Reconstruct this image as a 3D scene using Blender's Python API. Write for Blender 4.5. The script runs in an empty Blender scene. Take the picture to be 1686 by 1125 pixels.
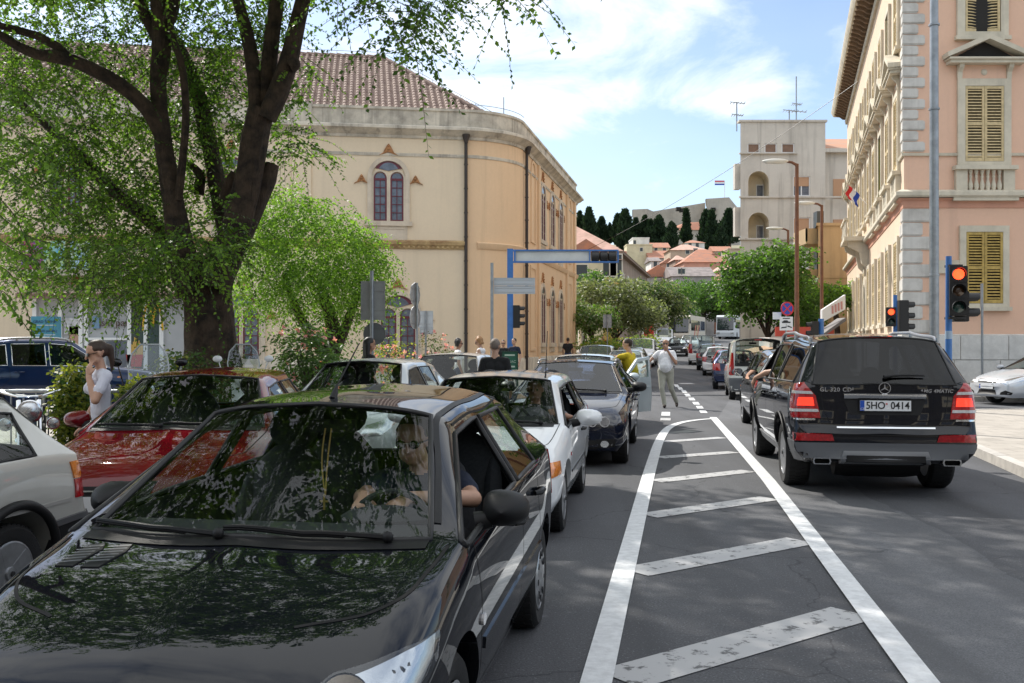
import bpy,bmesh,math,random
import numpy as np
from mathutils import Vector,Matrix
from mathutils.bvhtree import BVHTree
from mathutils.geometry import delaunay_2d_cdt
R=math.radians
random.seed(7)
rng=np.random.default_rng(7)
scene=bpy.context.scene
COL=scene.collection
# ------------------------------------------------------------------ camera
CAM_H,FPX,CX,HZ,WPX,HPX=1.66,1620.0,843.0,566.0,1686.0,1125.0
cam_data=bpy.data.cameras.new("camera")
cam_data.sensor_width=36.0
cam_data.lens=FPX/WPX*36.0
cam_data.shift_y=(HZ-HPX/2)/WPX
cam_data.clip_start,cam_data.clip_end=0.05,6000
cam=bpy.data.objects.new("camera",cam_data)
cam.location=(0,0,CAM_H)
cam.rotation_euler=(R(90),0,0)
COL.objects.link(cam)
scene.camera=cam
# ------------------------------------------------------------------ light
SUN_EL,SUN_DX,SUN_DY=R(42),-0.56,0.83
az=math.atan2(SUN_DX,SUN_DY)
sd=Vector((math.sin(az)*math.cos(SUN_EL),math.cos(az)*math.cos(SUN_EL),math.sin(SUN_EL)))
sun_l=bpy.data.lights.new("sun",'SUN')
sun_l.energy,sun_l.angle,sun_l.color=4.2,R(0.53),(1.0,0.95,0.87)
sun=bpy.data.objects.new("sun",sun_l)
sun.rotation_euler=(-sd).to_track_quat('-Z','Y').to_euler()
sun.location=(-40,60,80)
COL.objects.link(sun)
world=bpy.data.worlds.new("World")
scene.world=world
world.use_nodes=True
wt=world.node_tree
wt.nodes.clear()
def wn(t,**kw):
 n=wt.nodes.new(t)
 for k,v in kw.items():
  setattr(n,k,v)
 return n
def build_sky():
 out,bg=wn('ShaderNodeOutputWorld'),wn('ShaderNodeBackground')
 sky=wn('ShaderNodeTexSky',sky_type='NISHITA',sun_disc=False,sun_elevation=SUN_EL,sun_rotation=az,
    altitude=20,air_density=1.0,dust_density=0.7,ozone_density=1.6)
 tc=wn('ShaderNodeTexCoord')
 sep=wn('ShaderNodeSeparateXYZ')
 L=wt.links.new
 L(tc.outputs['Generated'],sep.inputs[0])
 def math_(op,a,b=None,clamp=False):
  n=wn('ShaderNodeMath',operation=op,use_clamp=clamp)
  for k,v in enumerate((a,b)):
   if v is None:
    continue
   if isinstance(v,(int,float)):
    n.inputs[k].default_value=v
   else:
    L(v,n.inputs[k])
  return n.outputs[0]
 zz=math_('ADD',math_('MAXIMUM',sep.outputs[2],0.0),0.22)
 u,v=math_('DIVIDE',sep.outputs[0],zz),math_('DIVIDE',sep.outputs[1],zz)
 cmb=wn('ShaderNodeCombineXYZ')
 L(u,cmb.inputs[0]); L(v,cmb.inputs[1])
 def noise(scale,detail,off,rough=.6,dist=0.3):
  mp=wn('ShaderNodeMapping')
  mp.inputs['Location'].default_value=off
  L(cmb.outputs[0],mp.inputs[0])
  n=wn('ShaderNodeTexNoise')
  n.inputs['Scale'].default_value=scale
  n.inputs['Detail'].default_value=detail
  n.inputs['Roughness'].default_value=rough
  n.inputs['Distortion'].default_value=dist
  L(mp.outputs[0],n.inputs['Vector'])
  return n.outputs['Fac']
 def ramp(f,a,b):
  r=wn('ShaderNodeMapRange',interpolation_type='SMOOTHSTEP')
  r.inputs['From Min'].default_value=a
  r.inputs['From Max'].default_value=b
  L(f,r.inputs['Value'])
  return r.outputs[0]
 big=noise(1.1,3,(3.2,1.7,0),.5,.2)
 fine=noise(2.3,9,(7.1,2.3,0),.62,.5)
 high=ramp(sep.outputs[2],0.12,0.46)
 dens=math_('ADD',math_('ADD',math_('MULTIPLY',big,.55),math_('MULTIPLY',fine,.55)),
     math_('MULTIPLY',high,.20))
 cl=ramp(dens,0.585,0.79)
 veil=ramp(noise(.8,4,(1.2,5,0)),.35,.8)
 cover=math_('MAXIMUM',cl,math_('MULTIPLY',veil,.16))
 hazef=math_('MULTIPLY',math_('SUBTRACT',1.0,ramp(sep.outputs[2],0.0,0.26)),.42)
 skyg=wn('ShaderNodeMixRGB',blend_type='MULTIPLY')
 skyg.inputs[0].default_value=1
 skyg.inputs[2].default_value=(1.0,1.0,1.03,1)
 L(sky.outputs[0],skyg.inputs[1])
 m1=wn('ShaderNodeMixRGB')
 L(hazef,m1.inputs[0]); L(skyg.outputs[0],m1.inputs[1])
 m1.inputs[2].default_value=(4.6,5.7,6.6,1)
 m2=wn('ShaderNodeMixRGB')
 L(cover,m2.inputs[0]); L(m1.outputs[0],m2.inputs[1])
 m2.inputs[2].default_value=(8.2,8.5,8.8,1)
 L(m2.outputs[0],bg.inputs[0])
 bg.inputs[1].default_value=0.12
 L(bg.outputs[0],out.inputs[0])
build_sky()
scene.view_settings.view_transform='Standard'
scene.view_settings.look='None'
scene.view_settings.exposure=0.48
scene.view_settings.gamma=1
scene.cycles.max_bounces=8
scene.cycles.transparent_max_bounces=16
scene.cycles.use_denoising=True
scene.cycles.caustics_reflective=False
scene.cycles.caustics_refractive=False
# ------------------------------------------------------------------ helpers
def P(px,py,Y):
 return Vector(((px-CX)/FPX*Y,Y,CAM_H-(py-HZ)/FPX*Y))
def gz(y):
 if y<42:
  return 0.0
 t=y-42
 return 0.030*t*t/(t+22)
def G(px,Y):
 return Vector(((px-CX)/FPX*Y,Y,gz(Y)))
_mats={}
def mat(name,color,rough=.6,metal=0.,coat=0.,noise=None,bump=None,spec=.5,emit=None,trans=0.):
 if name in _mats:
  return _mats[name]
 m=bpy.data.materials.new(name)
 m.use_nodes=True
 nt=m.node_tree
 b=nt.nodes['Principled BSDF']
 c=(*color,1)
 b.inputs['Base Color'].default_value=c
 b.inputs['Roughness'].default_value=rough
 b.inputs['Metallic'].default_value=metal
 b.inputs['Specular IOR Level'].default_value=spec
 if coat:
  b.inputs['Coat Weight'].default_value=coat
  b.inputs['Coat Roughness'].default_value=.02
  b.inputs['Coat IOR'].default_value=1.52
 if emit:
  b.inputs['Emission Color'].default_value=(*emit[0],1)
  b.inputs['Emission Strength'].default_value=emit[1]
 tc=nt.nodes.new('ShaderNodeTexCoord')
 if noise:
  n=nt.nodes.new('ShaderNodeTexNoise')
  n.inputs['Scale'].default_value=noise[0]
  n.inputs['Detail'].default_value=6
  n.inputs['Roughness'].default_value=.62
  nt.links.new(tc.outputs['Object'],n.inputs['Vector'])
  mx=nt.nodes.new('ShaderNodeMixRGB')
  c2=noise[2] if len(noise)>2 else tuple(v*(1-noise[1]) for v in color)
  mx.inputs[1].default_value=(*c2,1)
  mx.inputs[2].default_value=c
  mr=nt.nodes.new('ShaderNodeMapRange')
  mr.inputs['From Min'].default_value,mr.inputs['From Max'].default_value=.36,.62
  nt.links.new(n.outputs['Fac'],mr.inputs['Value'])
  nt.links.new(mr.outputs[0],mx.inputs[0])
  nt.links.new(mx.outputs[0],b.inputs['Base Color'])
 if bump:
  n2=nt.nodes.new('ShaderNodeTexNoise')
  n2.inputs['Scale'].default_value=bump[0]
  n2.inputs['Detail'].default_value=5
  nt.links.new(tc.outputs['Object'],n2.inputs['Vector'])
  bp=nt.nodes.new('ShaderNodeBump')
  bp.inputs['Strength'].default_value=bump[1]
  bp.inputs['Distance'].default_value=.02
  nt.links.new(n2.outputs['Fac'],bp.inputs['Height'])
  nt.links.new(bp.outputs[0],b.inputs['Normal'])
 _mats[name]=m
 return m
def glass_mat(name,tint=(.55,.62,.60),refl=1.0,rough=.0):
 if name in _mats:
  return _mats[name]
 m=bpy.data.materials.new(name)
 m.use_nodes=True
 nt=m.node_tree
 nt.nodes.clear()
 o=nt.nodes.new('ShaderNodeOutputMaterial')
 tr=nt.nodes.new('ShaderNodeBsdfTransparent')
 tr.inputs[0].default_value=(*tint,1)
 gl=nt.nodes.new('ShaderNodeBsdfGlossy')
 gl.inputs['Roughness'].default_value=rough
 gl.inputs['Color'].default_value=(refl,refl,refl,1)
 geo=nt.nodes.new('ShaderNodeNewGeometry')
 fr=nt.nodes.new('ShaderNodeFresnel')
 fr.inputs['IOR'].default_value=1.62
 vm=nt.nodes.new('ShaderNodeVectorMath'); vm.operation='DOT_PRODUCT'
 nt.links.new(geo.outputs['Normal'],vm.inputs[0])
 nt.links.new(geo.outputs['Incoming'],vm.inputs[1])
 ab=nt.nodes.new('ShaderNodeMath'); ab.operation='ABSOLUTE'
 nt.links.new(vm.outputs['Value'],ab.inputs[0])
 om=nt.nodes.new('ShaderNodeMath'); om.operation='SUBTRACT'
 om.inputs[0].default_value=1
 nt.links.new(ab.outputs[0],om.inputs[1])
 pw=nt.nodes.new('ShaderNodeMath'); pw.operation='POWER'
 nt.links.new(om.outputs[0],pw.inputs[0]); pw.inputs[1].default_value=5
 ma=nt.nodes.new('ShaderNodeMath'); ma.operation='MULTIPLY_ADD'
 nt.links.new(pw.outputs[0],ma.inputs[0]); ma.inputs[1].default_value=.93; ma.inputs[2].default_value=.07
 mx=nt.nodes.new('ShaderNodeMixShader')
 nt.links.new(ma.outputs[0],mx.inputs[0])
 nt.links.new(tr.outputs[0],mx.inputs[1])
 nt.links.new(gl.outputs[0],mx.inputs[2])
 nt.links.new(mx.outputs[0],o.inputs[0])
 _mats[name]=m
 return m
def leaf_mat(name,c1,c2,scale=3.0,trans=.45,rough=.5):
 if name in _mats:
  return _mats[name]
 m=bpy.data.materials.new(name)
 m.use_nodes=True
 nt=m.node_tree
 nt.nodes.clear()
 o=nt.nodes.new('ShaderNodeOutputMaterial')
 df=nt.nodes.new('ShaderNodeBsdfPrincipled')
 df.inputs['Roughness'].default_value=rough
 df.inputs['Specular IOR Level'].default_value=.35
 tl=nt.nodes.new('ShaderNodeBsdfTranslucent')
 tc=nt.nodes.new('ShaderNodeTexCoord')
 n=nt.nodes.new('ShaderNodeTexNoise')
 n.inputs['Scale'].default_value=scale
 n.inputs['Detail'].default_value=8
 nt.links.new(tc.outputs['Object'],n.inputs['Vector'])
 mr=nt.nodes.new('ShaderNodeMapRange')
 mr.inputs['From Min'].default_value,mr.inputs['From Max'].default_value=.35,.65
 nt.links.new(n.outputs['Fac'],mr.inputs['Value'])
 mx=nt.nodes.new('ShaderNodeMixRGB')
 mx.inputs[1].default_value=(*c1,1); mx.inputs[2].default_value=(*c2,1)
 nt.links.new(mr.outputs[0],mx.inputs[0])
 nt.links.new(mx.outputs[0],df.inputs['Base Color'])
 br=nt.nodes.new('ShaderNodeMixRGB'); br.blend_type='MULTIPLY'; br.inputs[0].default_value=1
 br.inputs[2].default_value=(2.1,2.3,1.0,1)
 nt.links.new(mx.outputs[0],br.inputs[1])
 nt.links.new(br.outputs[0],tl.inputs[0])
 ms=nt.nodes.new('ShaderNodeMixShader'); ms.inputs[0].default_value=trans
 nt.links.new(df.outputs[0],ms.inputs[1]); nt.links.new(tl.outputs[0],ms.inputs[2])
 nt.links.new(ms.outputs[0],o.inputs[0])
 _mats[name]=m
 return m
def link(name,me,parent=None,loc=None):
 o=bpy.data.objects.new(name,me)
 COL.objects.link(o)
 if parent:
  o.parent=parent
 if loc is not None:
  o.location=loc
 return o
def tag(o,label=None,cat=None,group=None,kind=None):
 for k,v in (('label',label),('category',cat),('group',group),('kind',kind)):
  if v:
   o[k]=v
 return o
def thing(name,label,cat,loc=(0,0,0),rz=0.,group=None):
 o=bpy.data.objects.new(name,None)
 o.empty_display_size=.2
 COL.objects.link(o)
 o.location=loc
 o.rotation_euler=(0,0,rz)
 return tag(o,label,cat,group)
def copy_tree(o,parent=None):
 c=o.copy()
 COL.objects.link(c)
 if parent:
  c.parent=parent
 for ch in list(o.children):
  copy_tree(ch,c)
 return c
class MB:
 def __init__(self):
  self.v,self.f,self.m=[],[],[]
 def add(self,vs,fs,mi=0,M=None):
  n=len(self.v)
  if M is not None:
   vs=[M @ Vector(p) for p in vs]
  self.v.extend(tuple(p) for p in vs)
  for f in fs:
   self.f.append(tuple(i+n for i in f))
   self.m.append(mi)
  return self
 def box(self,lo,hi,mi=0,M=None):
  (a,b,c),(d,e,f)=lo,hi
  vs=[(a,b,c),(d,b,c),(d,e,c),(a,e,c),(a,b,f),(d,b,f),(d,e,f),(a,e,f)]
  return self.add(vs,[(3,2,1,0),(4,5,6,7),(0,1,5,4),(1,2,6,5),(2,3,7,6),(3,0,4,7)],mi,M)
 def cbox(self,c,s,mi=0,M=None):
  return self.box([c[i]-s[i]/2 for i in range(3)],[c[i]+s[i]/2 for i in range(3)],mi,M)
 def tube(self,pts,rad,n=8,mi=0,cap=True,M=None):
  pts=[Vector(p) for p in pts]
  if not hasattr(rad,'__len__'):
   rad=[rad]*len(pts)
  vs,fs=[],[]
  up=None
  for i,p in enumerate(pts):
   d=(pts[min(i+1,len(pts)-1)]-pts[max(i-1,0)])
   if d.length<1e-9:
    d=Vector((0,0,1))
   d.normalize()
   if up is None:
    up=d.orthogonal().normalized()
   up=(up-d*up.dot(d))
   up=d.orthogonal() if up.length<1e-6 else up
   up.normalize()
   w=d.cross(up)
   for k in range(n):
    a=2*math.pi*k/n
    vs.append(p+(up*math.cos(a)+w*math.sin(a))*rad[i])
  for i in range(len(pts)-1):
   for k in range(n):
    k2=(k+1)%n
    fs.append((i*n+k,i*n+k2,(i+1)*n+k2,(i+1)*n+k))
  if cap:
   fs.append(tuple(range(n-1,-1,-1)))
   b=(len(pts)-1)*n
   fs.append(tuple(b+k for k in range(n)))
  return self.add(vs,fs,mi,M)
 def lathe(self,prof,n=24,mi=0,M=None):
  vs,fs=[],[]
  for r,z in prof:
   for k in range(n):
    a=2*math.pi*k/n
    vs.append((r*math.cos(a),r*math.sin(a),z))
  for i in range(len(prof)-1):
   for k in range(n):
    k2=(k+1)%n
    fs.append((i*n+k,i*n+k2,(i+1)*n+k2,(i+1)*n+k))
  if prof[0][0]>1e-6:
   fs.append(tuple(range(n-1,-1,-1)))
  if prof[-1][0]>1e-6:
   b=(len(prof)-1)*n
   fs.append(tuple(b+k for k in range(n)))
  return self.add(vs,fs,mi,M)
 def ball(self,c,r,n=12,mi=0,M=None):
  if not hasattr(r,'__len__'):
   r=(r,r,r)
  vs,fs=[],[]
  m=max(4,n // 2+1)
  for i in range(m+1):
   t=math.pi*i/m
   for k in range(n):
    a=2*math.pi*k/n
    vs.append((c[0]+r[0]*math.sin(t)*math.cos(a),c[1]+r[1]*math.sin(t)*math.sin(a),c[2]-r[2]*math.cos(t)))
  for i in range(m):
   for k in range(n):
    k2=(k+1)%n
    fs.append((i*n+k,i*n+k2,(i+1)*n+k2,(i+1)*n+k))
  return self.add(vs,fs,mi,M)
 def prism(self,poly,h0,h1,mi=0,M=None):
  n=len(poly)
  vs=[(x,y,h0) for x,y in poly]+[(x,y,h1) for x,y in poly]
  fs=[tuple(range(n-1,-1,-1)),tuple(range(n,2*n))]
  fs+=[(i,(i+1)%n,n+(i+1)%n,n+i) for i in range(n)]
  return self.add(vs,fs,mi,M)
 def ring(self,outer,inner,h0,h1,mi=0,M=None,closed=True):
  n=len(outer)
  vs=[(x,y,h0) for x,y in outer]+[(x,y,h0) for x,y in inner]+\
    [(x,y,h1) for x,y in outer]+[(x,y,h1) for x,y in inner]
  fs=[]
  for i in range(n if closed else n-1):
   j=(i+1)%n
   fs+=[(i,n+i,n+j,j),(2*n+i,2*n+j,3*n+j,3*n+i),
     (i,j,2*n+j,2*n+i),(n+i,3*n+i,3*n+j,n+j)]
  if not closed:
   for i in (0,n-1):
    fs.append((i,n+i,3*n+i,2*n+i))
  return self.add(vs,fs,mi,M)
 def mesh(self,name,mats,smooth=0.):
  me=bpy.data.meshes.new(name)
  me.from_pydata(self.v,[],self.f)
  for m in (mats if isinstance(mats,(list,tuple)) else [mats]):
   me.materials.append(m)
  if any(self.m):
   me.polygons.foreach_set('material_index',self.m)
  bm=bmesh.new()
  bm.from_mesh(me)
  bmesh.ops.recalc_face_normals(bm,faces=bm.faces)
  bm.to_mesh(me)
  bm.free()
  if smooth:
   me.shade_smooth()
   me.set_sharp_from_angle(angle=R(smooth))
  me.update()
  return me
 def build(self,name,mats,parent=None,smooth=0.,loc=None):
  return link(name,self.mesh(name,mats,smooth),parent,loc)
def text_mesh(s,size,mb=None,depth=.004,spacing=1.0,bold=0.,shear=0.):
 cu=bpy.data.curves.new("lettering",'FONT')
 cu.body=s
 cu.size=size
 cu.align_x,cu.align_y='CENTER','CENTER'
 cu.extrude=depth/2
 cu.offset=bold
 cu.space_character=spacing
 cu.shear=shear
 cu.resolution_u=3
 o=bpy.data.objects.new("lettering",cu)
 COL.objects.link(o)
 dg=bpy.context.evaluated_depsgraph_get()
 me=bpy.data.meshes.new_from_object(o.evaluated_get(dg))
 vs=[tuple(v.co) for v in me.vertices]
 fs=[tuple(p.vertices) for p in me.polygons]
 bpy.data.objects.remove(o)
 bpy.data.curves.remove(cu)
 bpy.data.meshes.remove(me)
 return vs,fs
def frame(o,x,z):
 x,z=Vector(x).normalized(),Vector(z).normalized()
 n=x.cross(z)
 return Matrix(((x.x,z.x,n.x,o[0]),(x.y,z.y,n.y,o[1]),(x.z,z.z,n.z,o[2]),(0,0,0,1)))
def evaluated(o):
 dg=bpy.context.evaluated_depsgraph_get()
 return bpy.data.meshes.new_from_object(o.evaluated_get(dg),preserve_all_data_layers=True,depsgraph=dg)
def arc(cx,cy,r,a0,a1,n):
 return [(cx+r*math.cos(R(a0+(a1-a0)*i/n)),cy+r*math.sin(R(a0+(a1-a0)*i/n))) for i in range(n+1)]
def arch_poly(w,h,n=14):
 r=w/2
 return [(-r,0),(r,0)]+arc(0,h-r,r,0,180,n)
# ------------------------------------------------------------------ car builder
BLACK=mat("black_plastic",(.012,.012,.013),.5,bump=(300,.05),spec=.25)
RUBBER=mat("tyre_rubber",(.016,.016,.017),.8,noise=(9,.35),bump=(120,.2))
SEAL=mat("window_rubber",(.012,.012,.013),.55)
DARKIN=mat("dark_interior",(.02,.021,.024),.8,noise=(30,.3))
SEATF=mat("seat_fabric",(.035,.036,.042),.9,noise=(60,.35))
CHROME=mat("chrome",(.75,.76,.78),.12,1.)
ALLOY=mat("alloy_wheel",(.42,.43,.45),.3,.85,noise=(12,.2))
LENS=glass_mat("clear_lens",(.86,.89,.92),.9,.02)
REFLECTOR=mat("lamp_reflector",(.62,.64,.66),.22,.9,bump=(9,.12))
REDLENS=mat("red_lens",(.42,.012,.016),.1,coat=1.,noise=(40,.4))
AMBER=mat("amber_lens",(.75,.22,.02),.12,coat=1.,noise=(45,.3))
WHITELENS=mat("white_lens",(.62,.6,.6),.12,coat=1.,noise=(50,.25))
BRAKE=mat("lit_brake_lamp",(.8,.03,.02),.2,coat=1.,emit=((1,.05,.02),.9))
PLATE=mat("number_plate",(.72,.73,.74),.35)
PLATEBLUE=mat("plate_blue_band",(.02,.08,.42),.35)
INK=mat("black_lettering",(.012,.012,.014),.4)
SEAM=mat("panel_gap",(.006,.006,.006),.9)
CARGLASS=glass_mat("car_glass",(.84,.90,.88),.55)
TINTED=glass_mat("tinted_car_glass",(.12,.13,.15),.5)
BLUEGLASS=glass_mat("bluish_car_glass",(.42,.47,.62),1.)
SKIRT=mat("grey_bumper_plastic",(.10,.105,.115),.45,bump=(300,.04))
def paint(name,c,metal=.0,rough=.35,flake=0.):
 return mat("paint_"+name,c,rough,metal,coat=1.,noise=(2.5,.06),spec=0.)
def pchip(knots,vals,t):
 h=np.diff(knots)
 d=np.diff(vals,axis=0)/h[:,None]
 n=len(knots)
 m=np.zeros_like(vals)
 if n==2:
  m[:]=d[0]
 else:
  w1,w2=2*h[1:]+h[:-1],h[1:]+2*h[:-1]
  with np.errstate(divide='ignore',invalid='ignore'):
   hm=(w1+w2)[:,None]/(w1[:,None]/d[:-1]+w2[:,None]/d[1:])
  m[1:-1]=np.where(d[:-1]*d[1:]>0,hm,0)
  m[0],m[-1]=d[0],d[-1]
 i=np.clip(np.searchsorted(knots,t,side='right')-1,0,n-2)
 x=((t-knots[i])/h[i])[:,None]
 hh=h[i][:,None]
 return (vals[i]*(1+2*x)*(1-x)**2+m[i]*hh*x*(1-x)**2 +
   vals[i+1]*x*x*(3-2*x)+m[i+1]*hh*x*x*(x-1))
def densify(C,subs,sharp):
 n=C.shape[0]
 cuts=[0]+[k for k in range(1,n-1) if k in sharp]+[n-1]
 out,owner=[],[]
 for a,b in zip(cuts[:-1],cuts[1:]):
  seg=C[a:b+1]
  ch=np.linalg.norm(np.diff(seg,axis=0),axis=2).mean(axis=1)
  kn=np.concatenate([[0],np.cumsum(np.maximum(ch,1e-4))])
  ts=[]
  for k in range(b-a):
   s=subs[a+k]
   for q in range(s):
    ts.append(kn[k]+(kn[k+1]-kn[k])*q/s)
    owner.append(a+k)
  ts=np.array(ts)
  out.append(np.stack([pchip(kn,seg[:,j],ts) for j in range(C.shape[1])],axis=1))
 out.append(C[-1:])
 return np.concatenate(out),owner
def body_section(s,zb,zf,zc,w,L,bow=0.,crown=.012,e=(.96,.93,.90,.86,.78,.42)):
 h=zf-zb
 rows=[(0,zb),(w*.88,zb),(w*.985,zb+.30*h),(w,zb+.62*h),(w*e[0],zb+.90*h),
   (w*e[1],zf-.015),(w*e[2],zf),(w*e[3],zf+.25*(zc-zf)),(w*e[4],zf+.55*(zc-zf)),
   (w*e[5],zc-crown),(0,zc)]
 return [(L/2-(s-bow*(1-(y/w)**2)),y,z) for y,z in rows]
def roof_section(s,zb,zbelt,zroof,w,wr,L,bow=0.,s_low=None,edge=.075,crown=.018,frame_in=.05,rail=.06,roof_in=.06):
 h=zbelt-zb
 ze=zroof-edge
 rows=[(0,zb),(w*.90,zb),(w*.985,zb+.30*h),(w,zb+.66*h),(w*.972,zbelt),
   (w*.955,zbelt+.025),(wr+.028,ze-frame_in),(wr,ze),(wr-roof_in,ze+.034),(wr*.55,zroof-crown),(0,zroof)]
 sl=s if s_low is None else s_low
 out=[]
 for k,(y,z) in enumerate(rows):
  sk=sl if k<=5 else (s if k>=7 else s+(sl-s)*.12)
  bw=bow*(1-(y/w)**2) if k>=8 else 0
  out.append((L/2-(sk-bw),y,z))
 return out
def make_body(sp):
 L,W=sp['L'],sp['W']
 w=W/2
 zb=sp.get('zb',.22)
 H=sp['H']
 zn,zc=sp['z_nose'],sp['z_cowl']
 sc,sh=sp['s_cowl'],sp['s_head']
 b0,b1,c0,c1=sp['s_B0'],sp['s_B1'],sp['s_C0'],sp['s_C1']
 re,rw,zr=sp['s_roofend'],sp['s_rwb'],sp['z_rwb']
 bf,br=sp['belt']
 wr=sp['wr']
 nose=sp.get('nose',(.60,.84,.95))
 zhood=sp.get('z_hood',zn+.55*(zc-zn))
 hb=sp.get('hood_e',(.96,.93,.90,.86,.78,.42))
 cb=sp.get('cowl_bow',.13)
 def belt(s):
  return bf+(br-bf)*(s-sc)/(rw-sc)
 hr=sp.get('roof_pts',(H-.035,H,H-.005,H-.02,H-.06))
 ed=sp.get('edge',.075)
 kw=dict(L=L,edge=ed,roof_in=sp.get('roof_in',.06))
 fz=sp.get('fender',.0)
 st=[body_section(0.,zb+.08,zn-.20,zn-.18,w*nose[0],L,.05,e=hb),
   body_section(.05,zb+.02,zn-.10,zn-.06,w*nose[1],L,.06,e=hb),
   body_section(.26,zb,zn,zn+.05,w*nose[2],L,.16,e=hb),
   body_section(.26+(sc-.26)*.5,zb,zhood-.02+fz,zhood+.03,w*.992,L,.12,e=hb),
   body_section(sc-.10,zb,bf-.02+fz,zc-.02,w,L,cb,e=hb),
   body_section(sc,zb,bf+.005,zc,w,L,cb,e=(.972,.95,.93,.885,sp.get('ws_low',.80),.42)),
   roof_section(sh,zb,belt(sh),hr[0],w,wr,bow=.09,**kw),
   roof_section(b0,zb,belt(b0),hr[1],w,wr+.004,**kw),
   roof_section(b1,zb,belt(b1),hr[1],w,wr+.004,**kw),
   roof_section(c0,zb,belt(c0),hr[2],w,wr,s_low=sp.get('c0_low'),**kw),
   roof_section(c1,zb,belt(c1),hr[3],w,wr-.01,s_low=sp.get('c1_low'),**kw),
   roof_section(re,zb+.03,belt(re),hr[4],w*.985,wr-sp.get('taper',.04),s_low=sp.get('re_low',re+.55*(rw-re)),bow=-.05,**kw),
   ]
 tw=sp.get('tail_w',.93)
 we=sp.get('rw_low',.80)
 st.append(body_section(rw,zb+.05,zr-.03,zr,w*sp.get('rwb_w',.955),L,-.06,e=(.975,.955,.93,.89,we,.42)))
 if 'deck' in sp:
  sd_,zd=sp['deck']
  st.append(body_section(sd_,zb+.06,zd-.03,zd,w*.94,L,-.06))
 zt=sp.get('z_tail',.62)
 tb=sp.get('tail_bow',.07)
 st.append(body_section(L-.035,zb+.08,zt+.02,zt+.04,w*tw,L,-tb,e=(.97,.95,.93,.90,.8,.42)))
 st.append(body_section(L,zb+.10,zt-.06,zt-.05,w*tw*.93,L,-tb,e=(.97,.95,.93,.90,.8,.42)))
 n=len(st)
 C=np.array(st)
 hi=sp.get('hi',1)
 ss=[2,3,4,4,2,7,4,1,4,1,4,6]+([5] if 'deck' in sp else [])+[4,2]
 rs=[1,3,3,3,1,5,2,2,4,4]
 if hi>1:
  ss=[s*2 if s>1 else 2 for s in ss]
  rs=[1,6,6,6,2,6,3,3,6,6]
 D,own_s=densify(C,ss,{5,6,11,12}|set(sp.get('sharp',())))
 D=np.transpose(D,(1,0,2))
 E,own_r=densify(D,rs,{1,5,8} if hi<2 else {1,5})
 E=np.transpose(E,(1,0,2))
 NS,NR=E.shape[:2]
 E[:,0,1]=0
 E[:,-1,1]=0
 side_i=sp.get('side_glass',[5,6,8])
 vs,idxL,idxR=[],np.zeros((NS,NR),int),np.zeros((NS,NR),int)
 for i in range(NS):
  for j in range(NR):
   idxL[i,j]=len(vs)
   vs.append(tuple(E[i,j]))
 for i in range(NS):
  for j in range(NR):
   if j in (0,NR-1):
    idxR[i,j]=idxL[i,j]
   else:
    idxR[i,j]=len(vs)
    vs.append((E[i,j,0],-E[i,j,1],E[i,j,2]))
 fs,ms=[],[]
 def cell(i,j,side):
  if i==5 and j>=8:
   return 2
  if i==11 and j>=8 and sp.get('rear_glass',True):
   return 3
  if j==5 and i in side_i:
   return 4+2*side_i.index(6 if i==5 and 6 in side_i else i)+side
  if j==5 and i in (7,9) and (i-1) in side_i and sp.get('black_pillars',True):
   return 1
  return 0
 for i in range(NS-1):
  for j in range(NR-1):
   a,b=own_s[i],own_r[j]
   q=(idxL[i,j],idxL[i+1,j],idxL[i+1,j+1],idxL[i,j+1])
   fs.append(q)
   ms.append(cell(a,b,0))
   q=(idxR[i,j],idxR[i,j+1],idxR[i+1,j+1],idxR[i+1,j])
   fs.append(q)
   ms.append(cell(a,b,1))
 for i,fl in ((0,0),(NS-1,1)):
  for j in range(NR-1):
   q=[idxL[i,j],idxL[i,j+1],idxR[i,j+1],idxR[i,j]]
   q=[x for k,x in enumerate(q) if x not in q[:k]]
   if fl:
    q.reverse()
   if len(q)>2:
    fs.append(tuple(q))
    ms.append(0)
 me=bpy.data.meshes.new("body")
 me.from_pydata(vs,[],fs)
 nm=4+2*len(side_i)
 for k in range(nm):
  me.materials.append(BLACK if k==1 else sp['paint'])
 me.polygons.foreach_set('material_index',ms)
 bm=bmesh.new(); bm.from_mesh(me)
 bmesh.ops.recalc_face_normals(bm,faces=bm.faces)
 bm.to_mesh(me); bm.free()
 me.update()
 return me,E,own_s,own_r,side_i
def cut_arches(me,sp):
 L,W=sp['L'],sp['W']
 mb=MB()
 r=sp['wr_tyre']
 for s in sp['axles']:
  for sg in (1,-1):
   ra=sp.get('arch',r+.055)
   M=Matrix.Translation((L/2-s,0,r+.015)) @ Matrix.Rotation(R(-90*sg),4,'X')
   mb.lathe([(ra,W/2-.30),(ra,W/2+.25)],40 if sp.get('hi',1)>1 else 24,1,M)
 cut=mb.build("wheel_cutter",[BLACK,BLACK])
 ob=link("body_work",me)
 md=ob.modifiers.new("b",'BOOLEAN')
 md.operation,md.object,md.solver='DIFFERENCE',cut,'EXACT'
 out=evaluated(ob)
 bpy.data.objects.remove(ob)
 bpy.data.objects.remove(cut)
 return out
def submesh(me,name,want,mats,smooth=30.):
 bm=bmesh.new()
 bm.from_mesh(me)
 bmesh.ops.delete(bm,geom=[f for f in bm.faces if not want(f.material_index)],context='FACES')
 out=bpy.data.meshes.new(name)
 if not bm.faces:
  bm.free()
  return None
 bm.to_mesh(out)
 bm.free()
 out.materials.clear()
 for m in mats:
  out.materials.append(m)
 if len(mats)==1:
  out.polygons.foreach_set('material_index',[0]*len(out.polygons))
 out.shade_smooth()
 out.set_sharp_from_angle(angle=R(smooth))
 return out
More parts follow.
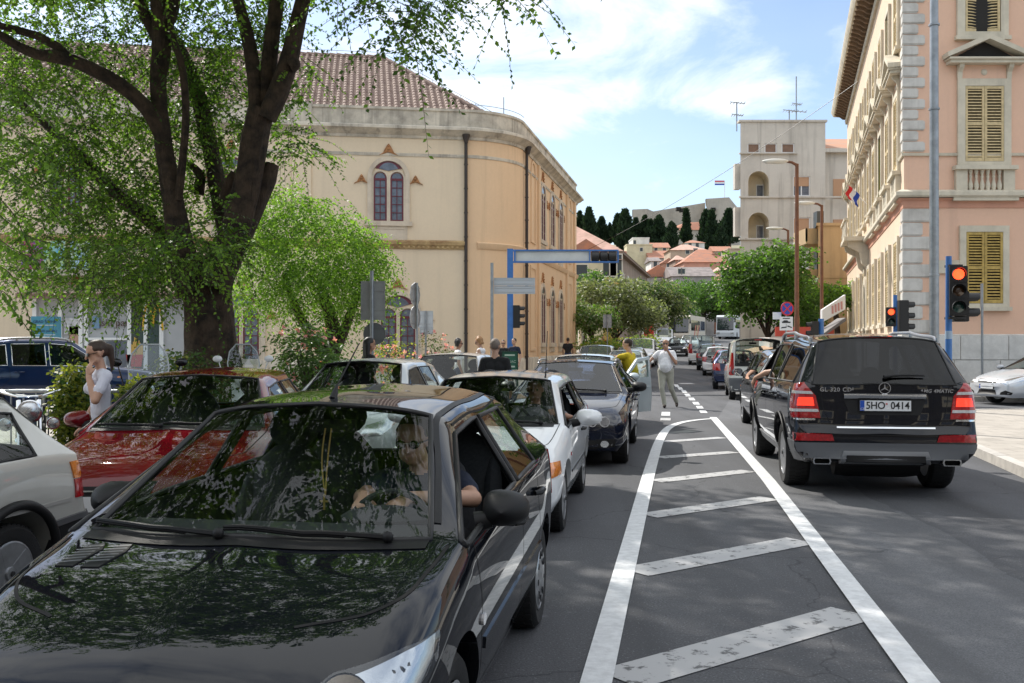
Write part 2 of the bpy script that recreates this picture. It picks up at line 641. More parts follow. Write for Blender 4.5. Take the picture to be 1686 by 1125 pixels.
def boundary_tube(me,rad,n=6):
 bm=bmesh.new(); bm.from_mesh(me)
 be=[e for e in bm.edges if e.is_boundary]
 adj={}
 for e in be:
  a,b=e.verts
  adj.setdefault(a.index,[]).append(b.index)
  adj.setdefault(b.index,[]).append(a.index)
 co={v.index: v.co.copy() for v in bm.verts}
 bm.free()
 mb=MB()
 seen=set()
 for st in list(adj):
  if st in seen:
   continue
  loop=[st]; seen.add(st)
  cur,prev=st,None
  while True:
   nx=[k for k in adj[cur] if k!=prev and k not in seen]
   if not nx:
    break
   prev,cur=cur,nx[0]
   loop.append(cur); seen.add(cur)
  pts=[co[k] for k in loop]+[co[loop[0]],co[loop[1]]]
  mb.tube(pts,rad,n,cap=False)
 return mb
class Skin:
 def __init__(self,me,L):
  bm=bmesh.new(); bm.from_mesh(me)
  self.bvh=BVHTree.FromBMesh(bm)
  bm.free()
  self.L=L
 def basis(self,view):
  if view=='T':
   return Vector((0,0,1)),Vector((1,0,0)),Vector((0,1,0))
  az_={'F': 0,'B': 180,'L': 90,'R': -90}.get(view,view)
  d=Vector((math.cos(R(az_)),math.sin(R(az_)),0))
  u=Vector((-math.sin(R(az_)),math.cos(R(az_)),0))
  if view in ('L','R'):
   u=Vector((1,0,0))
  if view=='B':
   u=Vector((0,1,0))
  return d,u,Vector((0,0,1))
 def hit(self,a,b,view):
  d,u,v=self.basis(view)
  o=u*a+v*b+d*6
  p,n,_,_=self.bvh.ray_cast(o,-d,12)
  if p is None or (p-o).length>6.2 and view in ('L','R'):
   q=u*a+v*b+d*.8
   p,n,_,_=self.bvh.find_nearest(q)
  if n.dot(d)<0:
   n=-n
  return p,n
 def patch(self,mb,poly,view,off=.006,mi=0,step=.05,skirt=.02,bulge=0.):
  per=[]
  k=len(poly)
  for i in range(k):
   a,b=Vector(poly[i]),Vector(poly[(i+1)%k])
   m=max(1,int((b-a).length/step))
   per+=[a.lerp(b,q/m) for q in range(m)]
  pts=[Vector((p.x,p.y)) for p in per]
  nb=len(pts)
  xs,ys=[p.x for p in pts],[p.y for p in pts]
  inside=[]
  def isin(x,y):
   c=False
   j=nb-1
   for i in range(nb):
    if (ys[i]>y)!=(ys[j]>y) and x<(xs[j]-xs[i])*(y-ys[i])/(ys[j]-ys[i])+xs[i]:
     c=not c
    j=i
   return c
  x=min(xs)+step/2
  while x<max(xs):
   y=min(ys)+step/2
   while y<max(ys):
    if isin(x,y) and min((Vector((x,y))-p).length for p in pts)>step*.35:
     inside.append(Vector((x,y)))
    y+=step
   x+=step
  vo,_,fo,ov,_,_=delaunay_2d_cdt(pts+inside,[(i,(i+1)%nb) for i in range(nb)],[tuple(range(nb))],1,1e-5)
  ctr=Vector((sum(xs)/nb,sum(ys)/nb))
  rmax=max((p-ctr).length for p in pts)
  vs,lows=[],[]
  for p in vo:
   h,n=self.hit(p[0],p[1],view)
   d=min((p-q).length for q in pts)
   vs.append(h+n*(off+bulge*min(1,d/(rmax*.4))))
   lows.append(h-n*skirt)
  mb.add(vs,fo,mi)
  bd={}
  for f in fo:
   for a,b in zip(f,f[1:]+f[:1]):
    key=(min(a,b),max(a,b))
    bd[key]=bd.get(key,0)+1
  loop=[e for e,c in bd.items() if c==1]
  sv,sf=[],[]
  for a,b in loop:
   q=len(sv)
   sv+=[vs[a],vs[b],lows[b],lows[a]]
   sf.append((q,q+1,q+2,q+3))
  mb.add(sv,sf,mi)
  return mb
 def line(self,mb,pts,view,width=.006,off=.0015,mi=0,step=.03):
  res=[]
  if len(pts)>2 and view=='T':
   a=np.array([tuple(p) for p in pts],float)
   k=np.concatenate([[0],np.cumsum(np.linalg.norm(np.diff(a,axis=0),axis=1))])
   pts=[tuple(p) for p in pchip(k,a,np.linspace(0,k[-1],24))]
  for a,b in zip(pts[:-1],pts[1:]):
   a,b=Vector(a),Vector(b)
   m=max(1,int((b-a).length/step))
   res+=[a.lerp(b,q/m) for q in range(m)]
  res.append(Vector(pts[-1]))
  H=[self.hit(p.x,p.y,view) for p in res]
  vs,fs=[],[]
  for i,(p,n) in enumerate(H):
   t=H[min(i+1,len(H)-1)][0]-H[max(i-1,0)][0]
   s=t.cross(n)
   if s.length<1e-8:
    s=Vector((0,0,1))
   s.normalize()
   vs+=[p+n*off+s*width/2,p+n*off-s*width/2]
  for i in range(len(H)-1):
   if (H[i+1][0]-H[i][0]).length<.35:
    fs.append((2*i,2*i+1,2*i+3,2*i+2))
  mb.add(vs,fs,mi)
  return mb
def mirrored(mb):
 m=MB()
 m.v=[(x,-y,z) for x,y,z in mb.v]
 m.f=[tuple(reversed(f)) for f in mb.f]
 m.m=list(mb.m)
 return m
_wheels={}
def wheel_meshes(r,wd,kind):
 key=(round(r,3),round(wd,3),kind)
 if key in _wheels:
  return _wheels[key]
 rr=r*.66
 ty=MB()
 ty.lathe([(rr,-wd*.40),(rr+.02,-wd*.46),(r*.92,-wd*.5),(r*.985,-wd*.40),(r,-wd*.30),(r,wd*.30),
    (r*.985,wd*.40),(r*.92,wd*.5),(rr+.02,wd*.46),(rr,wd*.40),(rr,-wd*.40)],40)
 if r>.26:
  for k in range(44):
   a=2*math.pi*k/44
   M=Matrix.Rotation(a,4,'Z')
   for z0,z1,tw in ((-wd*.36,-wd*.13,.12),(-wd*.10,wd*.10,-.1),(wd*.13,wd*.36,.12)):
    ty.box((r-.004,-r*.045,z0),(r+.004,r*.045,z1),0,M @ Matrix.Rotation(tw*.2,4,'Z'))
 ri=MB()
 ri.lathe([(rr*1.01,wd*.46),(rr*.96,wd*.47),(rr*.93,wd*.40),(rr*.90,wd*.05),(rr*.90,-wd*.4),(rr*1.0,-wd*.42)],40)
 ri.lathe([(rr*.9,-wd*.02),(0.001,-wd*.02)],24,1)
 ri.lathe([(rr*.62,-wd*.01),(rr*.62,wd*.1),(0.001,wd*.1)],28,2)
 face=wd*.40
 if kind=='cover':
  ri.lathe([(rr*.97,face),(rr*.8,face+.02),(rr*.45,face+.012),(rr*.2,face+.03),(0.001,face+.032)],40)
  for k in range(9):
   M=Matrix.Rotation(2*math.pi*k/9,4,'Z')
   ri.box((rr*.58,-rr*.06,face+.008),(rr*.78,rr*.06,face+.0235),1,M)
 else:
  n={'five': 5,'seven': 7,'ten': 10,'star': 5}[kind]
  for k in range(n):
   M=Matrix.Rotation(2*math.pi*k/n,4,'Z')
   wv={5: .17,7: .12,10: .07}[n]*rr
   poly=[(0,-wv*.9),(rr*.93,-wv*(.55 if kind!='star' else 1.2)),(rr*.93,wv*(.55 if kind!='star' else 1.2)),(0,wv*.9)]
   ri.prism(poly,face-.03,face+.012,0,M)
  ri.lathe([(rr*.24,face-.02),(rr*.22,face+.022),(0.001,face+.026)],20)
  ri.lathe([(rr*.09,face+.02),(rr*.085,face+.031),(0.001,face+.032)],14,1)
 tm=ty.mesh("wheel",RUBBER,35)
 rm=ri.mesh("rim",[ALLOY,DARKIN,mat("brake_disc",(.2,.2,.2),.4,.8)],35)
 _wheels[key]=(tm,rm)
 return _wheels[key]
def seat_mesh():
 if 'seat' in _wheels:
  return _wheels['seat']
 mb=MB()
 M=Matrix.Translation((0,0,0)) @ Matrix.Rotation(R(-16),4,'Y')
 mb.ball((0,0,.33),(.10,.25,.38),14,0,M)
 mb.ball((.02,.19,.28),(.09,.06,.28),10,0,M)
 mb.ball((.02,-.19,.28),(.09,.06,.28),10,0,M)
 mb.ball((.0,0,.78),(.055,.135,.115),14,0,M)
 for s in (-.05,.05):
  mb.tube([(0,s,.6),(0,s,.75)],.008,6,0,True,M)
 mb.ball((.25,0,0),(.30,.25,.09),14)
 _wheels['seat']=mb.mesh("seat",SEATF,40)
 return _wheels['seat']
def plate_child(root,skin,view,c,z,txt,w=.52,h=.11,band=True,tilt=0,dy=0.,name='number_plate'):
 p,n=skin.hit(c,z,view)
 d,u,v=skin.basis(view)
 sgn=1 if view=='F' else -1
 xax=Vector((0,1,0))*sgn
 M=frame(p+d*.022,xax,(0,0,1))
 mb=MB()
 hw,hh=w/2,h/2
 mb.box((-hw-.008,-hh-.008,-.03),(hw+.008,hh+.008,-.002),1,M)
 mb.box((-hw,-hh,-.004),(hw,hh,.004),0,M)
 if band:
  mb.box((-hw+.001,-hh+.001,-.002),(-hw+.045,hh-.001,.0055),2,M)
 o=mb.build(name,[PLATE,BLACK,PLATEBLUE],root)
 if txt:
  t=MB()
  vs,fs=text_mesh(txt,h*.98,depth=.003,spacing=.98,bold=.001)
  xs=[a[0] for a in vs]
  sc_=min(1.3,(w-.08)/(max(xs)-min(xs)))
  t.add([(a[0]*sc_+.022,a[1],a[2]+.006) for a in vs],fs,0,M)
  t.build('plate_lettering',INK,o)
 return o
def poly_seat(root,x,y,z):
 o=link('seat',seat_mesh(),root,(x,y,z))
 return o
def steering_wheel(root,x,y,z,tilt=28):
 mb=MB()
 M=Matrix.Translation((x,y,z)) @ Matrix.Rotation(R(90-tilt),4,'Y')
 ring=[(.185*math.cos(t),.185*math.sin(t),0) for t in np.linspace(0,2*math.pi,33)]
 mb.tube(ring,.015,8,0,False,M)
 for a in (0,130,230):
  mb.tube([(0,0,.02),(.18*math.cos(R(a+90)),.18*math.sin(R(a+90)),0)],.016,6,0,True,M)
 mb.ball((0,0,.015),(.07,.07,.03),12,0,M)
 return mb.build('steering_wheel',DARKIN,root,40)
def wing_mirror(root,x,y,z,m,size=(.085,.12,.075),side=1,name='wing_mirror',arm=.10):
 mb=MB()
 a,b,c=size
 N,K=18,10
 vs,fs=[],[]
 for i in range(K+1):
  t=i/K
  r=math.sin(min(1,t*1.0)*math.pi/2)**.6 if t>0 else 0.0
  for k in range(N):
   q=2*math.pi*k/N
   ex=.75
   cx_,cy_=math.copysign(abs(math.cos(q))**ex,math.cos(q)),math.copysign(abs(math.sin(q))**ex,math.sin(q))
   vs.append((a*(1-t)*1.6-a*.6,side*(arm+b+b*r*cx_),c*r*cy_*(1-.12*cx_)))
 for i in range(K):
  for k in range(N):
   k2=(k+1)%N
   fs.append((i*N+k,i*N+k2,(i+1)*N+k2,(i+1)*N+k))
 mb.add(vs,fs,0)
 base=K*N
 rim=vs[base:]
 inner=[(p[0]+.004,side*(arm+b)+(p[1]-side*(arm+b))*.9,p[2]*.9) for p in rim]
 mb.add(rim+inner,[(k,(k+1)%N,N+(k+1)%N,N+k) for k in range(N)],1)
 mb.add(inner,[tuple(range(N))],2)
 mb.tube([(0,-side*.02,-c*.75),(-a*.1,side*(arm+.04),-c*.55)],[.045,.035],8,1)
 o=mb.build(name,[m,BLACK,mat("mirror_glass",(.8,.82,.85),.02,1.)],root,50,(x,y,z))
 return o
def make_car(sp,name,label,cat,loc,heading,group=None):
 L,W,H=sp['L'],sp['W'],sp['H']
 near=sp.get('near',1)
 root=thing(name,label,cat,loc,math.atan2(heading[1],heading[0]),group)
 me0,E,own_s,own_r,side_i=make_body(sp)
 skin=Skin(me0,L)
 me=cut_arches(me0,sp)
 X=lambda s: L/2-s
 body=link('body',submesh(me,"body",lambda k: k in (0,1),[sp['paint'],sp.get('pillar',BLACK)],sp.get('smooth',38)),root)
 gm=sp.get('glass',CARGLASS)
 if near>=1:
  lin=submesh(me,"interior_lining",lambda k: k in (0,1),[DARKIN],38)
  bm=bmesh.new(); bm.from_mesh(lin); bm.normal_update()
  off=[(v,v.normal.copy()) for v in bm.verts]
  for v,nn in off:
   v.co-=nn*.022
  bm.to_mesh(lin); bm.free()
  link('interior_lining',lin,root)
 panes=[(2,'windscreen',sp.get('ws_glass',gm)),(3,'rear_window',sp.get('rw_glass',gm))]
 for q,i in enumerate(side_i):
  for side in (0,1):
   if (side,i) in sp.get('open',()):
    continue
   panes.append((4+2*q+side,'side_window',sp.get('side_mat',gm)))
 for k,nm,m in panes:
  pm=submesh(me,nm,lambda q,k=k: q==k,[m],60)
  if pm is None:
   continue
  po=link(nm,pm,root)
  if near>=0:
   boundary_tube(pm,sp.get('seal',.010),6 if near>=1 else 4).build('window_seal',sp.get('seal_mat',SEAL),po,60)
 for side,i in sp.get('open',()):
  pm=submesh(me,'x',lambda q,k=4+2*side_i.index(i)+side: q==k,[gm],60)
  if pm:
   boundary_tube(pm,.013,6).build('window_seal',SEAL,root,60)
 r=sp['wr_tyre']
 tm,rm=wheel_meshes(r,sp.get('tyre_w',.19),sp.get('rim','seven'))
 for q,s in enumerate(sp['axles']):
  for side in (1,-1):
   w_=link('wheel',tm,root,(X(s),side*(W/2-sp.get('tyre_w',.19)/2-.035),r))
   w_.rotation_euler=(R(-90) if side>0 else R(90),random.random()*.0,sp.get('steer',0.) if q==0 else 0)
   w_.rotation_euler.rotate_axis('Z',random.random()*6)
   link('rim',rm,w_)
 if near>=0:
  mb=MB()
  for side in ('L','R'):
   for ln in sp.get('seams',()):
    skin.line(mb,[(X(a),b) for a,b in ln],side,.007)
  for ln in sp.get('top_seams',()):
   for sg in (1,-1):
    skin.line(mb,[(X(a),sg*b) for a,b in ln],'T',sp.get('seam_w',.007),.002)
  for ln in sp.get('back_seams',()):
   for sg in (1,-1):
    skin.line(mb,[(sg*a,b) for a,b in ln],'B',.007)
  for ln in sp.get('front_seams',()):
   for sg in (1,-1):
    skin.line(mb,[(sg*a,b) for a,b in ln],'F',.007)
  if mb.v:
   mb.build('panel_gap',SEAM,root)
 for item in sp.get('pairs',()):
  nm,m,view,poly=item[:4]
  opt=item[4] if len(item)>4 else {}
  if view in ('L','T'):
   poly=[(X(a),b) for a,b in poly]
  mb=MB()
  skin.patch(mb,poly,view,**opt)
  sm=opt.get('smooth',50)
  mb.build(nm,m,root,sm)
  mirrored(mb).build(nm,m,root,sm)
 for item in sp.get('single',()):
  nm,m,view,poly=item[:4]
  opt=item[4] if len(item)>4 else {}
  if view in ('L','T','R'):
   poly=[(X(a),b) for a,b in poly]
  mb=MB()
  skin.patch(mb,poly,view,**opt)
  mb.build(nm,m,root,50)
 if sp.get('plate_f'):
  c,z,t=sp['plate_f'][:3]
  plate_child(root,skin,'F',c,z,t)
 if sp.get('plate_b'):
  c,z,t=sp['plate_b'][:3]
  plate_child(root,skin,'B',c,z,t)
 if 'mirror' in sp:
  ms,mz=sp['mirror'][:2]
  mm=sp['mirror'][2] if len(sp['mirror'])>2 else sp['paint']
  for side in (1,-1):
   p,n=skin.hit(X(ms),mz-.05,'L' if side>0 else 'R')
   wing_mirror(root,X(ms),p.y,mz,mm,sp.get('mirror_size',(.085,.11,.075)),side,arm=sp.get('mirror_arm',.04)-(sp.get('mirror_in',0) if side<0 else 0))
 if near>=1 or sp.get('cabin'):
  zs=sp.get('seat_z',.50)
  xs_=X(sp.get('seat_s',sp['s_B0']-.12))
  for sy in (.36,-.36):
   poly_seat(root,xs_,sy,zs)
   poly_seat(root,xs_-.82,sy,zs)
  steering_wheel(root,xs_+.58,.36,zs+.38)
  mb=MB()
  w2=W/2-.12
  zc=sp['z_cowl']
  x0=X(sp['s_cowl'])-.02
  mb.prism([(x0,zc-.30),(x0,zc-.045),(x0-.30,zc-.03),(x0-.46,zc-.08),(x0-.5,zc-.3)],-w2,w2,0,
     Matrix(((1,0,0,0),(0,0,1,0),(0,1,0,0),(0,0,0,1))))
  mb.ball((x0-.40,.36,zc-.03),(.12,.2,.06),12)
  mb.build('dashboard',DARKIN,root,40)
  mb=MB()
  mb.cbox((X(sp['s_head'])-.10,0,sp['H']-.16),(.02,.22,.06))
  mb.tube([(X(sp['s_head'])-.10,0,sp['H']-.14),(X(sp['s_head'])-.06,0,sp['H']-.06)],.01,6)
  mb.build('rear_view_mirror',BLACK,root)
 for fn in sp.get('extra',()):
  fn(root,skin,X,sp)
 root['_x']=0
 del root['_x']
 return root,skin,X
def place(sp,s,side,wpt,heading):
 hx,hy=heading
 n=math.hypot(hx,hy)
 hx,hy=hx/n,hy/n
 lx,ly=sp['L']/2-s,side*(sp['W']/2-.03)
 return Vector((wpt[0]-lx*hx+ly*hy,wpt[1]-lx*hy-ly*hx,gz(wpt[1]))),(hx,hy)
# ------------------------------------------------------------------ car kinds
def oval(cx,cy,a,b,n=20,e=1.):
 return [(cx+a*math.copysign(abs(math.cos(t))**e,math.cos(t)),cy+b*math.copysign(abs(math.sin(t))**e,math.sin(t)))
   for t in np.linspace(0,2*math.pi,n,endpoint=False)]
def rect(x0,y0,x1,y1):
 return [(x0,y0),(x1,y0),(x1,y1),(x0,y1)]
def diag(az_,pts,L):
 return [(-math.sin(R(az_))*(L/2-s)+math.cos(R(az_))*y,z) for s,y,z in pts]
def lamp_fn(c,s,y,z,r,az_=12,name='headlight'):
 def fn(root,skin,X,sp):
  for sg in (1,-1):
   mb=MB()
   for (yy,zz,rr) in c:
    p,n=skin.hit(sg*yy,zz,'F')
    d=Vector((math.cos(R(az_)),sg*math.sin(R(az_)),.0))
    M=Matrix.Translation(p+Vector((.012,0,0))) @ d.to_track_quat('Z','Y').to_matrix().to_4x4()
    mb.lathe([(rr,-.06),(rr,.004),(rr*.86,.006),(rr*.8,-.012),(rr*.55,-.02),(0.001,.0)],24,0,M)
    mb.lathe([(rr*1.0,.004),(rr*1.0,.010),(rr*.84,.010),(rr*.84,.004)],24,1,M)
   mb.build(name,[REFLECTOR,WHITELENS],root,40)
 return fn
def antenna(s,z0,length,rake,y=0.,rad=.0035,base=.02):
 def fn(root,skin,X,sp):
  p,n=skin.hit(X(s),y,'T')
  mb=MB()
  mb.tube([p-n*.01,p+Vector((-.03,0,.02)),p+Vector((-.06,0,.055))],[base,base*.75,.006],8)
  mb.tube([p+Vector((-.055,0,.05)),p+Vector((-.055-length*math.sin(R(rake)),0,.05+length*math.cos(R(rake))))],[rad*1.3,rad],6)
  mb.build('antenna',BLACK,root)
 return fn
def wipers(root,skin,X,sp):
 zc=sp['z_cowl']
 sc=sp['s_cowl']
 for a,b in (((.52,.02),(-.10,.05)),((-.10,.02),(-.66,.05))):
  mb=MB()
  pts=[]
  for t in np.linspace(0,1,9):
   y=a[0]+(b[0]-a[0])*t
   bow=sp.get('cowl_bow',.13)*(1-(y/(sp['W']/2))**2)
   s=sc-bow-.02+.05*t
   p,n=skin.hit(X(s),y,'T')
   pts.append(p+n*(.022+.012*math.sin(t*3.1)))
  mb.tube(pts,[.012,.011,.010,.009,.009,.008,.008,.007,.006],6)
  bl=[p-Vector((.0,0,.010)) for p in pts[2:]]
  mb.tube(bl,.006,5)
  mb.ball(pts[0],.022,8)
  mb.build('wiper',BLACK,root,40)
def scuttle(root,skin,X,sp):
 mb=MB()
 sc,w=sp['s_cowl'],sp['W']/2*.80
 vs,n=[],24
 for k in range(n+1):
  y=-w+2*w*k/n
  bow=sp.get('cowl_bow',.13)*(1-(y/(sp['W']/2))**2)
  for ds in (-.085,-.04,.0):
   p,nn=skin.hit(X(sc-bow+ds),y,'T')
   vs.append(p+nn*.004)
 fs=[]
 for k in range(n):
  for q in range(2):
   fs.append((k*3+q,k*3+q+1,(k+1)*3+q+1,(k+1)*3+q))
 mb.add(vs,fs)
 mb.build('windscreen_scuttle',BLACK,root,40)
def roof_rails(y=.62,s0=1.9,s1=4.4,h=.06,rad=.018,m=None,inset=.25):
 def fn(root,skin,X,sp):
  for sg in (1,-1):
   pts=[]
   for t in np.linspace(0,1,15):
    s=s0+(s1-s0)*t
    p,n=skin.hit(X(s),sg*y,'T')
    k=min(1,min(t,1-t)/.09)
    pts.append(p+Vector((0,0,h*math.sin(k*math.pi/2))))
   mb=MB().tube(pts,rad,8)
   for s in (s0+.05,(s0+s1)/2,s1-.05):
    p,n=skin.hit(X(s),sg*y,'T')
    mb.tube([p,p+Vector((0,0,h))],rad*1.1,6)
   mb.build('roof_rail',m or ALLOY,root,40)
 return fn
def door_handles(pts,m=None):
 def fn(root,skin,X,sp):
  for s,z in pts:
   for sg,v in ((1,'L'),(-1,'R')):
    p,n=skin.hit(X(s),z,v)
    mb=MB()
    q=[p+n*.006+Vector((.085,0,0)),p+n*.034+Vector((.05,0,0)),p+n*.036-Vector((.05,0,0)),p+n*.006-Vector((.085,0,0))]
    mb.tube(q,[.014,.017,.017,.013],8)
    mb.build('door_handle',m or sp['paint'],root,40)
 return fn
def emblem_ring(s,y,z,r,view,n=5):
 def fn(root,skin,X,sp):
  p,nn=skin.hit(y,z,view)
  d,u,v=skin.basis(view)
  M=frame(p+d*.012,Vector((0,-1,0)) if view=='B' else Vector((0,1,0)),(0,0,1))
  mb=MB()
  mb.ring(arc(0,0,r,0,360,32)[:-1],arc(0,0,r*.88,0,360,32)[:-1],-.012,.006,0,M)
  for a in (90,210,330):
   pts=[(r*.9*math.cos(R(a)),r*.9*math.sin(R(a))),(r*.13*math.cos(R(a+60)),r*.13*math.sin(R(a+60))),
     (0,0),(r*.13*math.cos(R(a-60)),r*.13*math.sin(R(a-60)))]
   mb.prism(pts,-.010,.007,0,M)
  mb.build('emblem',CHROME,root,30)
 return fn
def badge_text(txt,y,z,size,view,m=None,spacing=1.1,shear=0.,width=None):
 def fn(root,skin,X,sp):
  p,nn=skin.hit(y,z,view)
  d,u,v=skin.basis(view)
  M=frame(p+d*.006,Vector((0,-1,0)) if view=='B' else Vector((0,1,0)),(0,0,1))
  vs,fs=text_mesh(txt,size,depth=.006,spacing=spacing,bold=.0012,shear=shear)
  if width:
   k=width/(max(a[0] for a in vs)-min(a[0] for a in vs))
   vs=[(a[0]*k,a[1],a[2]) for a in vs]
  MB().add(vs,fs,0,M).build('badge_lettering',m or CHROME,root)
 return fn
def bar_fn(name,m,view,pts,rad,off=.004):
 def fn(root,skin,X,sp):
  q=[]
  for a,b in zip(pts[:-1],pts[1:]):
   for t in np.linspace(0,1,10,endpoint=False):
    h,n=skin.hit(a[0]+(b[0]-a[0])*t,a[1]+(b[1]-a[1])*t,view)
    q.append(h+n*off)
  h,n=skin.hit(pts[-1][0],pts[-1][1],view)
  q.append(h+n*off)
  MB().tube(q,rad,8).build(name,m,root,40)
 return fn
def std_seams(sp):
 sc,b0,b1,c0,c1=sp['s_cowl'],sp['s_B0'],sp['s_B1'],sp['s_C0'],sp['s_C1']
 bm=(b0+b1)/2
 zf,zr_=sp['belt']
 ax=sp['axles'][1]
 s1=[[(sc+.16,.30),(sc+.10,.55),(sc+.08,zf-.01)],[(bm,.29),(bm+.02,.6),(bm,(zf+zr_)/2-.01)]]
 if sp.get('doors',5)==5:
  cm=(c0+c1)/2
  ra=sp['wr_tyre']+.10
  pts=[(ax-ra,.30),(ax-ra*.98,.42),(ax-ra*.72,.32+ra*.78),(min(cm,ax-.02),.40+ra),(cm+.02,zr_-.04)]
  s1.append(pts)
 s1.append([(sc+.16,.30),(bm,.29)]+([(ax-sp['wr_tyre']-.10,.30)] if sp.get('doors',5)==5 else []))
 return s1
def finish(sp):
 L,W=sp['L'],sp['W']
 w=W/2
 sp.setdefault('seams',std_seams(sp))
 sp.setdefault('top_seams',[[(sp['s_cowl']-.02,w*.86),(.5,w*.80),(.27,w*.55)]])
 zt=sp.get('z_tail',.62)
 pairs=list(sp.get('pairs',()))
 names={p[0] for p in pairs}|{p[0] for p in sp.get('single',())}
 zn=sp['z_nose']
 if 'headlight' not in names:
  pairs.append(('headlight',REFLECTOR,25,diag(25,[(.10,w*.42,zn-.16),(.05,w*.78,zn-.15),(.42,w*.97,zn+.02),(.40,w*.86,zn+.06),(.2,w*.5,zn-.03)],L),{'off': .004,'bulge': .01}))
 if 'tail_lamp' not in names:
  zb_,zt_=sp.get('tl',(.68,.95))
  pairs.append(('tail_lamp',REDLENS,155,diag(155,[(L,w*.66,zb_),(L-.25,w*.97,zb_+.04),(L-.30,w*.97,zt_),(L-.02,w*.72,zt_)],L),{'off': .006,'bulge': .012}))
 if 'indicator' not in names and sp.get('near',1)>=1:
  pairs.append(('indicator',AMBER,'L',oval(sp['s_cowl']-.25,sp['belt'][0]-.22,.035,.018,12),{'off': .008}))
 sp['pairs']=pairs
 single=list(sp.get('single',()))
 if 'grille' not in names and not sp.get('no_grille'):
  single.append(('grille',BLACK,'F',rect(-w*.34,zn-.20,w*.34,zn-.11),{'off': .003}))
  single.append(('air_intake',BLACK,'F',rect(-w*.55,.26,w*.55,.38),{'off': .003}))
 sp['single']=single
 return sp
def kind_hatch(paint_,L=3.9,W=1.68,H=1.45,**kw):
 sp=dict(L=L,W=W,H=H,paint=paint_,z_nose=.72,z_cowl=.97,s_cowl=1.02,s_head=1.66,s_B0=2.12,s_B1=2.20,s_C0=2.86,s_C1=2.94,
    s_roofend=L-.42,s_rwb=L-.12,z_rwb=.98,belt=(.93,1.0),wr=W/2-.25,axles=(.78,L-.62),wr_tyre=.29,tyre_w=.18,
    mirror=(1.22,1.0),plate_b=(0,.80,''),plate_f=(0,.42,''))
 sp.update(kw)
 return finish(sp)
def kind_sedan(paint_,L=4.4,W=1.74,H=1.43,**kw):
 sp=dict(L=L,W=W,H=H,paint=paint_,z_nose=.70,z_cowl=.98,s_cowl=1.25,s_head=1.95,s_B0=2.42,s_B1=2.50,s_C0=3.12,s_C1=3.2,
    s_roofend=3.45,s_rwb=3.98,z_rwb=1.02,deck=(L-.16,1.0),belt=(.92,.98),wr=W/2-.27,axles=(.88,L-.98),wr_tyre=.31,tyre_w=.2,
    mirror=(1.48,1.0),plate_b=(0,.80,''),plate_f=(0,.42,''),z_tail=.6)
 sp.update(kw)
 return finish(sp)
def kind_van(paint_,L=4.0,W=1.67,H=1.82,**kw):
 sp=dict(L=L,W=W,H=H,paint=paint_,z_nose=.82,z_cowl=1.12,s_cowl=.95,s_head=1.60,s_B0=2.02,s_B1=2.12,s_C0=2.95,s_C1=3.08,
    s_roofend=L-.14,s_rwb=L-.05,z_rwb=1.02,belt=(1.03,1.06),wr=W/2-.14,axles=(.80,L-.60),wr_tyre=.30,tyre_w=.18,
    roof_pts=(H-.06,H-.01,H,H,H-.02),re_low=L-.12,taper=.02,rw_low=.80,rwb_w=.985,tail_w=.96,mirror=(1.18,1.10),edge=.10,
    plate_b=(0,.62,''),plate_f=(0,.42,''),z_tail=.66,tl=(.72,1.35))
 sp.update(kw)
 return finish(sp)
def kind_wagon(paint_,L=4.52,W=1.82,H=1.43,**kw):
 sp=dict(L=L,W=W,H=H,paint=paint_,z_nose=.70,z_cowl=.99,s_cowl=1.38,s_head=2.05,s_B0=2.5,s_B1=2.58,s_C0=3.22,s_C1=3.32,
    s_roofend=L-.42,s_rwb=L-.12,z_rwb=1.0,belt=(.94,1.0),wr=W/2-.29,axles=(.82,L-.94),wr_tyre=.32,tyre_w=.22,
    side_glass=[5,6,8,10],mirror=(1.66,1.02),plate_b=(0,.80,''),plate_f=(0,.45,''))
 sp.update(kw)
 return finish(sp)
# ------------------------------------------------------------------ the traffic
def unit(x,y):
 n=math.hypot(x,y)
 return (x/n,y/n)
HQ=unit(-.165,-.986)
# --- black hatchback in the foreground
P_BLACK=paint("black",(.006,.007,.010),0.,.25)
sp206=dict(L=3.835,W=1.66,H=1.44,paint=P_BLACK,hi=2,near=2,z_nose=.70,z_cowl=.955,s_cowl=1.00,s_head=1.70,s_B0=2.16,s_B1=2.25,
    s_C0=2.80,s_C1=2.88,s_roofend=3.40,s_rwb=3.70,z_rwb=.97,belt=(.93,1.00),wr=.565,ws_low=.80,axles=(.76,3.20),wr_tyre=.295,
    tyre_w=.185,rim='cover',z_hood=.865,fender=.0,hood_e=(.97,.945,.92,.88,.80,.42),edge=.085,roof_in=.065,
    roof_pts=(1.395,1.435,1.44,1.42,1.37),taper=.03,nose=(.56,.82,.95),
    open=((0,6),),mirror=(1.30,1.0,BLACK),mirror_size=(.085,.095,.072),mirror_arm=.0,mirror_in=.07,seam_w=.012,
    plate_f=(0,.40,''),seal=.012,seat_z=.48,no_grille=False,
    glass=CARGLASS,cowl_bow=.15,c1_low=3.02,c0_low=2.9)
L_=sp206['L']
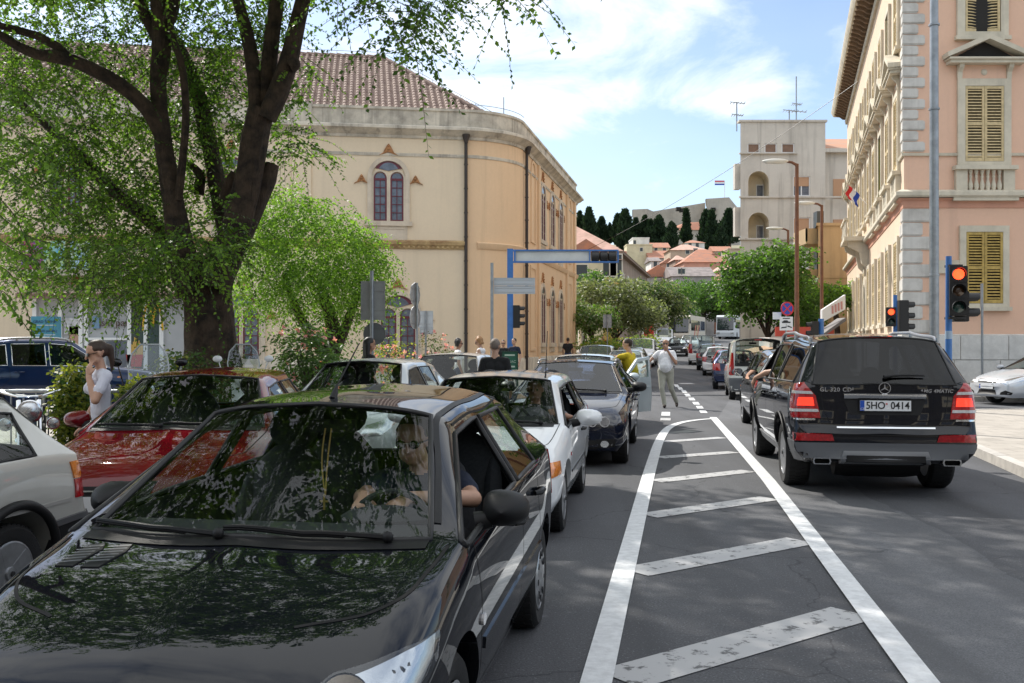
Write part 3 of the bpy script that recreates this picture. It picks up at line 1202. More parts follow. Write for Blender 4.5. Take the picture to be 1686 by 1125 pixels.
sp206['pairs']=[
 ('headlight',REFLECTOR,30,diag(30,[(.14,.36,.56),(.10,.55,.55),(.22,.72,.57),(.40,.81,.69),(.48,.79,.745),(.40,.69,.735),(.28,.50,.70),(.17,.38,.63)],L_),dict(off=.002,step=.03,bulge=.0)),
 ('headlight_lens',LENS,30,diag(30,[(.14,.35,.55),(.10,.55,.54),(.22,.73,.56),(.40,.82,.68),(.50,.79,.75),(.40,.68,.74),(.28,.49,.71),(.17,.37,.64)],L_),dict(off=.012,step=.03,bulge=.02)),
 ('indicator',WHITELENS,'L',oval(1.10,.62,.034,.022,14),dict(off=.010,step=.02)),
 ('side_moulding',P_BLACK,'L',[(1.16,.49),(2.95,.51),(2.95,.555),(1.16,.535)],dict(off=.008,step=.06)),
 ('tail_lamp',REDLENS,155,diag(155,[(L_,.55,.70),(L_-.25,.80,.72),(L_-.25,.80,1.0),(L_-.05,.62,.98)],L_),dict(off=.006)),
]
sp206['single']=[('bonnet_vent',BLACK,'T',[(.60,-.60),(.79,-.585),(.80,-.53),(.74,-.505),(.59,-.525)],dict(off=.004,step=.02,skirt=.01)),
     ('bonnet_vent',BLACK,'T',[(.58,-.49),(.73,-.475),(.79,-.455),(.79,-.415),(.72,-.40),(.575,-.42)],dict(off=.004,step=.02,skirt=.01)),
     ('grille',BLACK,'F',rect(-.34,.50,.34,.58),dict(off=.003))]
sp206['top_seams']=[[(.92,.735),(.72,.715),(.55,.69),(.40,.60),(.28,.40)],[(1.72,.575),(2.4,.585),(3.3,.54)]]
def vent_slats(root,skin,X,sp):
 for y0 in (-.555,-.448):
  mb=MB()
  for k in range(6):
   s=.615+k*.028
   skin.line(mb,[(X(s),y0-.042),(X(s+.012),y0+.042)],'T',.010,.009)
  mb.build('vent_slat',SKIRT,root)
def roof_gutter(root,skin,X,sp):
 for sg in (1,-1):
  mb=MB()
  skin.line(mb,[(X(1.03),sg*.672),(X(1.35),sg*.60),(X(1.70),sg*.520),(X(2.3),sg*.530),(X(3.3),sg*.49)],'T',.028,.004)
  mb.build('roof_moulding',BLACK,root,40)
def windscreen_band(root,skin,X,sp):
 mb=MB()
 skin.line(mb,[(X(1.60),-.50),(X(1.575),-.3),(X(1.56),0),(X(1.575),.3),(X(1.60),.50)],'T',.06,.003)
 mb.build('windscreen_edge',BLACK,root)
def rosary(root,skin,X,sp):
 mb=MB()
 x=X(sp['s_head'])-.06
 pts=[]
 for t in np.linspace(0,1,46):
  pts.append((x,-.022+.016*math.sin(t*3.14)*(-1),sp['H']-.17-.30*t))
 for t in np.linspace(0,1,46):
  pts.append((x+.004,.008*(1-t)-.02*t-.004*math.sin(t*3.14),sp['H']-.17-.30*t))
 for p in pts:
  mb.ball(p,.0042,6)
 mb.box((x-.003,-.0275-.004,sp['H']-.54),(x+.003,-.0275+.004,sp['H']-.47))
 mb.box((x-.003,-.0275-.02,sp['H']-.505),(x+.003,-.0275+.02,sp['H']-.497))
 o=mb.build('rosary',mat("brass_beads",(.62,.42,.14),.35,.7),None,40)
 o.matrix_world=Matrix.Translation(root.location) @ Matrix.Rotation(root.rotation_euler.z,4,'Z')
 tag(o,"gold bead rosary with a small cross hanging behind the windscreen of the black hatchback","rosary")
def headlight_ribs(root,skin,X,sp):
 for sg in (1,-1):
  mb=MB()
  for (y,z,r) in ((.62,.66,.075),(.50,.63,.055)):
   p,n=skin.hit(sg*y,z,'F')
   M=Matrix.Translation(p+n*.004) @ Vector((1,sg*.25,.2)).to_track_quat('Z','Y').to_matrix().to_4x4()
   mb.lathe([(r,.0),(r,.006),(r*.8,-.012),(r*.3,-.02),(0.001,.004)],24,0,M)
  mb.build('headlight_bowl',CHROME,root,40)
sp206['extra']=[wipers,scuttle,vent_slats,roof_gutter,antenna(1.80,1.45,.40,60),door_handles([(2.02,.83),(2.74,.86)],BLACK),rosary,headlight_ribs]
finish(sp206)
H206=unit(-.150,-.989)
c206,h206=place(sp206,3.20,1,(.175,5.80),H206)
car206,skin206,X206=make_car(sp206,'parked_hatchback',"glossy black hatchback with open driver window filling the foreground, seen from its bonnet",'car',c206,h206)
car206.name='black_hatchback'
# --- silver boxy hatchback cut by the left edge,its rear towards the right
P_SILVER=paint("silver_beige",(.50,.495,.46),.35,.40)
spg=dict(L=4.0,W=1.67,H=1.41,paint=P_SILVER,near=1,hi=2,z_nose=.74,z_cowl=.97,s_cowl=1.25,s_head=1.75,s_B0=2.3,s_B1=2.38,s_C0=2.98,s_C1=3.06,
   s_roofend=3.52,s_rwb=3.90,z_rwb=.98,belt=(.92,.95),wr=.60,axles=(.80,3.28),wr_tyre=.29,tyre_w=.18,rim='star',side_glass=[5,6,8,10],
   re_low=3.50,tail_w=.95,z_tail=.60,mirror=(1.45,1.0,BLACK),plate_b=(0,.55,''),tl=(.7,.96),arch=.37)
spg['pairs']=[('tail_lamp',REDLENS,150,diag(150,[(4.0,.56,.66),(3.93,.80,.66),(3.86,.81,.66),(3.86,.81,.78),(3.96,.6,.78)],4.0),dict(off=.010,step=.03)),
    ('rear_indicator',AMBER,150,diag(150,[(3.97,.57,.785),(3.86,.81,.785),(3.84,.80,.895),(3.95,.58,.895)],4.0),dict(off=.010,step=.03)),
    ('bumper',BLACK,'L',[(3.62,.33),(3.99,.34),(3.99,.52),(3.64,.50)],dict(off=.018,step=.05)),
    ('bumper_strip',mat("bumper_grey",(.07,.07,.075),.5),'L',[(3.60,.505),(3.98,.525),(3.98,.56),(3.61,.545)],dict(off=.024,step=.05)),
    ('side_moulding',BLACK,'L',[(1.2,.46),(2.85,.48),(2.85,.54),(1.2,.52)],dict(off=.012,step=.06)),
    ('swage_line',mat("swage_highlight",(.42,.41,.39),.4,.4),'L',[(1.25,.625),(3.80,.645),(3.80,.668),(1.25,.648)],dict(off=.006,step=.06,skirt=.012))]
finish(spg)
def arch_lip(root,skin,X,sp):
 for s in sp['axles']:
  for sg,v in ((1,'L'),(-1,'R')):
   mb=MB()
   r=sp.get('arch',sp['wr_tyre']+.055)+.022
   pts=[]
   for t in np.linspace(R(8),R(172),26):
    p,n=skin.hit(X(s)+r*math.cos(t),sp['wr_tyre']+.015+r*math.sin(t),v)
    pts.append(p+n*.012)
   mb.tube(pts,sp.get('lip',.030),8)
   mb.build('wheel_arch_trim',BLACK,root,50)
spg['extra']=[arch_lip,door_handles([(2.1,.80),(2.85,.82)],BLACK)]
hg=unit(-.235,-.972)
cg,hg=place(spg,3.28,1,(-2.97,5.85),hg)
make_car(spg,'silver_hatchback',"old silver beige boxy hatchback cut by the left edge, showing its rear corner",'car',cg,hg)
# --- dark red saloon behind it
P_RED=paint("dark_red",(.13,.003,.007),.0,.3)
spr=dict(L=4.43,W=1.75,H=1.42,paint=P_RED,near=1,hi=2,z_nose=.70,z_cowl=.97,s_cowl=1.22,s_head=1.95,s_B0=2.42,s_B1=2.50,s_C0=3.06,s_C1=3.14,
   s_roofend=3.42,s_rwb=3.95,z_rwb=1.0,deck=(4.25,.98),belt=(.92,.98),wr=.585,axles=(.85,3.45),wr_tyre=.31,tyre_w=.2,rim='five',z_hood=.86,
   mirror=(1.48,1.0),plate_b=(0,.7,''),z_tail=.6,cowl_bow=.18,roof_pts=(1.375,1.415,1.42,1.40,1.36),ws_low=.82)
spr['pairs']=[('headlight',REFLECTOR,22,diag(22,[(.12,.44,.56),(.12,.70,.57),(.35,.85,.66),(.34,.80,.70),(.16,.5,.665)],4.43),dict(off=.004,bulge=.012,step=.03))]
spr['single']=[('shield_grille',BLACK,'F',[(-.02,.36),(.02,.36),(.17,.66),(-.17,.66)],dict(off=.004)),
     ('grille',BLACK,'F',[(-.62,.34),(.62,.34),(.60,.50),(-.60,.50)],dict(off=.003)),
     ('upper_intake',BLACK,'F',[(-.42,.56),(-.20,.56),(-.18,.625),(-.42,.625)],dict(off=.003))]
def front_bars(root,skin,X,sp):
 for z in (.59,.46):
  q=[]
  for y in np.linspace(-.60,-.20 if z>.5 else .6,12):
   p,n=skin.hit(y,z,'F')
   q.append(p+n*.010)
  MB().tube(q,.009,6).build('chrome_bar',CHROME,root,40)
spr['extra']=[wipers,scuttle,front_bars,door_handles([(2.3,.80)],CHROME)]
finish(spr)
cr=G(298,8.95) ; cr=Vector((-2.88,9.35,0))
hr_=unit(.06,-1)
rootr,skinr,Xr=make_car(spr,'red_saloon',"dark red saloon with glossy bonnet between the silver hatchback and the black one",'car',cr,hr_)
plate_child(rootr,skinr,'F',-.22,.50,"SI")
# --- white three-door hatchback
P_WHITE=paint("white",(.78,.79,.80),0.,.3)
sps=dict(L=3.75,W=1.60,H=1.37,paint=P_WHITE,near=1,hi=2,z_nose=.68,z_cowl=.93,s_cowl=1.08,s_head=1.72,s_B0=2.42,s_B1=2.52,s_C0=3.05,s_C1=3.12,
   s_roofend=3.36,s_rwb=3.62,z_rwb=.95,belt=(.90,.95),wr=.59,axles=(.74,3.0),wr_tyre=.285,tyre_w=.17,rim='seven',doors=3,
   open=((0,6),),mirror=(1.40,.955),mirror_size=(.085,.125,.078),mirror_arm=.04,plate_b=(0,.7,''),plate_f=(0,.38,''),ws_low=.84)
sps['pairs']=[('headlight',REFLECTOR,20,diag(20,[(.12,.40,.55),(.10,.62,.54),(.14,.62,.66),(.14,.40,.66)],3.75),dict(off=.004)),
    ('indicator',AMBER,42,diag(42,[(.11,.63,.535),(.34,.785,.56),(.36,.785,.66),(.14,.64,.66)],3.75),dict(off=.008,bulge=.014,step=.03)),
    ('side_repeater',REDLENS,'L',rect(.98,.64,1.03,.67),dict(off=.008,step=.02)),
    ('side_moulding',BLACK,'L',[(1.15,.47),(2.60,.48),(2.60,.50),(1.15,.49)],dict(off=.008,step=.06))]
sps['extra']=[wipers,scuttle,antenna(1.85,1.38,.45,20,y=.46,base=.012),door_handles([(2.25,.78)],BLACK)]
finish(sps)
hs=unit(-.148,-.989)
cs,hs=place(sps,.74,1,(.475,8.75),hs)
cars_,skins_,Xs_=make_car(sps,'white_hatchback',"white three-door hatchback with amber corner lamp queuing behind the black hatchback",'car',cs,hs)
# --- dark blue estate with ring headlamps
P_NAVY=paint("navy",(.008,.011,.024),.1,.25)
spb=dict(L=4.52,W=1.82,H=1.42,paint=P_NAVY,near=1,hi=2,z_nose=.70,z_cowl=.97,s_cowl=1.42,s_head=2.10,s_B0=2.5,s_B1=2.58,s_C0=3.22,s_C1=3.32,
   s_roofend=4.08,s_rwb=4.40,z_rwb=1.0,belt=(.93,.98),wr=.615,axles=(.80,3.56),wr_tyre=.315,tyre_w=.22,rim='ten',z_hood=.86,
   side_glass=[5,6,8,10],mirror=(1.68,1.02,BLACK),plate_f=(0,.50,''),plate_b=(0,.8,''),glass=BLUEGLASS,ws_low=.83)
spb['pairs']=[('headlight',mat("lamp_dark",(.03,.03,.035),.15,.3,coat=1.),22,diag(22,[(.10,.34,.555),(.12,.66,.55),(.46,.885,.63),(.44,.86,.695),(.2,.60,.70),(.13,.36,.66)],4.52),dict(off=.003,step=.03)),
    ('fog_lamp',REFLECTOR,'F',oval(.60,.33,.055,.045,16),dict(off=.006,step=.03)),
    ('front_fog_recess',BLACK,'F',[(.45,.27),(.75,.29),(.74,.40),(.48,.39)],dict(off=.002))]
spb['single']=[('kidney_grille',BLACK,'F',[(.02,.55),(.24,.55),(.27,.66),(.22,.70),(.03,.70)],dict(off=.008)),
     ('kidney_grille',BLACK,'F',[(-.02,.55),(-.24,.55),(-.27,.66),(-.22,.70),(-.03,.70)],dict(off=.008)),
     ('air_intake',BLACK,'F',rect(-.40,.26,.40,.40),dict(off=.003))]
spb['extra']=[wipers,scuttle,lamp_fn([(.60,.622,.068),(.44,.618,.062)],0,0,0,0,name='ring_headlight'),roof_rails(.60,2.3,4.1,.045,.016,ALLOY),door_handles([(2.35,.80),(3.1,.83)]),antenna(3.9,1.4,.1,40)]
finish(spb)
cb,hb=place(spb,.80,1,(1.63,13.75),unit(-.165,-.986))
make_car(spb,'blue_estate',"dark navy estate with round ring headlamps and roof rails in the queue",'car',cb,hb)
# --- silver hatchback with its driver door open
P_SILV2=paint("pale_silver",(.50,.56,.58),.35,.35)
spd=kind_hatch(P_SILV2,3.95,1.67,1.46,near=1,hi=1,rim='five',z_nose=.70,mirror=(1.22,1.0),open=())
OPEN_C=Vector((1.50,20.1,0))
OPEN_H=unit(-.165,-.986)
make_car(spd,'silver_hatchback',"pale silver hatchback with open driver door behind the navy estate",'car',OPEN_C,OPEN_H)
def open_door(root_c,head,ang):
 ho=bpy.data.objects
 car=[o for o in ho if o.get('label','').startswith('pale silver hatchback with open')][0]
 L=spd['L']
 hx,hy=L/2-1.12,spd['W']/2-.01
 M=Matrix.Translation((hx,hy,0)) @ Matrix.Rotation(R(-ang),4,'Z')
 outl=[(0,.30),(-1.0,.30),(-1.04,.6),(-1.0,.98),(-.02,.96),(.02,.6)]
 Mx=M @ Matrix(((1,0,0,0),(0,0,1,0),(0,1,0,0),(0,0,0,1)))
 mb=MB().prism(outl,-.07,0.0,0,Mx)
 inn=[(x*.93-.03,.64+(z-.64)*.9) for x,z in outl]
 mb.prism(inn,-.085,-.072,1,Mx)
 d=mb.build('open_door',[P_SILV2,mat("door_trim",(.10,.11,.115),.7)],car)
 o1=[(0,.96),(-.05,1.0),(-.50,1.36),(-.95,1.40),(-1.0,.98)]
 i1=[(-.12,.98),(-.15,1.0),(-.53,1.30),(-.89,1.335),(-.93,.99)]
 MB().ring(o1,i1,-.05,-.005,0,Mx).build('window_frame',P_SILV2,d)
 MB().prism(i1,-.03,-.026,0,Mx).build('door_window',CARGLASS,d)
 o2=MB()
 wm=wing_mirror(d,0,0,0,P_SILV2,(.085,.10,.075),1,arm=.02)
 wm.matrix_local=M @ Matrix.Translation((-.12,.02,1.02))
 hd=MB().tube([M @ Vector((-.86,.01,.80)),M @ Vector((-.84,.04,.80)),M @ Vector((-.74,.04,.80)),M @ Vector((-.72,.01,.80))],.014,8)
 hd.build('door_handle',P_SILV2,d)
open_door(OPEN_C,OPEN_H,30)
# --- black seven-seat SUV waiting at the light,seen from behind
P_SUV=paint("suv_black",(.007,.008,.012),.1,.25)
spgl=dict(L=5.05,W=1.92,H=1.79,paint=P_SUV,near=1,hi=2,zb=.34,z_nose=.95,z_cowl=1.20,s_cowl=1.35,s_head=2.02,s_B0=2.55,s_B1=2.63,s_C0=3.42,s_C1=3.52,
   s_roofend=4.60,s_rwb=4.95,z_rwb=1.235,belt=(1.16,1.22),wr=.70,axles=(.90,3.975),wr_tyre=.375,tyre_w=.275,rim='five',arch=.44,
   side_glass=[5,6,8,10],mirror=(1.62,1.22,P_SUV),glass=TINTED,roof_pts=(1.74,1.79,1.79,1.78,1.735),rw_low=.80,rwb_w=.965,tail_w=.975,tail_bow=.06,
   z_tail=.76,re_low=4.74,taper=.02,edge=.09,open=((0,6),),seal=.012,z_hood=1.06,s_low=None)
LG=5.05
spgl['pairs']=[('tail_lamp',REDLENS,155,diag(155,[(5.03,.66,.86),(4.86,.95,.86),(4.78,.945,1.0),(4.82,.90,1.22),(4.90,.80,1.24),(4.98,.70,1.10)],LG),dict(off=.008,step=.03,bulge=.012)),
     ('reversing_lamp',WHITELENS,155,diag(155,[(5.02,.68,.925),(4.84,.95,.925),(4.83,.945,.955),(5.02,.69,.955)],LG),dict(off=.022,step=.03)),
     ('indicator_lamp',WHITELENS,155,diag(155,[(4.96,.72,1.115),(4.84,.915,1.12),(4.84,.91,1.15),(4.95,.735,1.145)],LG),dict(off=.022,step=.03)),
     ('stop_lamp',BRAKE,155,diag(155,[(5.00,.72,.99),(4.90,.86,.99),(4.90,.85,1.08),(4.98,.73,1.08)],LG),dict(off=.022,step=.03)),
     ('reflector',REDLENS,160,diag(160,[(5.04,.52,.62),(4.92,.93,.62),(4.92,.93,.70),(5.04,.54,.70)],LG),dict(off=.014,step=.04)),
     ('bumper_lip',CHROME,160,diag(160,[(5.04,.72,.835),(4.88,.95,.835),(4.88,.95,.855),(5.03,.72,.855)],LG),dict(off=.014,step=.04)),
     ('side_skirt',SKIRT,'L',[(1.40,.345),(3.45,.345),(3.45,.44),(1.40,.44)],dict(off=.016)),
     ('bumper_cladding',SKIRT,'L',[(4.44,.36),(5.0,.40),(5.02,.60),(4.52,.60)],dict(off=.010,step=.05)),
     ]
spgl['single']=[('bumper_cladding',SKIRT,'B',[(-.93,.60),(-.88,.40),(-.60,.35),(.60,.35),(.88,.40),(.93,.60)],dict(off=.010,step=.06)),
     ('skid_plate',mat("skid_plate",(.30,.31,.33),.4,.6),'B',[(-.47,.40),(.47,.40),(.43,.515),(-.43,.515)],dict(off=.030,step=.05)),
     ('skid_plate_recess',BLACK,'B',[(-.43,.36),(.43,.36),(.40,.465),(-.40,.465)],dict(off=.036,step=.05)),
     ('bumper_chrome_strip',CHROME,'B',[(-.50,.755),(.50,.755),(.50,.773),(-.50,.773)],dict(off=.016,step=.05)),
     ('plate_recess',BLACK,'B',[(-.36,.90),(.36,.90),(.42,1.07),(-.42,1.07)],dict(off=.003,step=.05)),
     ('high_stop_lamp',REDLENS,'B',rect(-.16,1.722,.16,1.738),dict(off=.012,step=.04))]
def suv_tail(root,skin,X,sp):
 q=[]
 for y in np.linspace(-.42,.42,14):
  p,n=skin.hit(y,1.10,'B')
  q.append(p+Vector((-.02,0,0)))
 mb=MB()
 for a,b in zip(q[:-1],q[1:]):
  mb.add([a+Vector((0,0,-.028)),b+Vector((0,0,-.028)),b+Vector((-.012,0,-.012)),a+Vector((-.012,0,-.012)),
    b+Vector((-.008,0,.022)),a+Vector((-.008,0,.022)),b+Vector((.03,0,.030)),a+Vector((.03,0,.030))],
    [(0,1,2,3),(3,2,4,5),(5,4,6,7)])
 mb.build('tailgate_grip',CHROME,root,60)
 mb=MB()
 pts=[skin.hit(y,z,'B') for y,z in ((.0,1.285),(-.1,1.30),(-.25,1.305),(-.42,1.30))]
 mb.tube([p+n*.03 for p,n in pts],[.022,.014,.012,.008],8)
 mb.build('rear_wiper',BLACK,root,40)
 for sg in (1,-1):
  p,n=skin.hit(sg*.66,.44,'B')
  M=frame(p+Vector((-.02,0,-.03)),(0,-1,0),(0,0,1))
  o=[(-.085,-.035),(.085,-.035),(.095,0),(.085,.035),(-.085,.035),(-.095,0)]
  mb=MB().ring(o,[(x*.84,y*.75) for x,y in o],-.15,.03,0,M)
  mb.prism([(x*.84,y*.75) for x,y in o],-.1,-.06,1,M)
  mb.build('exhaust_pipe',[CHROME,SEAM],root)
 o=plate_child(root,skin,'B',0,1.0,"5HO  0414")
 p,n=skin.hit(0,1.0,'B')
 M=frame(p+Vector((-.022,0,0)),(0,-1,0),(0,0,1))
 mb=MB().lathe([(.011,.004),(.011,.0065),(.001,.0065)],14,0,M @ Matrix.Translation((.012,.02,0)))
 mb.build('plate_seal',mat("plate_seal",(.55,.2,.2),.5),o)
 vs,fs=text_mesh("CZ",.032,depth=.002)
 MB().add([(a[0]-.235,a[1]-.035,a[2]+.0065) for a in vs],fs,0,M).build('plate_lettering',PLATE,o)
 mb=MB().cbox((X(3.975),0,.33),(.14,1.5,.14))
 mb.lathe([(.16,-.45),(.18,-.3),(.18,.3),(.16,.45)],14,0,Matrix.Translation((X(4.55),0,.36)) @ Matrix.Rotation(R(90),4,'X'))
 mb.build('rear_axle',BLACK,root,40)
spgl['extra']=[suv_tail,roof_rails(.68,2.2,4.55,.075,.02,ALLOY),door_handles([(2.4,1.02),(3.3,1.05)]),emblem_ring(0,0,1.185,.062,'B'),
     badge_text("GL 320 CDI",.49,1.165,.062,'B',None,1.15),badge_text("AMG 4MATIC",-.53,1.155,.052,'B',None,1.1,.2),arch_lip]
spgl['lip']=.014
spgl['back_seams']=[[(.80,1.25),(.66,1.2),(.63,.95),(.56,.80),(0,.795)]]
finish(spgl)
hgl=unit(.138,.990)
cgl,hgl=place(spgl,3.975,1,G(1287,11.65),hgl)
cargl,skingl,Xgl=make_car(spgl,'black_suv',"large black off-road car with lit brake lamps and roof rails, seen from behind",'car',cgl,hgl)
# --- dark grey compact beside it
P_GREY=paint("dark_grey",(.035,.038,.042),.4,.3)
spt=kind_hatch(P_GREY,4.2,1.77,1.58,near=1,s_cowl=1.05,s_head=1.75,s_B0=2.35,s_B1=2.43,s_C0=3.15,s_C1=3.23,s_roofend=3.85,z_cowl=1.05,belt=(1.0,1.06),z_rwb=1.06,
     side_glass=[5,6,8,10],mirror=(1.35,1.08,BLACK),rim='ten',axles=(.88,3.45),wr_tyre=.32,tl=(.8,1.1))
ct,ht=place(spt,.88,1,G(1221,20.6),unit(.150,.988))
make_car(spt,'grey_hatchback',"dark grey compact car half hidden by the left flank of the black off-road car",'car',ct,ht)
# --- cream van with tall tail lamps
P_CREAM=paint("cream",(.66,.66,.62),0.,.35)
spk=kind_van(P_CREAM,3.99,1.67,1.83,near=1,hi=1,rim='cover')
spk['pairs']=[p for p in spk['pairs'] if p[0]!='tail_lamp']+[
 ('tail_lamp',REDLENS,150,diag(150,[(3.97,.70,.74),(3.85,.835,.74),(3.82,.78,1.40),(3.90,.70,1.40),(3.97,.69,1.0)],3.99),dict(off=.008,step=.04)),
 ('bumper',SKIRT,'L',[(3.62,.28),(3.95,.28),(3.97,.66),(3.66,.60)],dict(off=.012))]
spk['single']=spk['single']+[('bumper',SKIRT,'B',[(-.80,.28),(.80,.28),(.80,.66),(-.80,.66)],dict(off=.014,step=.06)),
         ('high_stop_lamp',REDLENS,'B',rect(-.10,1.755,.10,1.785),dict(off=.010,step=.04)),
         ('window_surround',BLACK,'B',[(-.60,1.03),(.60,1.03),(.60,1.10),(-.60,1.10)],dict(off=.004,step=.05))]
ck,hk=place(spk,3.39,1,G(1200,29.2),unit(.172,.985))
make_car(spk,'cream_van',"cream high-roof van with tall red tail lamps and grey bumper",'van',ck,hk)
# --- the rest of the right-hand queue,all seen from behind
RQ='cars queuing away up the right lane'
P_BLUE=paint("dark_blue",(.012,.02,.06),.2,.3)
P_BRRED=paint("bright_red",(.36,.012,.014),.0,.3)
P_LSIL=paint("light_silver",(.52,.54,.56),.4,.35)
def wheel_at(px,py):
 Y=CAM_H*FPX/(py-HZ)
 return ((px-CX)/FPX*Y,Y)
rq=[(kind_hatch(P_BLUE,3.9,1.68,1.45,near=0),(7.35,36.0),unit(.19,.98),'blue_hatchback',"dark blue hatchback just ahead of the cream van"),
  (kind_hatch(P_BRRED,3.75,1.64,1.42,near=0),(8.75,43.0),unit(.2,.98),'red_hatchback',"bright red hatchback ahead of the dark blue one"),
  (kind_hatch(P_WHITE,3.95,1.66,1.46,near=0),(9.6,49.6),unit(.2,.98),'white_hatchback',"white hatchback ahead of the bright red one in the right lane"),
  (kind_wagon(P_GREY,4.4,1.75,1.5,near=0),(10.5,56.0),unit(.2,.98),'grey_estate',"dark grey estate between two white vehicles in the right lane"),
  (kind_van(P_WHITE,4.4,1.75,1.9,near=0),(11.3,63.0),unit(.19,.98),'white_van',"white panel van highest in the right lane queue")]
for s_,w_,h_,n_,l_ in rq:
 c_,h_=place(s_,s_['axles'][1],1,w_,h_)
 make_car(s_,n_,l_,'van' if 'van' in n_ else 'car',c_,h_,RQ)
spp=kind_wagon(paint("charcoal",(.02,.021,.024),.2,.3),4.5,1.8,1.6,near=0)
make_car(spp,'charcoal_estate',"charcoal estate parked near the kerb, roof showing over the cream van",'car',(10.6,44.5,gz(44.5)),unit(.2,.98))
# --- queue coming down in the left lanes
LQ='cars queuing down towards the camera'
spw=kind_hatch(paint("pearl",(.60,.62,.62),.2,.35),3.9,1.66,1.46,near=1)
make_car(spw,'white_saloon',"pearl white hatchback with bright sky in its windscreen, behind the black hatchback roof",'car',(-1.95,13.6,0),unit(-.135,-.99),LQ)
spw2=kind_wagon(P_LSIL,4.4,1.74,1.49,near=1)
make_car(spw2,'silver_estate',"light silver estate second in the left lane, behind the pearl white one",'car',(-1.15,18.9,0),unit(-.16,-.987),LQ)
lq=[(kind_hatch(P_LSIL,3.9,1.72,1.62,near=0),(3.40,39.3),'silver_hatchback',"silver hatchback with pale windscreen in line behind the open-door car"),
  (kind_van(P_WHITE,4.3,1.78,1.75,near=0),(8.05,61.0),'white_van',"white delivery van with dark windscreen behind the man in white"),
  (kind_hatch(P_WHITE,3.8,1.65,1.44,near=0),(4.25,36.5),'white_hatchback',"white small car with round lamp partly hidden by the man in white"),
  (kind_hatch(paint("pale_red",(.45,.1,.1),.0,.35),3.9,1.68,1.46,near=0),(8.0,72.0),'red_hatchback',"faded red hatchback behind the white delivery van"),
  (kind_van(P_WHITE,4.6,1.8,1.95,near=0),(15.2,98.0),'white_van',"white van below the red kiosk in the far left lane"),
  (kind_hatch(P_LSIL,3.9,1.68,1.46,near=0),(5.9,49.0),'silver_hatchback',"silver hatchback between the small white car and the white delivery van"),
  (kind_sedan(P_SUV,4.4,1.74,1.44,near=0),(13.3,79.0),'black_saloon',"black saloon below the first coach"),
  (kind_sedan(P_LSIL,4.4,1.74,1.44,near=0),(16.6,92.0),'silver_saloon',"silver saloon right in front of the first coach"),
  ]
for s_,p_,n_,l_ in lq:
 make_car(s_,n_,l_,'van' if 'van' in n_ else 'car',(p_[0],p_[1],gz(p_[1])),unit(-.19,-.98),LQ)
# --- blue estate parked behind the railing on the left
P_MBLUE=paint("metal_blue",(.010,.026,.085),.2,.3)
spbl=kind_wagon(P_MBLUE,4.66,1.88,1.66,near=1,hi=2,seal_mat=CHROME,seal=.009,glass=TINTED,z_cowl=1.08,belt=(1.03,1.09),z_rwb=1.12,z_nose=.84,wr=.66)
spbl['extra']=[roof_rails(.63,2.0,4.2,.05,.022,ALLOY),door_handles([(2.35,.92),(3.1,.95)])]
make_car(spbl,'blue_estate',"metallic blue estate with silver roof rails parked behind the railing at left",'car',(-10.1,21.5,.12),unit(.80,.60))
# --- silver-white coupe entering from the right
P_PEARL=paint("pearl_silver",(.60,.62,.65),.3,.3)
spo=kind_hatch(P_PEARL,4.29,1.75,1.43,near=1,hi=2,s_cowl=1.15,s_head=1.95,s_B0=2.6,s_B1=2.68,s_C0=3.3,s_C1=3.38,doors=3,z_nose=.70,rim='five',axles=(.92,3.5),wr_tyre=.315,z_hood=.86)
spo['pairs']=[('headlight',REFLECTOR,30,diag(30,[(.17,.40,.60),(.16,.60,.575),(.50,.84,.68),(.72,.83,.80),(.5,.70,.79),(.22,.45,.68)],4.29),dict(off=.004,bulge=.02,step=.03)),
    ('fog_recess',BLACK,25,diag(25,[(.06,.45,.30),(.16,.74,.30),(.20,.76,.36),(.10,.62,.42),(.06,.48,.36)],4.29),dict(off=.004,step=.04))]
spo['single']=[('grille',BLACK,'F',rect(-.36,.60,.36,.70),dict(off=.003)),('grille_bar',CHROME,'F',rect(-.38,.642,.38,.675),dict(off=.010)),
     ('air_intake',BLACK,'F',[(-.36,.30),(.36,.30),(.30,.42),(-.30,.42)],dict(off=.003))]
spo['plate_f']=(0,.50,'')
finish(spo)
make_car(spo,'silver_coupe',"silver white coupe entering from the right edge on the cross street",'car',P(1612,667,26.0)*1+Vector((2.62,1.2,-P(1612,667,26.0).z)),unit(-1,-.25))
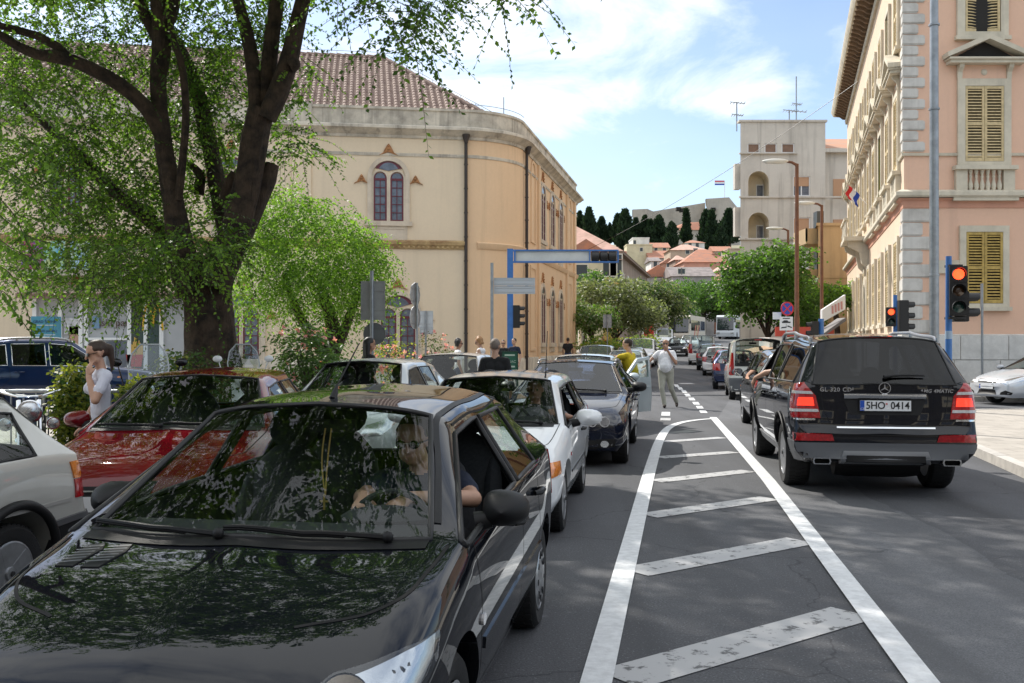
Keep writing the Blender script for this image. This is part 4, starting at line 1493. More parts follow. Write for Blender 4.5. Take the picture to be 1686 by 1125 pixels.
# ------------------------------------------------------------------ ground,road,pavements
def asphalt(name,base,dark,grain=75,spots=.5):
 m=mat(name,base,.88,spec=.3)
 nt=m.node_tree
 b=nt.nodes['Principled BSDF']
 tc=[n for n in nt.nodes if n.type=='TEX_COORD'][0]
 def nz(sc,det,ro=.6):
  n=nt.nodes.new('ShaderNodeTexNoise')
  n.inputs['Scale'].default_value,n.inputs['Detail'].default_value,n.inputs['Roughness'].default_value=sc,det,ro
  nt.links.new(tc.outputs['Object'],n.inputs['Vector'])
  return n.outputs['Fac']
 def rmp(f,a,b_):
  r=nt.nodes.new('ShaderNodeMapRange')
  r.inputs['From Min'].default_value,r.inputs['From Max'].default_value=a,b_
  nt.links.new(f,r.inputs['Value'])
  return r.outputs[0]
 def mix(f,a,c,typ='MIX'):
  n=nt.nodes.new('ShaderNodeMixRGB'); n.blend_type=typ
  for sock,v in ((n.inputs[0],f),(n.inputs[1],a),(n.inputs[2],c)):
   if isinstance(v,float):
    sock.default_value=v
   elif isinstance(v,tuple):
    sock.default_value=(*v,1)
   else:
    nt.links.new(v,sock)
  return n.outputs[0]
 c0=mix(rmp(nz(.45,5),.35,.65),dark,base)
 mp=nt.nodes.new('ShaderNodeMapping'); mp.inputs['Rotation'].default_value=(0,0,R(10)); mp.inputs['Scale'].default_value=(1.6,.10,1)
 nt.links.new(tc.outputs['Object'],mp.inputs[0])
 tn=nt.nodes.new('ShaderNodeTexNoise'); tn.inputs['Scale'].default_value=1; tn.inputs['Detail'].default_value=6
 nt.links.new(mp.outputs[0],tn.inputs['Vector'])
 c1=mix(rmp(tn.outputs['Fac'],.42,.68),c0,tuple(v*.62 for v in dark))
 c2=mix(rmp(nz(grain,2,.7),.30,.70),tuple(v*.45 for v in base),c1)
 vor=nt.nodes.new('ShaderNodeTexVoronoi')
 vor.inputs['Scale'].default_value=grain*.55
 nt.links.new(tc.outputs['Object'],vor.inputs['Vector'])
 c3=mix(rmp(vor.outputs['Distance'],.22,.06),c2,tuple(min(.5,v*2.1) for v in base))
 c3b=mix(spots,c2,c3)
 c4=mix(rmp(nz(2.2,8,.7),.60,.78),c3b,tuple(v*.55 for v in dark))
 c5=mix(rmp(nz(1.3,7,.75),.62,.80),c4,tuple(v*1.7 for v in base))
 ve=nt.nodes.new('ShaderNodeTexVoronoi'); ve.feature='DISTANCE_TO_EDGE'; ve.inputs['Scale'].default_value=.33
 wv=nt.nodes.new('ShaderNodeVectorMath'); wv.operation='ADD'
 n9=nt.nodes.new('ShaderNodeTexNoise'); n9.inputs['Scale'].default_value=1.1; n9.inputs['Detail'].default_value=7
 nt.links.new(tc.outputs['Object'],n9.inputs['Vector']); nt.links.new(tc.outputs['Object'],wv.inputs[0]); nt.links.new(n9.outputs['Color'],wv.inputs[1])
 nt.links.new(wv.outputs[0],ve.inputs['Vector'])
 c5=mix(rmp(ve.outputs['Distance'],.0038,.001),c5,tuple(v*.5 for v in dark))
 nt.links.new(c5,b.inputs['Base Color'])
 n2=nz(grain,3,.7)
 bp=nt.nodes.new('ShaderNodeBump'); bp.inputs['Strength'].default_value=.5; bp.inputs['Distance'].default_value=.006
 nt.links.new(n2,bp.inputs['Height']); nt.links.new(bp.outputs[0],b.inputs['Normal'])
 return m
def pave_mat(name,col,joint,sx=.6,sy=.4,rough=.8):
 m=mat(name,col,rough,bump=(40,.25))
 nt=m.node_tree
 b=nt.nodes['Principled BSDF']
 tc=[n for n in nt.nodes if n.type=='TEX_COORD'][0]
 br=nt.nodes.new('ShaderNodeTexBrick')
 br.inputs['Scale'].default_value=1
 br.inputs['Brick Width'].default_value,br.inputs['Row Height'].default_value=sx,sy
 br.inputs['Mortar Size'].default_value=.006
 br.inputs['Color1'].default_value=(*col,1)
 br.inputs['Color2'].default_value=(*[c*.86 for c in col],1)
 br.inputs['Mortar'].default_value=(*joint,1)
 nt.links.new(tc.outputs['Object'],br.inputs['Vector'])
 n=nt.nodes.new('ShaderNodeTexNoise'); n.inputs['Scale'].default_value=3; n.inputs['Detail'].default_value=7
 nt.links.new(tc.outputs['Object'],n.inputs['Vector'])
 mr=nt.nodes.new('ShaderNodeMapRange')
 mr.inputs['From Min'].default_value,mr.inputs['From Max'].default_value=.3,.7
 mr.inputs['To Min'].default_value=.78
 nt.links.new(n.outputs['Fac'],mr.inputs['Value'])
 mx=nt.nodes.new('ShaderNodeMixRGB'); mx.blend_type='MULTIPLY'; mx.inputs[0].default_value=1
 nt.links.new(br.outputs['Color'],mx.inputs[1]); nt.links.new(mr.outputs[0],mx.inputs[2])
 nt.links.new(mx.outputs[0],b.inputs['Base Color'])
 return m
ASPH=asphalt("asphalt",(.138,.141,.152),(.108,.110,.120))
ASPH2=asphalt("new_asphalt",(.180,.184,.196),(.150,.153,.164),110,.35)
GROUNDM=mat("pale_ground",(.30,.27,.22),.95,noise=(.2,.3))
PAVE=pave_mat("paving",(.46,.42,.37),(.2,.18,.16))
KERB=mat("kerb_stone",(.52,.49,.45),.8,noise=(4,.25),bump=(50,.2))
ROADW=mat("road_paint",(.70,.71,.72),.7,noise=(14,.2),bump=(120,.15))
def worn_paint():
 m=mat("worn_road_paint",(.50,.50,.50),.8)
 nt=m.node_tree
 b=nt.nodes['Principled BSDF']
 tc=[n for n in nt.nodes if n.type=='TEX_COORD'][0]
 n=nt.nodes.new('ShaderNodeTexNoise'); n.inputs['Scale'].default_value=9; n.inputs['Detail'].default_value=9; n.inputs['Roughness'].default_value=.72
 nt.links.new(tc.outputs['Object'],n.inputs['Vector'])
 r=nt.nodes.new('ShaderNodeMapRange'); r.inputs['From Min'].default_value,r.inputs['From Max'].default_value=.39,.45
 nt.links.new(n.outputs['Fac'],r.inputs['Value'])
 mx=nt.nodes.new('ShaderNodeMixRGB'); mx.inputs[1].default_value=(.11,.11,.112,1); mx.inputs[2].default_value=(.42,.42,.425,1)
 nt.links.new(r.outputs[0],mx.inputs[0]); nt.links.new(mx.outputs[0],b.inputs['Base Color'])
 return m
ROADW2=worn_paint()
def g_pt(px,py):
 Y=CAM_H*FPX/(py-HZ)
 return ((px-CX)/FPX*Y,Y)
def sheet(name,poly,dz,m,step=None,kind='structure',z0=None):
 pts=[]
 n=len(poly)
 for i in range(n):
  a,b=Vector(poly[i]),Vector(poly[(i+1)%n])
  k=max(1,int((b-a).length/(step or 1e9)))
  pts+=[a.lerp(b,q/k) for q in range(k)]
 vs=[(p.x,p.y,(gz(p.y) if z0 is None else z0)+dz) for p in pts]
 o=MB().add(vs,[tuple(range(len(vs)))]).build(name,m)
 if kind:
  o['kind']=kind
 return o
def strip_mesh(pts,width,dz):
 vs,fs=[],[]
 P2=[Vector(p) for p in pts]
 for i,p in enumerate(P2):
  d=(P2[min(i+1,len(P2)-1)]-P2[max(i-1,0)]).normalized()
  nn=Vector((-d.y,d.x))*width/2
  for q in (p+nn,p-nn):
   vs.append((q.x,q.y,gz(q.y)+dz))
 for i in range(len(P2)-1):
  fs.append((2*i,2*i+1,2*i+3,2*i+2))
 return vs,fs
def build_ground():
 ys=[-60,-20,0]+list(range(20,121,5))+list(range(130,300,10))
 xs=[-900,-300,-120,-60,-30,0,30,60,120,300,900]
 vs=[(x,y,gz(y)-.02) for y in ys for x in xs]
 nx=len(xs)
 fs=[(j*nx+i,j*nx+i+1,(j+1)*nx+i+1,(j+1)*nx+i) for j in range(len(ys)-1) for i in range(nx-1)]
 tag(MB().add(vs,fs).build('ground',GROUNDM,smooth=80),kind='structure')
 vs,fs=[],[]
 yy=[-25,-10,0,5,10,15,20,25]+list(range(30,231,5))
 for y in yy:
  cx_=road_x(y)
  for q in (-1,-.5,0,.5,1):
   hw=13 if y<45 else 9.5
   vs.append((cx_+q*hw,y,gz(y)))
 fs=[(j*5+i,j*5+i+1,(j+1)*5+i+1,(j+1)*5+i) for j in range(len(yy)-1) for i in range(4)]
 tag(MB().add(vs,fs).build('road',ASPH,smooth=80),kind='structure')
 sheet('cross_street',[(9,23.0),(120,16.0),(120,22.0),(10.5,29.4)],.006,ASPH2)
 rg=random.Random(3)
 left=[g_pt(x,y) for x,y in ((1528,1140),(1440,1030),(1345,905),(1265,800),(1205,728),(1178,694))]
 right=[g_pt(x,y) for x,y in ((1215,640),(1330,742),(1430,820),(1545,872),(1630,925),(1700,975))]
 rr=[]
 for a,b in zip(right[:-1],right[1:]):
  for q in range(8):
   t=q/8
   rr.append((a[0]+(b[0]-a[0])*t+rg.uniform(-.03,.03),a[1]+(b[1]-a[1])*t+rg.uniform(-.06,.06)))
 sheet('asphalt_lane',left+rr+[(3.6,2.5),(2.0,2.5)],.004,ASPH2)
def road_x(y):
 if y<60:
  return 3.6+.178*(y-10)
 return 3.6+.178*(y-10)+.0009*(y-60)**2
build_ground()
def pavement(name,poly,h=.13,m=PAVE,kerb=None,step=4):
 n=len(poly)
 pts=[]
 for i in range(n):
  a,b=Vector(poly[i]),Vector(poly[(i+1)%n])
  k=max(1,int((b-a).length/step))
  pts+=[a.lerp(b,q/k) for q in range(k)]
 N=len(pts)
 vs=[(p.x,p.y,gz(p.y)-.05) for p in pts]+[(p.x,p.y,gz(p.y)+h) for p in pts]
 fs=[tuple(range(N,2*N))]+[(i,(i+1)%N,N+(i+1)%N,N+i) for i in range(N)]
 o=tag(MB().add(vs,fs).build(name,m),kind='structure')
 return o
def kerb_run(pts,w=.16,h=.135,inset=0.):
 mb=MB()
 rg=random.Random(5)
 for a,b in zip(pts[:-1],pts[1:]):
  a,b=Vector(a),Vector(b)
  d=(b-a)
  Ln=d.length
  d.normalize()
  nn=Vector((-d.y,d.x))
  k=max(1,round(Ln/1.0))
  for q in range(k):
   p0,p1=a+d*(Ln*q/k+.004),a+d*(Ln*(q+1)/k-.004)
   hh=h+rg.uniform(-.004,.004)
   vs=[]
   for p in (p0,p1):
    for off in (-w/2,w/2):
     r=p+nn*off
     vs+=[(r.x,r.y,gz(r.y)-.04),(r.x,r.y,gz(r.y)+hh)]
   mb.add(vs,[(0,1,3,2),(4,6,7,5),(0,4,5,1),(2,3,7,6),(1,5,7,3)])
 return tag(mb.build('kerb',KERB),kind='structure')
LP=[(-5.4,1.0),(-4.25,8),(-2.45,18.9),(-.4,31),(1.9,45),(4.3,60),(6.2,72),(8.3,85)]
pavement('plaza',LP+[(-2,85),(-40,70),(-40,1)],.12)
kerb_run(LP)
RP=[(3.7,0),(6.45,12.4),(7.1,15.4),(7.75,18.6),(8.5,21),(9.6,22.4),(11.1,23.0),(13,23.0),(40,21.2)]
pavement('corner_pavement',RP+[(40,0)],.12)
kerb_run(RP)
RB=[(40,26.4),(13.5,28.2),(11.2,28.6),(10.1,29.6),(10.3,32),(12.0,40),(14.2,50),(16.4,60),(18.6,70),(21.6,84)]
pavement('side_pavement',RB+[(40,84)],.12)
kerb_run(RB)
MK=[]
def mark(name,pts,width,m,dz=.010):
 P2=[g_pt(*p) for p in pts]
 vs,fs=strip_mesh(P2,width,dz)
 o=MB().add(vs,fs).build(name,m)
 o['kind']='structure'
 return o
def smooth_px(pts,n=6):
 out=[]
 a=np.array(pts,float)
 k=np.concatenate([[0],np.cumsum(np.linalg.norm(np.diff(a,axis=0),axis=1))])
 t=np.concatenate([np.linspace(k[i],k[i+1],n,endpoint=False) for i in range(len(k)-1)]+[[k[-1]]])
 return [tuple(p) for p in pchip(k,a,t)]
mark('edge_line',smooth_px([(978,1140),(1048,862),(1074,762),(1087,724),(1101,705),(1124,696),(1150,692),(1174,690)]),.155,ROADW)
mark('edge_line',[(1530,1140),(1440,1022),(1345,897),(1265,792),(1205,723),(1174,688)],.155,ROADW,.014)
for a,b,w in (((1018,1120),(1405,1010),.32),((1043,943),(1320,891),.31),((1066,850),(1268,821),.28),((1078,793),(1233,776),.27),((1085,754),(1209,745),.27),((1092,728),(1190,721),.26)):
 mark('hatching_stripe',[a,b],w,ROADW2,.006)
for k,(x,y) in enumerate(((1114,635.5),(1120,640),(1126.5,645),(1132,651),(1139,657.5),(1146,664.5),(1152,671),(1158,678.5))):
 mark('lane_dash',[(x-1.5,y-2.0),(x+1.5,y+2.2)],.16,ROADW,.008)
mark('lane_dash',[(1096.5,679),(1096,685)],.20,ROADW,.008)
mark('lane_dash',[(1096,689),(1095.5,693)],.22,ROADW2,.008)
mark('give_way_bar',[(1119,632),(1141,632)],1.0,ROADW2,.008)
# ------------------------------------------------------------------ buildings
def wall_mat(name,col,stain,scale=.35,amt=.5,streak=.35,fine=.12,rough=.9):
 m=mat(name,col,rough,spec=.2,bump=(35,.18))
 nt=m.node_tree
 b=nt.nodes['Principled BSDF']
 tc=[n for n in nt.nodes if n.type=='TEX_COORD'][0]
 def nz(scv,det,a,c,lo=0.,hi=1.):
  mp=nt.nodes.new('ShaderNodeMapping'); mp.inputs['Scale'].default_value=scv
  nt.links.new(tc.outputs['Object'],mp.inputs[0])
  n=nt.nodes.new('ShaderNodeTexNoise'); n.inputs['Scale'].default_value=1; n.inputs['Detail'].default_value=det; n.inputs['Roughness'].default_value=.66
  nt.links.new(mp.outputs[0],n.inputs['Vector'])
  r=nt.nodes.new('ShaderNodeMapRange')
  r.inputs['From Min'].default_value,r.inputs['From Max'].default_value=a,c
  r.inputs['To Min'].default_value,r.inputs['To Max'].default_value=lo,hi
  nt.links.new(n.outputs['Fac'],r.inputs['Value'])
  return r.outputs[0]
 def mix(f,a,c,typ='MIX'):
  n=nt.nodes.new('ShaderNodeMixRGB'); n.blend_type=typ
  for sock,v in ((n.inputs[0],f),(n.inputs[1],a),(n.inputs[2],c)):
   if isinstance(v,float):
    sock.default_value=v
   elif isinstance(v,tuple):
    sock.default_value=(*v,1)
   else:
    nt.links.new(v,sock)
  return n.outputs[0]
 c=mix(nz((scale,)*3,6,.42,.72,0,amt),col,stain)
 c=mix(nz((2.2,2.2,.10),4,.52,.74,0,streak),c,tuple(v*.72 for v in stain))
 c=mix(nz((9,9,9),4,.3,.7,0,fine),c,tuple(v*.6 for v in col))
 nt.links.new(c,b.inputs['Base Color'])
 return m
OCHRE=wall_mat("ochre_render",(.76,.63,.46),(.66,.55,.41),.35,.5,.22)
OCHRE2=wall_mat("orange_render",(.78,.56,.36),(.68,.49,.32))
STONE=wall_mat("weathered_stone",(.64,.58,.48),(.20,.18,.155),.9,.8,.8)
GREYSTONE=wall_mat("pale_limestone",(.62,.60,.56),(.36,.34,.31),1.5,.7,.5)
PINK=wall_mat("pink_render",(.78,.51,.37),(.68,.45,.34),.4,.6,.3)
PINKTRIM=wall_mat("salmon_band",(.64,.34,.24),(.45,.26,.2),.8,.6)
CREAMW=wall_mat("cream_render",(.72,.57,.43),(.6,.48,.37),.5,.5)
WHITEW=wall_mat("grey_white_render",(.60,.56,.50),(.40,.37,.33),.30,.7,.8)
TAN=wall_mat("tan_render",(.50,.36,.21),(.38,.28,.17),.5,.7,.6)
TILE=mat("roof_tiles",(.295,.21,.17),.85,noise=(1.6,.5,(.21,.14,.115)),bump=(30,.3))
TILE2=mat("bright_roof_tiles",(.50,.24,.14),.85,noise=(.9,.4,(.40,.25,.18)))
MAROON=mat("maroon_wood",(.14,.022,.035),.45,noise=(20,.3))
PANE=glass_mat("window_glass",(.16,.18,.21),.55)
PANE2=mat("grey_pane",(.16,.18,.22),.12,noise=(3,.4))
SHUT=mat("cream_shutter",(.64,.50,.27),.6,noise=(8,.25),bump=(60,.1))
SHUTY=mat("yellow_shutter",(.50,.345,.09),.6,noise=(8,.35),bump=(60,.1))
SHUTO=mat("olive_shutter",(.30,.26,.05),.6,noise=(8,.25))
DARKHOLE=mat("dark_opening",(.02,.018,.016),.9)
TERRA=mat("terracotta_relief",(.46,.22,.09),.85,noise=(9,.5),bump=(25,.5))
PIPE=mat("brown_downpipe",(.05,.04,.036),.5,.2,noise=(6,.3))
BLUEP=mat("blue_post_paint",(.05,.17,.46),.4,noise=(5,.2))
GALV=mat("galvanised_steel",(.34,.36,.38),.42,.75,noise=(5,.25))
SIGNBACK=mat("sign_back_grey",(.36,.37,.38),.5,.35,noise=(4,.2))
RUST=mat("rust_brown_post",(.20,.085,.045),.6,.1,noise=(5,.3))
WHITEP=mat("white_enamel",(.75,.76,.77),.4)
def along(path,closed=False):
 P2=[Vector(p) for p in path]
 ns=[]
 for i in range(len(P2)):
  ds=[]
  if i>0:
   ds.append((P2[i]-P2[i-1]).normalized())
  if i<len(P2)-1:
   ds.append((P2[i+1]-P2[i]).normalized())
  nn=[Vector((d.y,-d.x)) for d in ds]
  m=sum(nn,Vector((0,0)))
  m.normalize()
  k=1/max(.4,m.dot(nn[0]))
  ns.append(m*k)
 return P2,ns
def sweep(mb,path,prof,mi=0,rows=None):
 P2,ns=along(path)
 n=len(prof)
 vs=[]
 for p,nn in zip(P2,ns):
  for o,z in prof:
   q=p+nn*o
   vs.append((q.x,q.y,z))
 fs=[(i*n+k,(i+1)*n+k,(i+1)*n+k+1,i*n+k+1) for i in range(len(P2)-1) for k in range(n-1)]
 fs+=[tuple(range(n)),tuple((len(P2)-1)*n+k for k in range(n-1,-1,-1))]
 return mb.add(vs,fs,mi)
def grid_bars(mb,poly_w,h,arch,nx,ny,t,z0,z1,mi,M,spring):
 for i in range(1,nx):
  x=-poly_w/2+poly_w*i/nx
  mb.box((x-t/2,0,z0),(x+t/2,spring,z1),mi,M)
 for j in range(1,ny+1):
  y=spring*j/ny
  mb.box((-poly_w/2,y-t/2,z0),(poly_w/2,y+t/2,z1),mi,M)
def biforium(root,M,w=1.75,h=3.25,apron=1.0,relief=True):
 r=w/2
 n=20
 win=MB()
 t=.20
 win.ring([(-r-t,-.02)]+[(r+t,-.02)]+arc(0,h-r,r+t,0,180,n),[(-r,0.0),(r,0.0)]+arc(0,h-r,r,0,180,n),-.02,.09,0,M)
 lw=w/2-.10
 for sx in (-1,1):
  Ml=M @ Matrix.Translation((sx*(lw/2+.05),0,0))
  hh=h-r-.02+.28
  o=[(-lw/2-.055,0),(lw/2+.055,0)]+arc(0,hh-lw/2,lw/2+.055,0,180,14)
  i=arch_poly(lw-.06,hh,14)
  win.ring(o,[(x,max(y,0.0)) for x,y in i],-.02,.06,0,Ml)
 win.box((-r-t-.12,-.22,-.02),(r+t+.12,-.02,.13),0,M)
 if apron:
  win.box((-r-.1,-.22-apron,-.02),(r+.1,-.22,.05),0,M)
  win.ring([(-r,-.3-apron+.14),(r,-.3-apron+.14),(r,-.30),(-r,-.30)],[(-r+.06,-.3-apron+.2),(r-.06,-.3-apron+.2),(r-.06,-.36),(-r+.06,-.36)],.04,.075,0,M)
  win.prism([(0,-.34),(r*.7,-.22-apron/2),(0,-.12-apron),(-r*.7,-.22-apron/2)],.04,.062,0,M)
 o=win.build('window',[GREYSTONE if False else STONE_L],root,30)
 fr=MB()
 pn=MB()
 for sx in (-1,1):
  Ml=M @ Matrix.Translation((sx*(lw/2+.05),0,0))
  hh=h-r-.02+.25
  a=arch_poly(lw-.06,hh,14)
  b=arch_poly(lw-.20,hh-.07,14)
  b=[(x,y+.06) for x,y in b]
  fr.ring(a,b,-.01,.045,0,Ml)
  sp_=hh-lw/2
  grid_bars(fr,lw-.12,hh,True,2,5,.035,0,.040,0,Ml,sp_)
  fr.box((-lw/2+.05,sp_-.05,0),(lw/2-.05,sp_+.05,.05),0,Ml)
  pn.prism(arch_poly(lw-.06,hh-.03,14),-.015,.012,0,Ml)
 sp_=h-r+.30
 ey=[p for p in arc(0,h-r,r-.02,35,145,14)]
 ey2=ey+[(-.0,h-r+.30)]
 fr.prism(ey2,-.01,.035,0,M)
 pn.prism([(x*.72,(y-h+r)*.88+h-r+.03) for x,y in ey2],.03,.042,0,M)
 fr.build('frame',MAROON,o)
 pn.build('pane',PANE2,o)
 if relief:
  for cx_,cy_,s in ((0,h+.50,.46),(-r-.46,h-r-.1,.36),(r+.46,h-r-.1,.36)):
   rl=MB()
   pts=[(-.95,-.55),(-.55,-.30),(-.35,.10),(-.15,.45),(0,.6),(.15,.45),(.35,.10),(.55,-.30),(.95,-.55),(.5,-.42),(0,-.25),(-.5,-.42)]
   rl.prism([(cx_+x*s,cy_+y*s) for x,y in pts],0,.07,0,M)
   for x,y,q in ((0,.1,.16),(-.3,-.2,.12),(.3,-.2,.12),(0,.35,.1)):
    rl.ball((cx_+x*s,cy_+y*s,.07),(q*s,q*s,.05),8,0,M)
   rl.build('relief',TERRA,o)
 return o
STONE_L=wall_mat("window_stone",(.66,.57,.45),(.42,.35,.28),1.2,.7,.5)
def left_building():
 A0=Vector((-2.17,45.0))
 f=Vector((math.cos(R(8.5)),math.sin(R(8.5))))
 root=thing('corner_theatre',"ochre two-storey corner building with tiled hip roof and rounded corner",'building',(A0.x,A0.y,0))
 Rr=3.3
 pts=[]
 L0=-f*36
 for t in np.linspace(8.5,78.6,15):
  pts.append(Vector((Rr*(math.sin(R(t))-math.sin(R(8.5))),Rr*(math.cos(R(8.5))-math.cos(R(t))))))
 g=Vector((.198,.98)).normalized()
 E1=pts[-1]+g*19.0
 back=Vector((-.98,.198))
 E2=E1+back*14
 path=[L0]+pts+[E1,E2]
 front=[L0,Vector((0,0))]
 zt=11.15
 w=MB()
 sweep(w,front,[(0,-.3),(0,6.05)],0)
 sweep(w,front,[(-.0,6.05),(-.0,zt)],0)
 w2=MB()
 sweep(w2,pts+[E1,E2],[(0,-.3),(0,zt)],0)
 ww=w.build('wall',OCHRE,root,30)
 w2.build('wall',OCHRE2,root,30)
 MB_=MB()
 sweep(MB_,path,[(0,-.3),(.10,-.3),(.10,.9),(.06,.98),(0,.98)])
 MB_.build('plinth',STONE,root,30)
 MB_=MB()
 sweep(MB_,front,[(-.05,5.95),(.05,5.95),(.07,6.05),(.16,6.15),(.18,6.28),(.04,6.36),(-.05,6.36)])
 x=-34.
 while x<-.3:
  p=f*x
  n=Vector((f.y,-f.x))
  MB_.box((-.05,-.02,0),(.05,.10,.09),0,frame((p.x+n.x*.10,p.y+n.y*.10,6.0),(f.x,f.y,0),(0,0,1)) @ Matrix.Rotation(R(-90),4,'X'))
  x+=.22
 MB_.build('string_course',mat("stained_string_course",(.50,.36,.18),.9,noise=(2.5,.55,(.28,.17,.08)),bump=(30,.4)),root,30)
 MB_=MB()
 sweep(MB_,pts[2:]+[E1,E2],[(-.05,6.0),(.04,6.0),(.10,6.1),(.14,6.26),(.02,6.32),(-.05,6.32)])
 MB_.build('string_course',OCHRE2,root,30)
 MB_=MB()
 sweep(MB_,path,[(-.05,zt-1.0),(.035,zt-1.0),(.05,zt-.88),(.03,zt-.86),(-.05,zt-.86)])
 sweep(MB_,path,[(-.05,zt-.18),(.06,zt-.18),(.10,zt-.06),(.26,zt+.04),(.38,zt+.16),(.44,zt+.18),(.44,zt+.30),(.30,zt+.36),(.0,zt+.42),(-.1,zt+.42)])
 MB_.build('cornice',STONE,root,30)
 MB_=MB()
 sweep(MB_,path,[(-.40,zt+.35),(-.02,zt+.35),(-.02,zt+1.08),(.05,zt+1.11),(.05,zt+1.22),(-.40,zt+1.22)])
 for k in range(5):
  p=f*(-7.3-6.9*k)
  M=frame((p.x,p.y,zt+.36),(f.x,f.y,0),(0,0,1))
  MB_.box((-.45,0,-.3),(.45,.96,.10),0,M)
 MB_.build('parapet',STONE,root,30)
 for k in range(5):
  p=f*(-7.3-6.9*k)
  M=frame((p.x,p.y,6.37),(f.x,f.y,0),(0,0,1))
  MB().box((-.42,0,-.05),(.42,zt-6.56,.09),0,M).build('pilaster',OCHRE,root)
 nrm=lambda d: Vector((d.y,-d.x))
 for p,d in ((Vector((0.05,0.02)),f),(pts[-1],g)):
  q=p+nrm(d)*.14
  mb=MB().tube([(q.x,q.y,.1),(q.x,q.y,zt-.15)],.075,10)
  for z in np.arange(1,zt-.5,1.1):
   mb.tube([(q.x,q.y,z),(q.x,q.y,z+.06)],.095,10)
  hp=p+nrm(d)*.2
  mb.lathe([(.08,zt-.35),(.17,zt-.05),(.19,zt+.03),(.0,zt+.03)],10,0,Matrix.Translation((hp.x,hp.y,0)))
  mb.build('downpipe',PIPE,root,40)
 n3=Vector((f.y,-f.x,0))
 def on_front(x,z):
  p=f*x
  return frame((p.x,p.y,z),(f.x,f.y,0),(0,0,1))
 for k in range(5):
  biforium(root,on_front(-3.45-6.9*k,7.2),1.50,2.72,.95)
  biforium(root,on_front(-3.02-6.9*k,.75),1.70,3.1,0)
 def on_right(t,z):
  p=pts[-1]+g*t
  return frame((p.x,p.y,z),(g.x,g.y,0),(0,0,1))
 for t in (5.3,8.5,11.7):
  biforium(root,on_right(t,7.2),1.4,2.9,.9)
  biforium(root,on_right(t,1.7),1.3,3.0,.3)
 for t in (2.4,15.6):
  MB().ring([(x*1.2,y*1.05-.05) for x,y in arch_poly(1.1,4.0,14)],arch_poly(1.1,4.0,14),-.02,.06,0,on_right(t,6.8)).build('blind_arch',OCHRE2,root,30)
  MB().ring(rect(-.8,-.1,.8,4.2),rect(-.62,.05,.62,4.05),-.02,.05,0,on_right(t,1.4)).build('blind_panel',OCHRE2,root)
 for t in (14.2,17.6,3.9):
  MB().box((-.22,0,-.02),(.22,zt-.2,.12),0,on_right(t,0)).build('side_pilaster',OCHRE2,root)
 n2=Vector((f.y,-f.x))
 inw=-n2
 ze,zr,run=zt+.95,zt+6.0,8.6
 x1,x0=1.3,-36.
 ridge_end=-3.6
 tw,tl=.30,.42
 rows=int(math.hypot(run,zr-ze)/tl)
 roof=MB()
 cols=int((x1-x0)/tw)
 prof=[(math.cos(R(a))*.5*-1,math.sin(R(a))) for a in (0,36,72,108,144,180)]
 for c in range(cols):
  xc=x1-(c+.5)*tw
  lim=1.0 if xc<ridge_end else (x1-xc)/(x1-ridge_end)
  nr=max(1,int(rows*lim))
  vs=[]
  for r_ in range(nr):
   for e,lift in ((0,.045),(.985,.0)):
    t=(r_+e)/rows
    base=f*xc+inw*(.45+run*t)
    z=ze+(zr-ze)*t
    for px_,pz in prof:
     q=base+f*(px_*tw*.62)
     vs.append((q.x,q.y,z+pz*.115+lift))
    for sx in (.5,.69):
     q=base+f*(sx*tw)
     vs.append((q.x,q.y,z+(-.01 if sx>.6 else .0)+lift*.5))
  m=8
  fs=[(a*m+k,a*m+k+1,(a+1)*m+k+1,(a+1)*m+k) for a in range(nr*2-1) for k in range(m-1)]
  fs+=[tuple(range(m))]
  roof.add(vs,fs)
 roof.build('roof',TILE,root)
 mb=MB()
 hip_b=f*x1+inw*.45
 top_e=f*ridge_end+inw*(.45+run)
 far=f*x1+inw*(.45+2*run)
 far0=f*x0+inw*(.45+2*run)
 top0=f*x0+inw*(.45+run)
 fr0=f*x0+inw*.45
 V3=lambda p,z: (p.x,p.y,z)
 mb.add([V3(hip_b,ze-.03),V3(far,ze-.03),V3(top_e,zr-.03),V3(far0,ze-.03),V3(top0,zr-.03),V3(fr0,ze-.06)],
   [(0,1,2),(1,3,4,2),(0,2,4,5)])
 mb.build('roof_deck',TILE,root)
 mb=MB()
 for a,b,za,zb_ in ((top0,top_e,zr,zr),(top_e,hip_b,zr,ze)):
  n=int((b-a).length/.4)
  for k in range(n):
   p,q=a.lerp(b,k/n),a.lerp(b,(k+1)/n)
   mb.tube([(p.x,p.y,za+(zb_-za)*k/n+.05),(q.x,q.y,za+(zb_-za)*(k+1)/n+.02)],[.15,.13],8)
 mb.build('ridge_tiles',TILE,root,30)
 mb=MB()
 for a,b,za,zb_ in ((top0,top_e,zr,zr),(top_e,hip_b,zr,ze)):
  mb.tube([(a.x,a.y,za+.32),(b.x,b.y,zb_+.32)],.012,5)
  n=int((b-a).length/1.2)
  for k in range(n+1):
   p=a.lerp(b,k/n)
   mb.tube([(p.x,p.y,za+(zb_-za)*k/n),(p.x,p.y,za+(zb_-za)*k/n+.32)],.01,5)
 q=pts[7]*1.0
 mb.tube([(q.x,q.y,zt+1.2),(q.x,q.y,zt+2.0)],.018,6)
 for p,p2 in zip(pts[:-1],pts[1:]):
  mb.tube([(p.x,p.y,zt+1.45),(p2.x,p2.y,zt+1.45)],.012,5)
 mb.build('lightning_wire',PIPE,root)
 mb=MB()
 poly=[p+Vector((0,0)) for p in path]
 mb.add([(p.x,p.y,zt+.3) for p in poly]+[(far0.x,far0.y,zt+.3)],[tuple(range(len(poly)+1))])
 mb.build('flat_roof',STONE,root)
 M=on_front(-17.6,4.55)
 mb=MB().box((-1.3,0,0),(3.6,.22,.95),0,M)
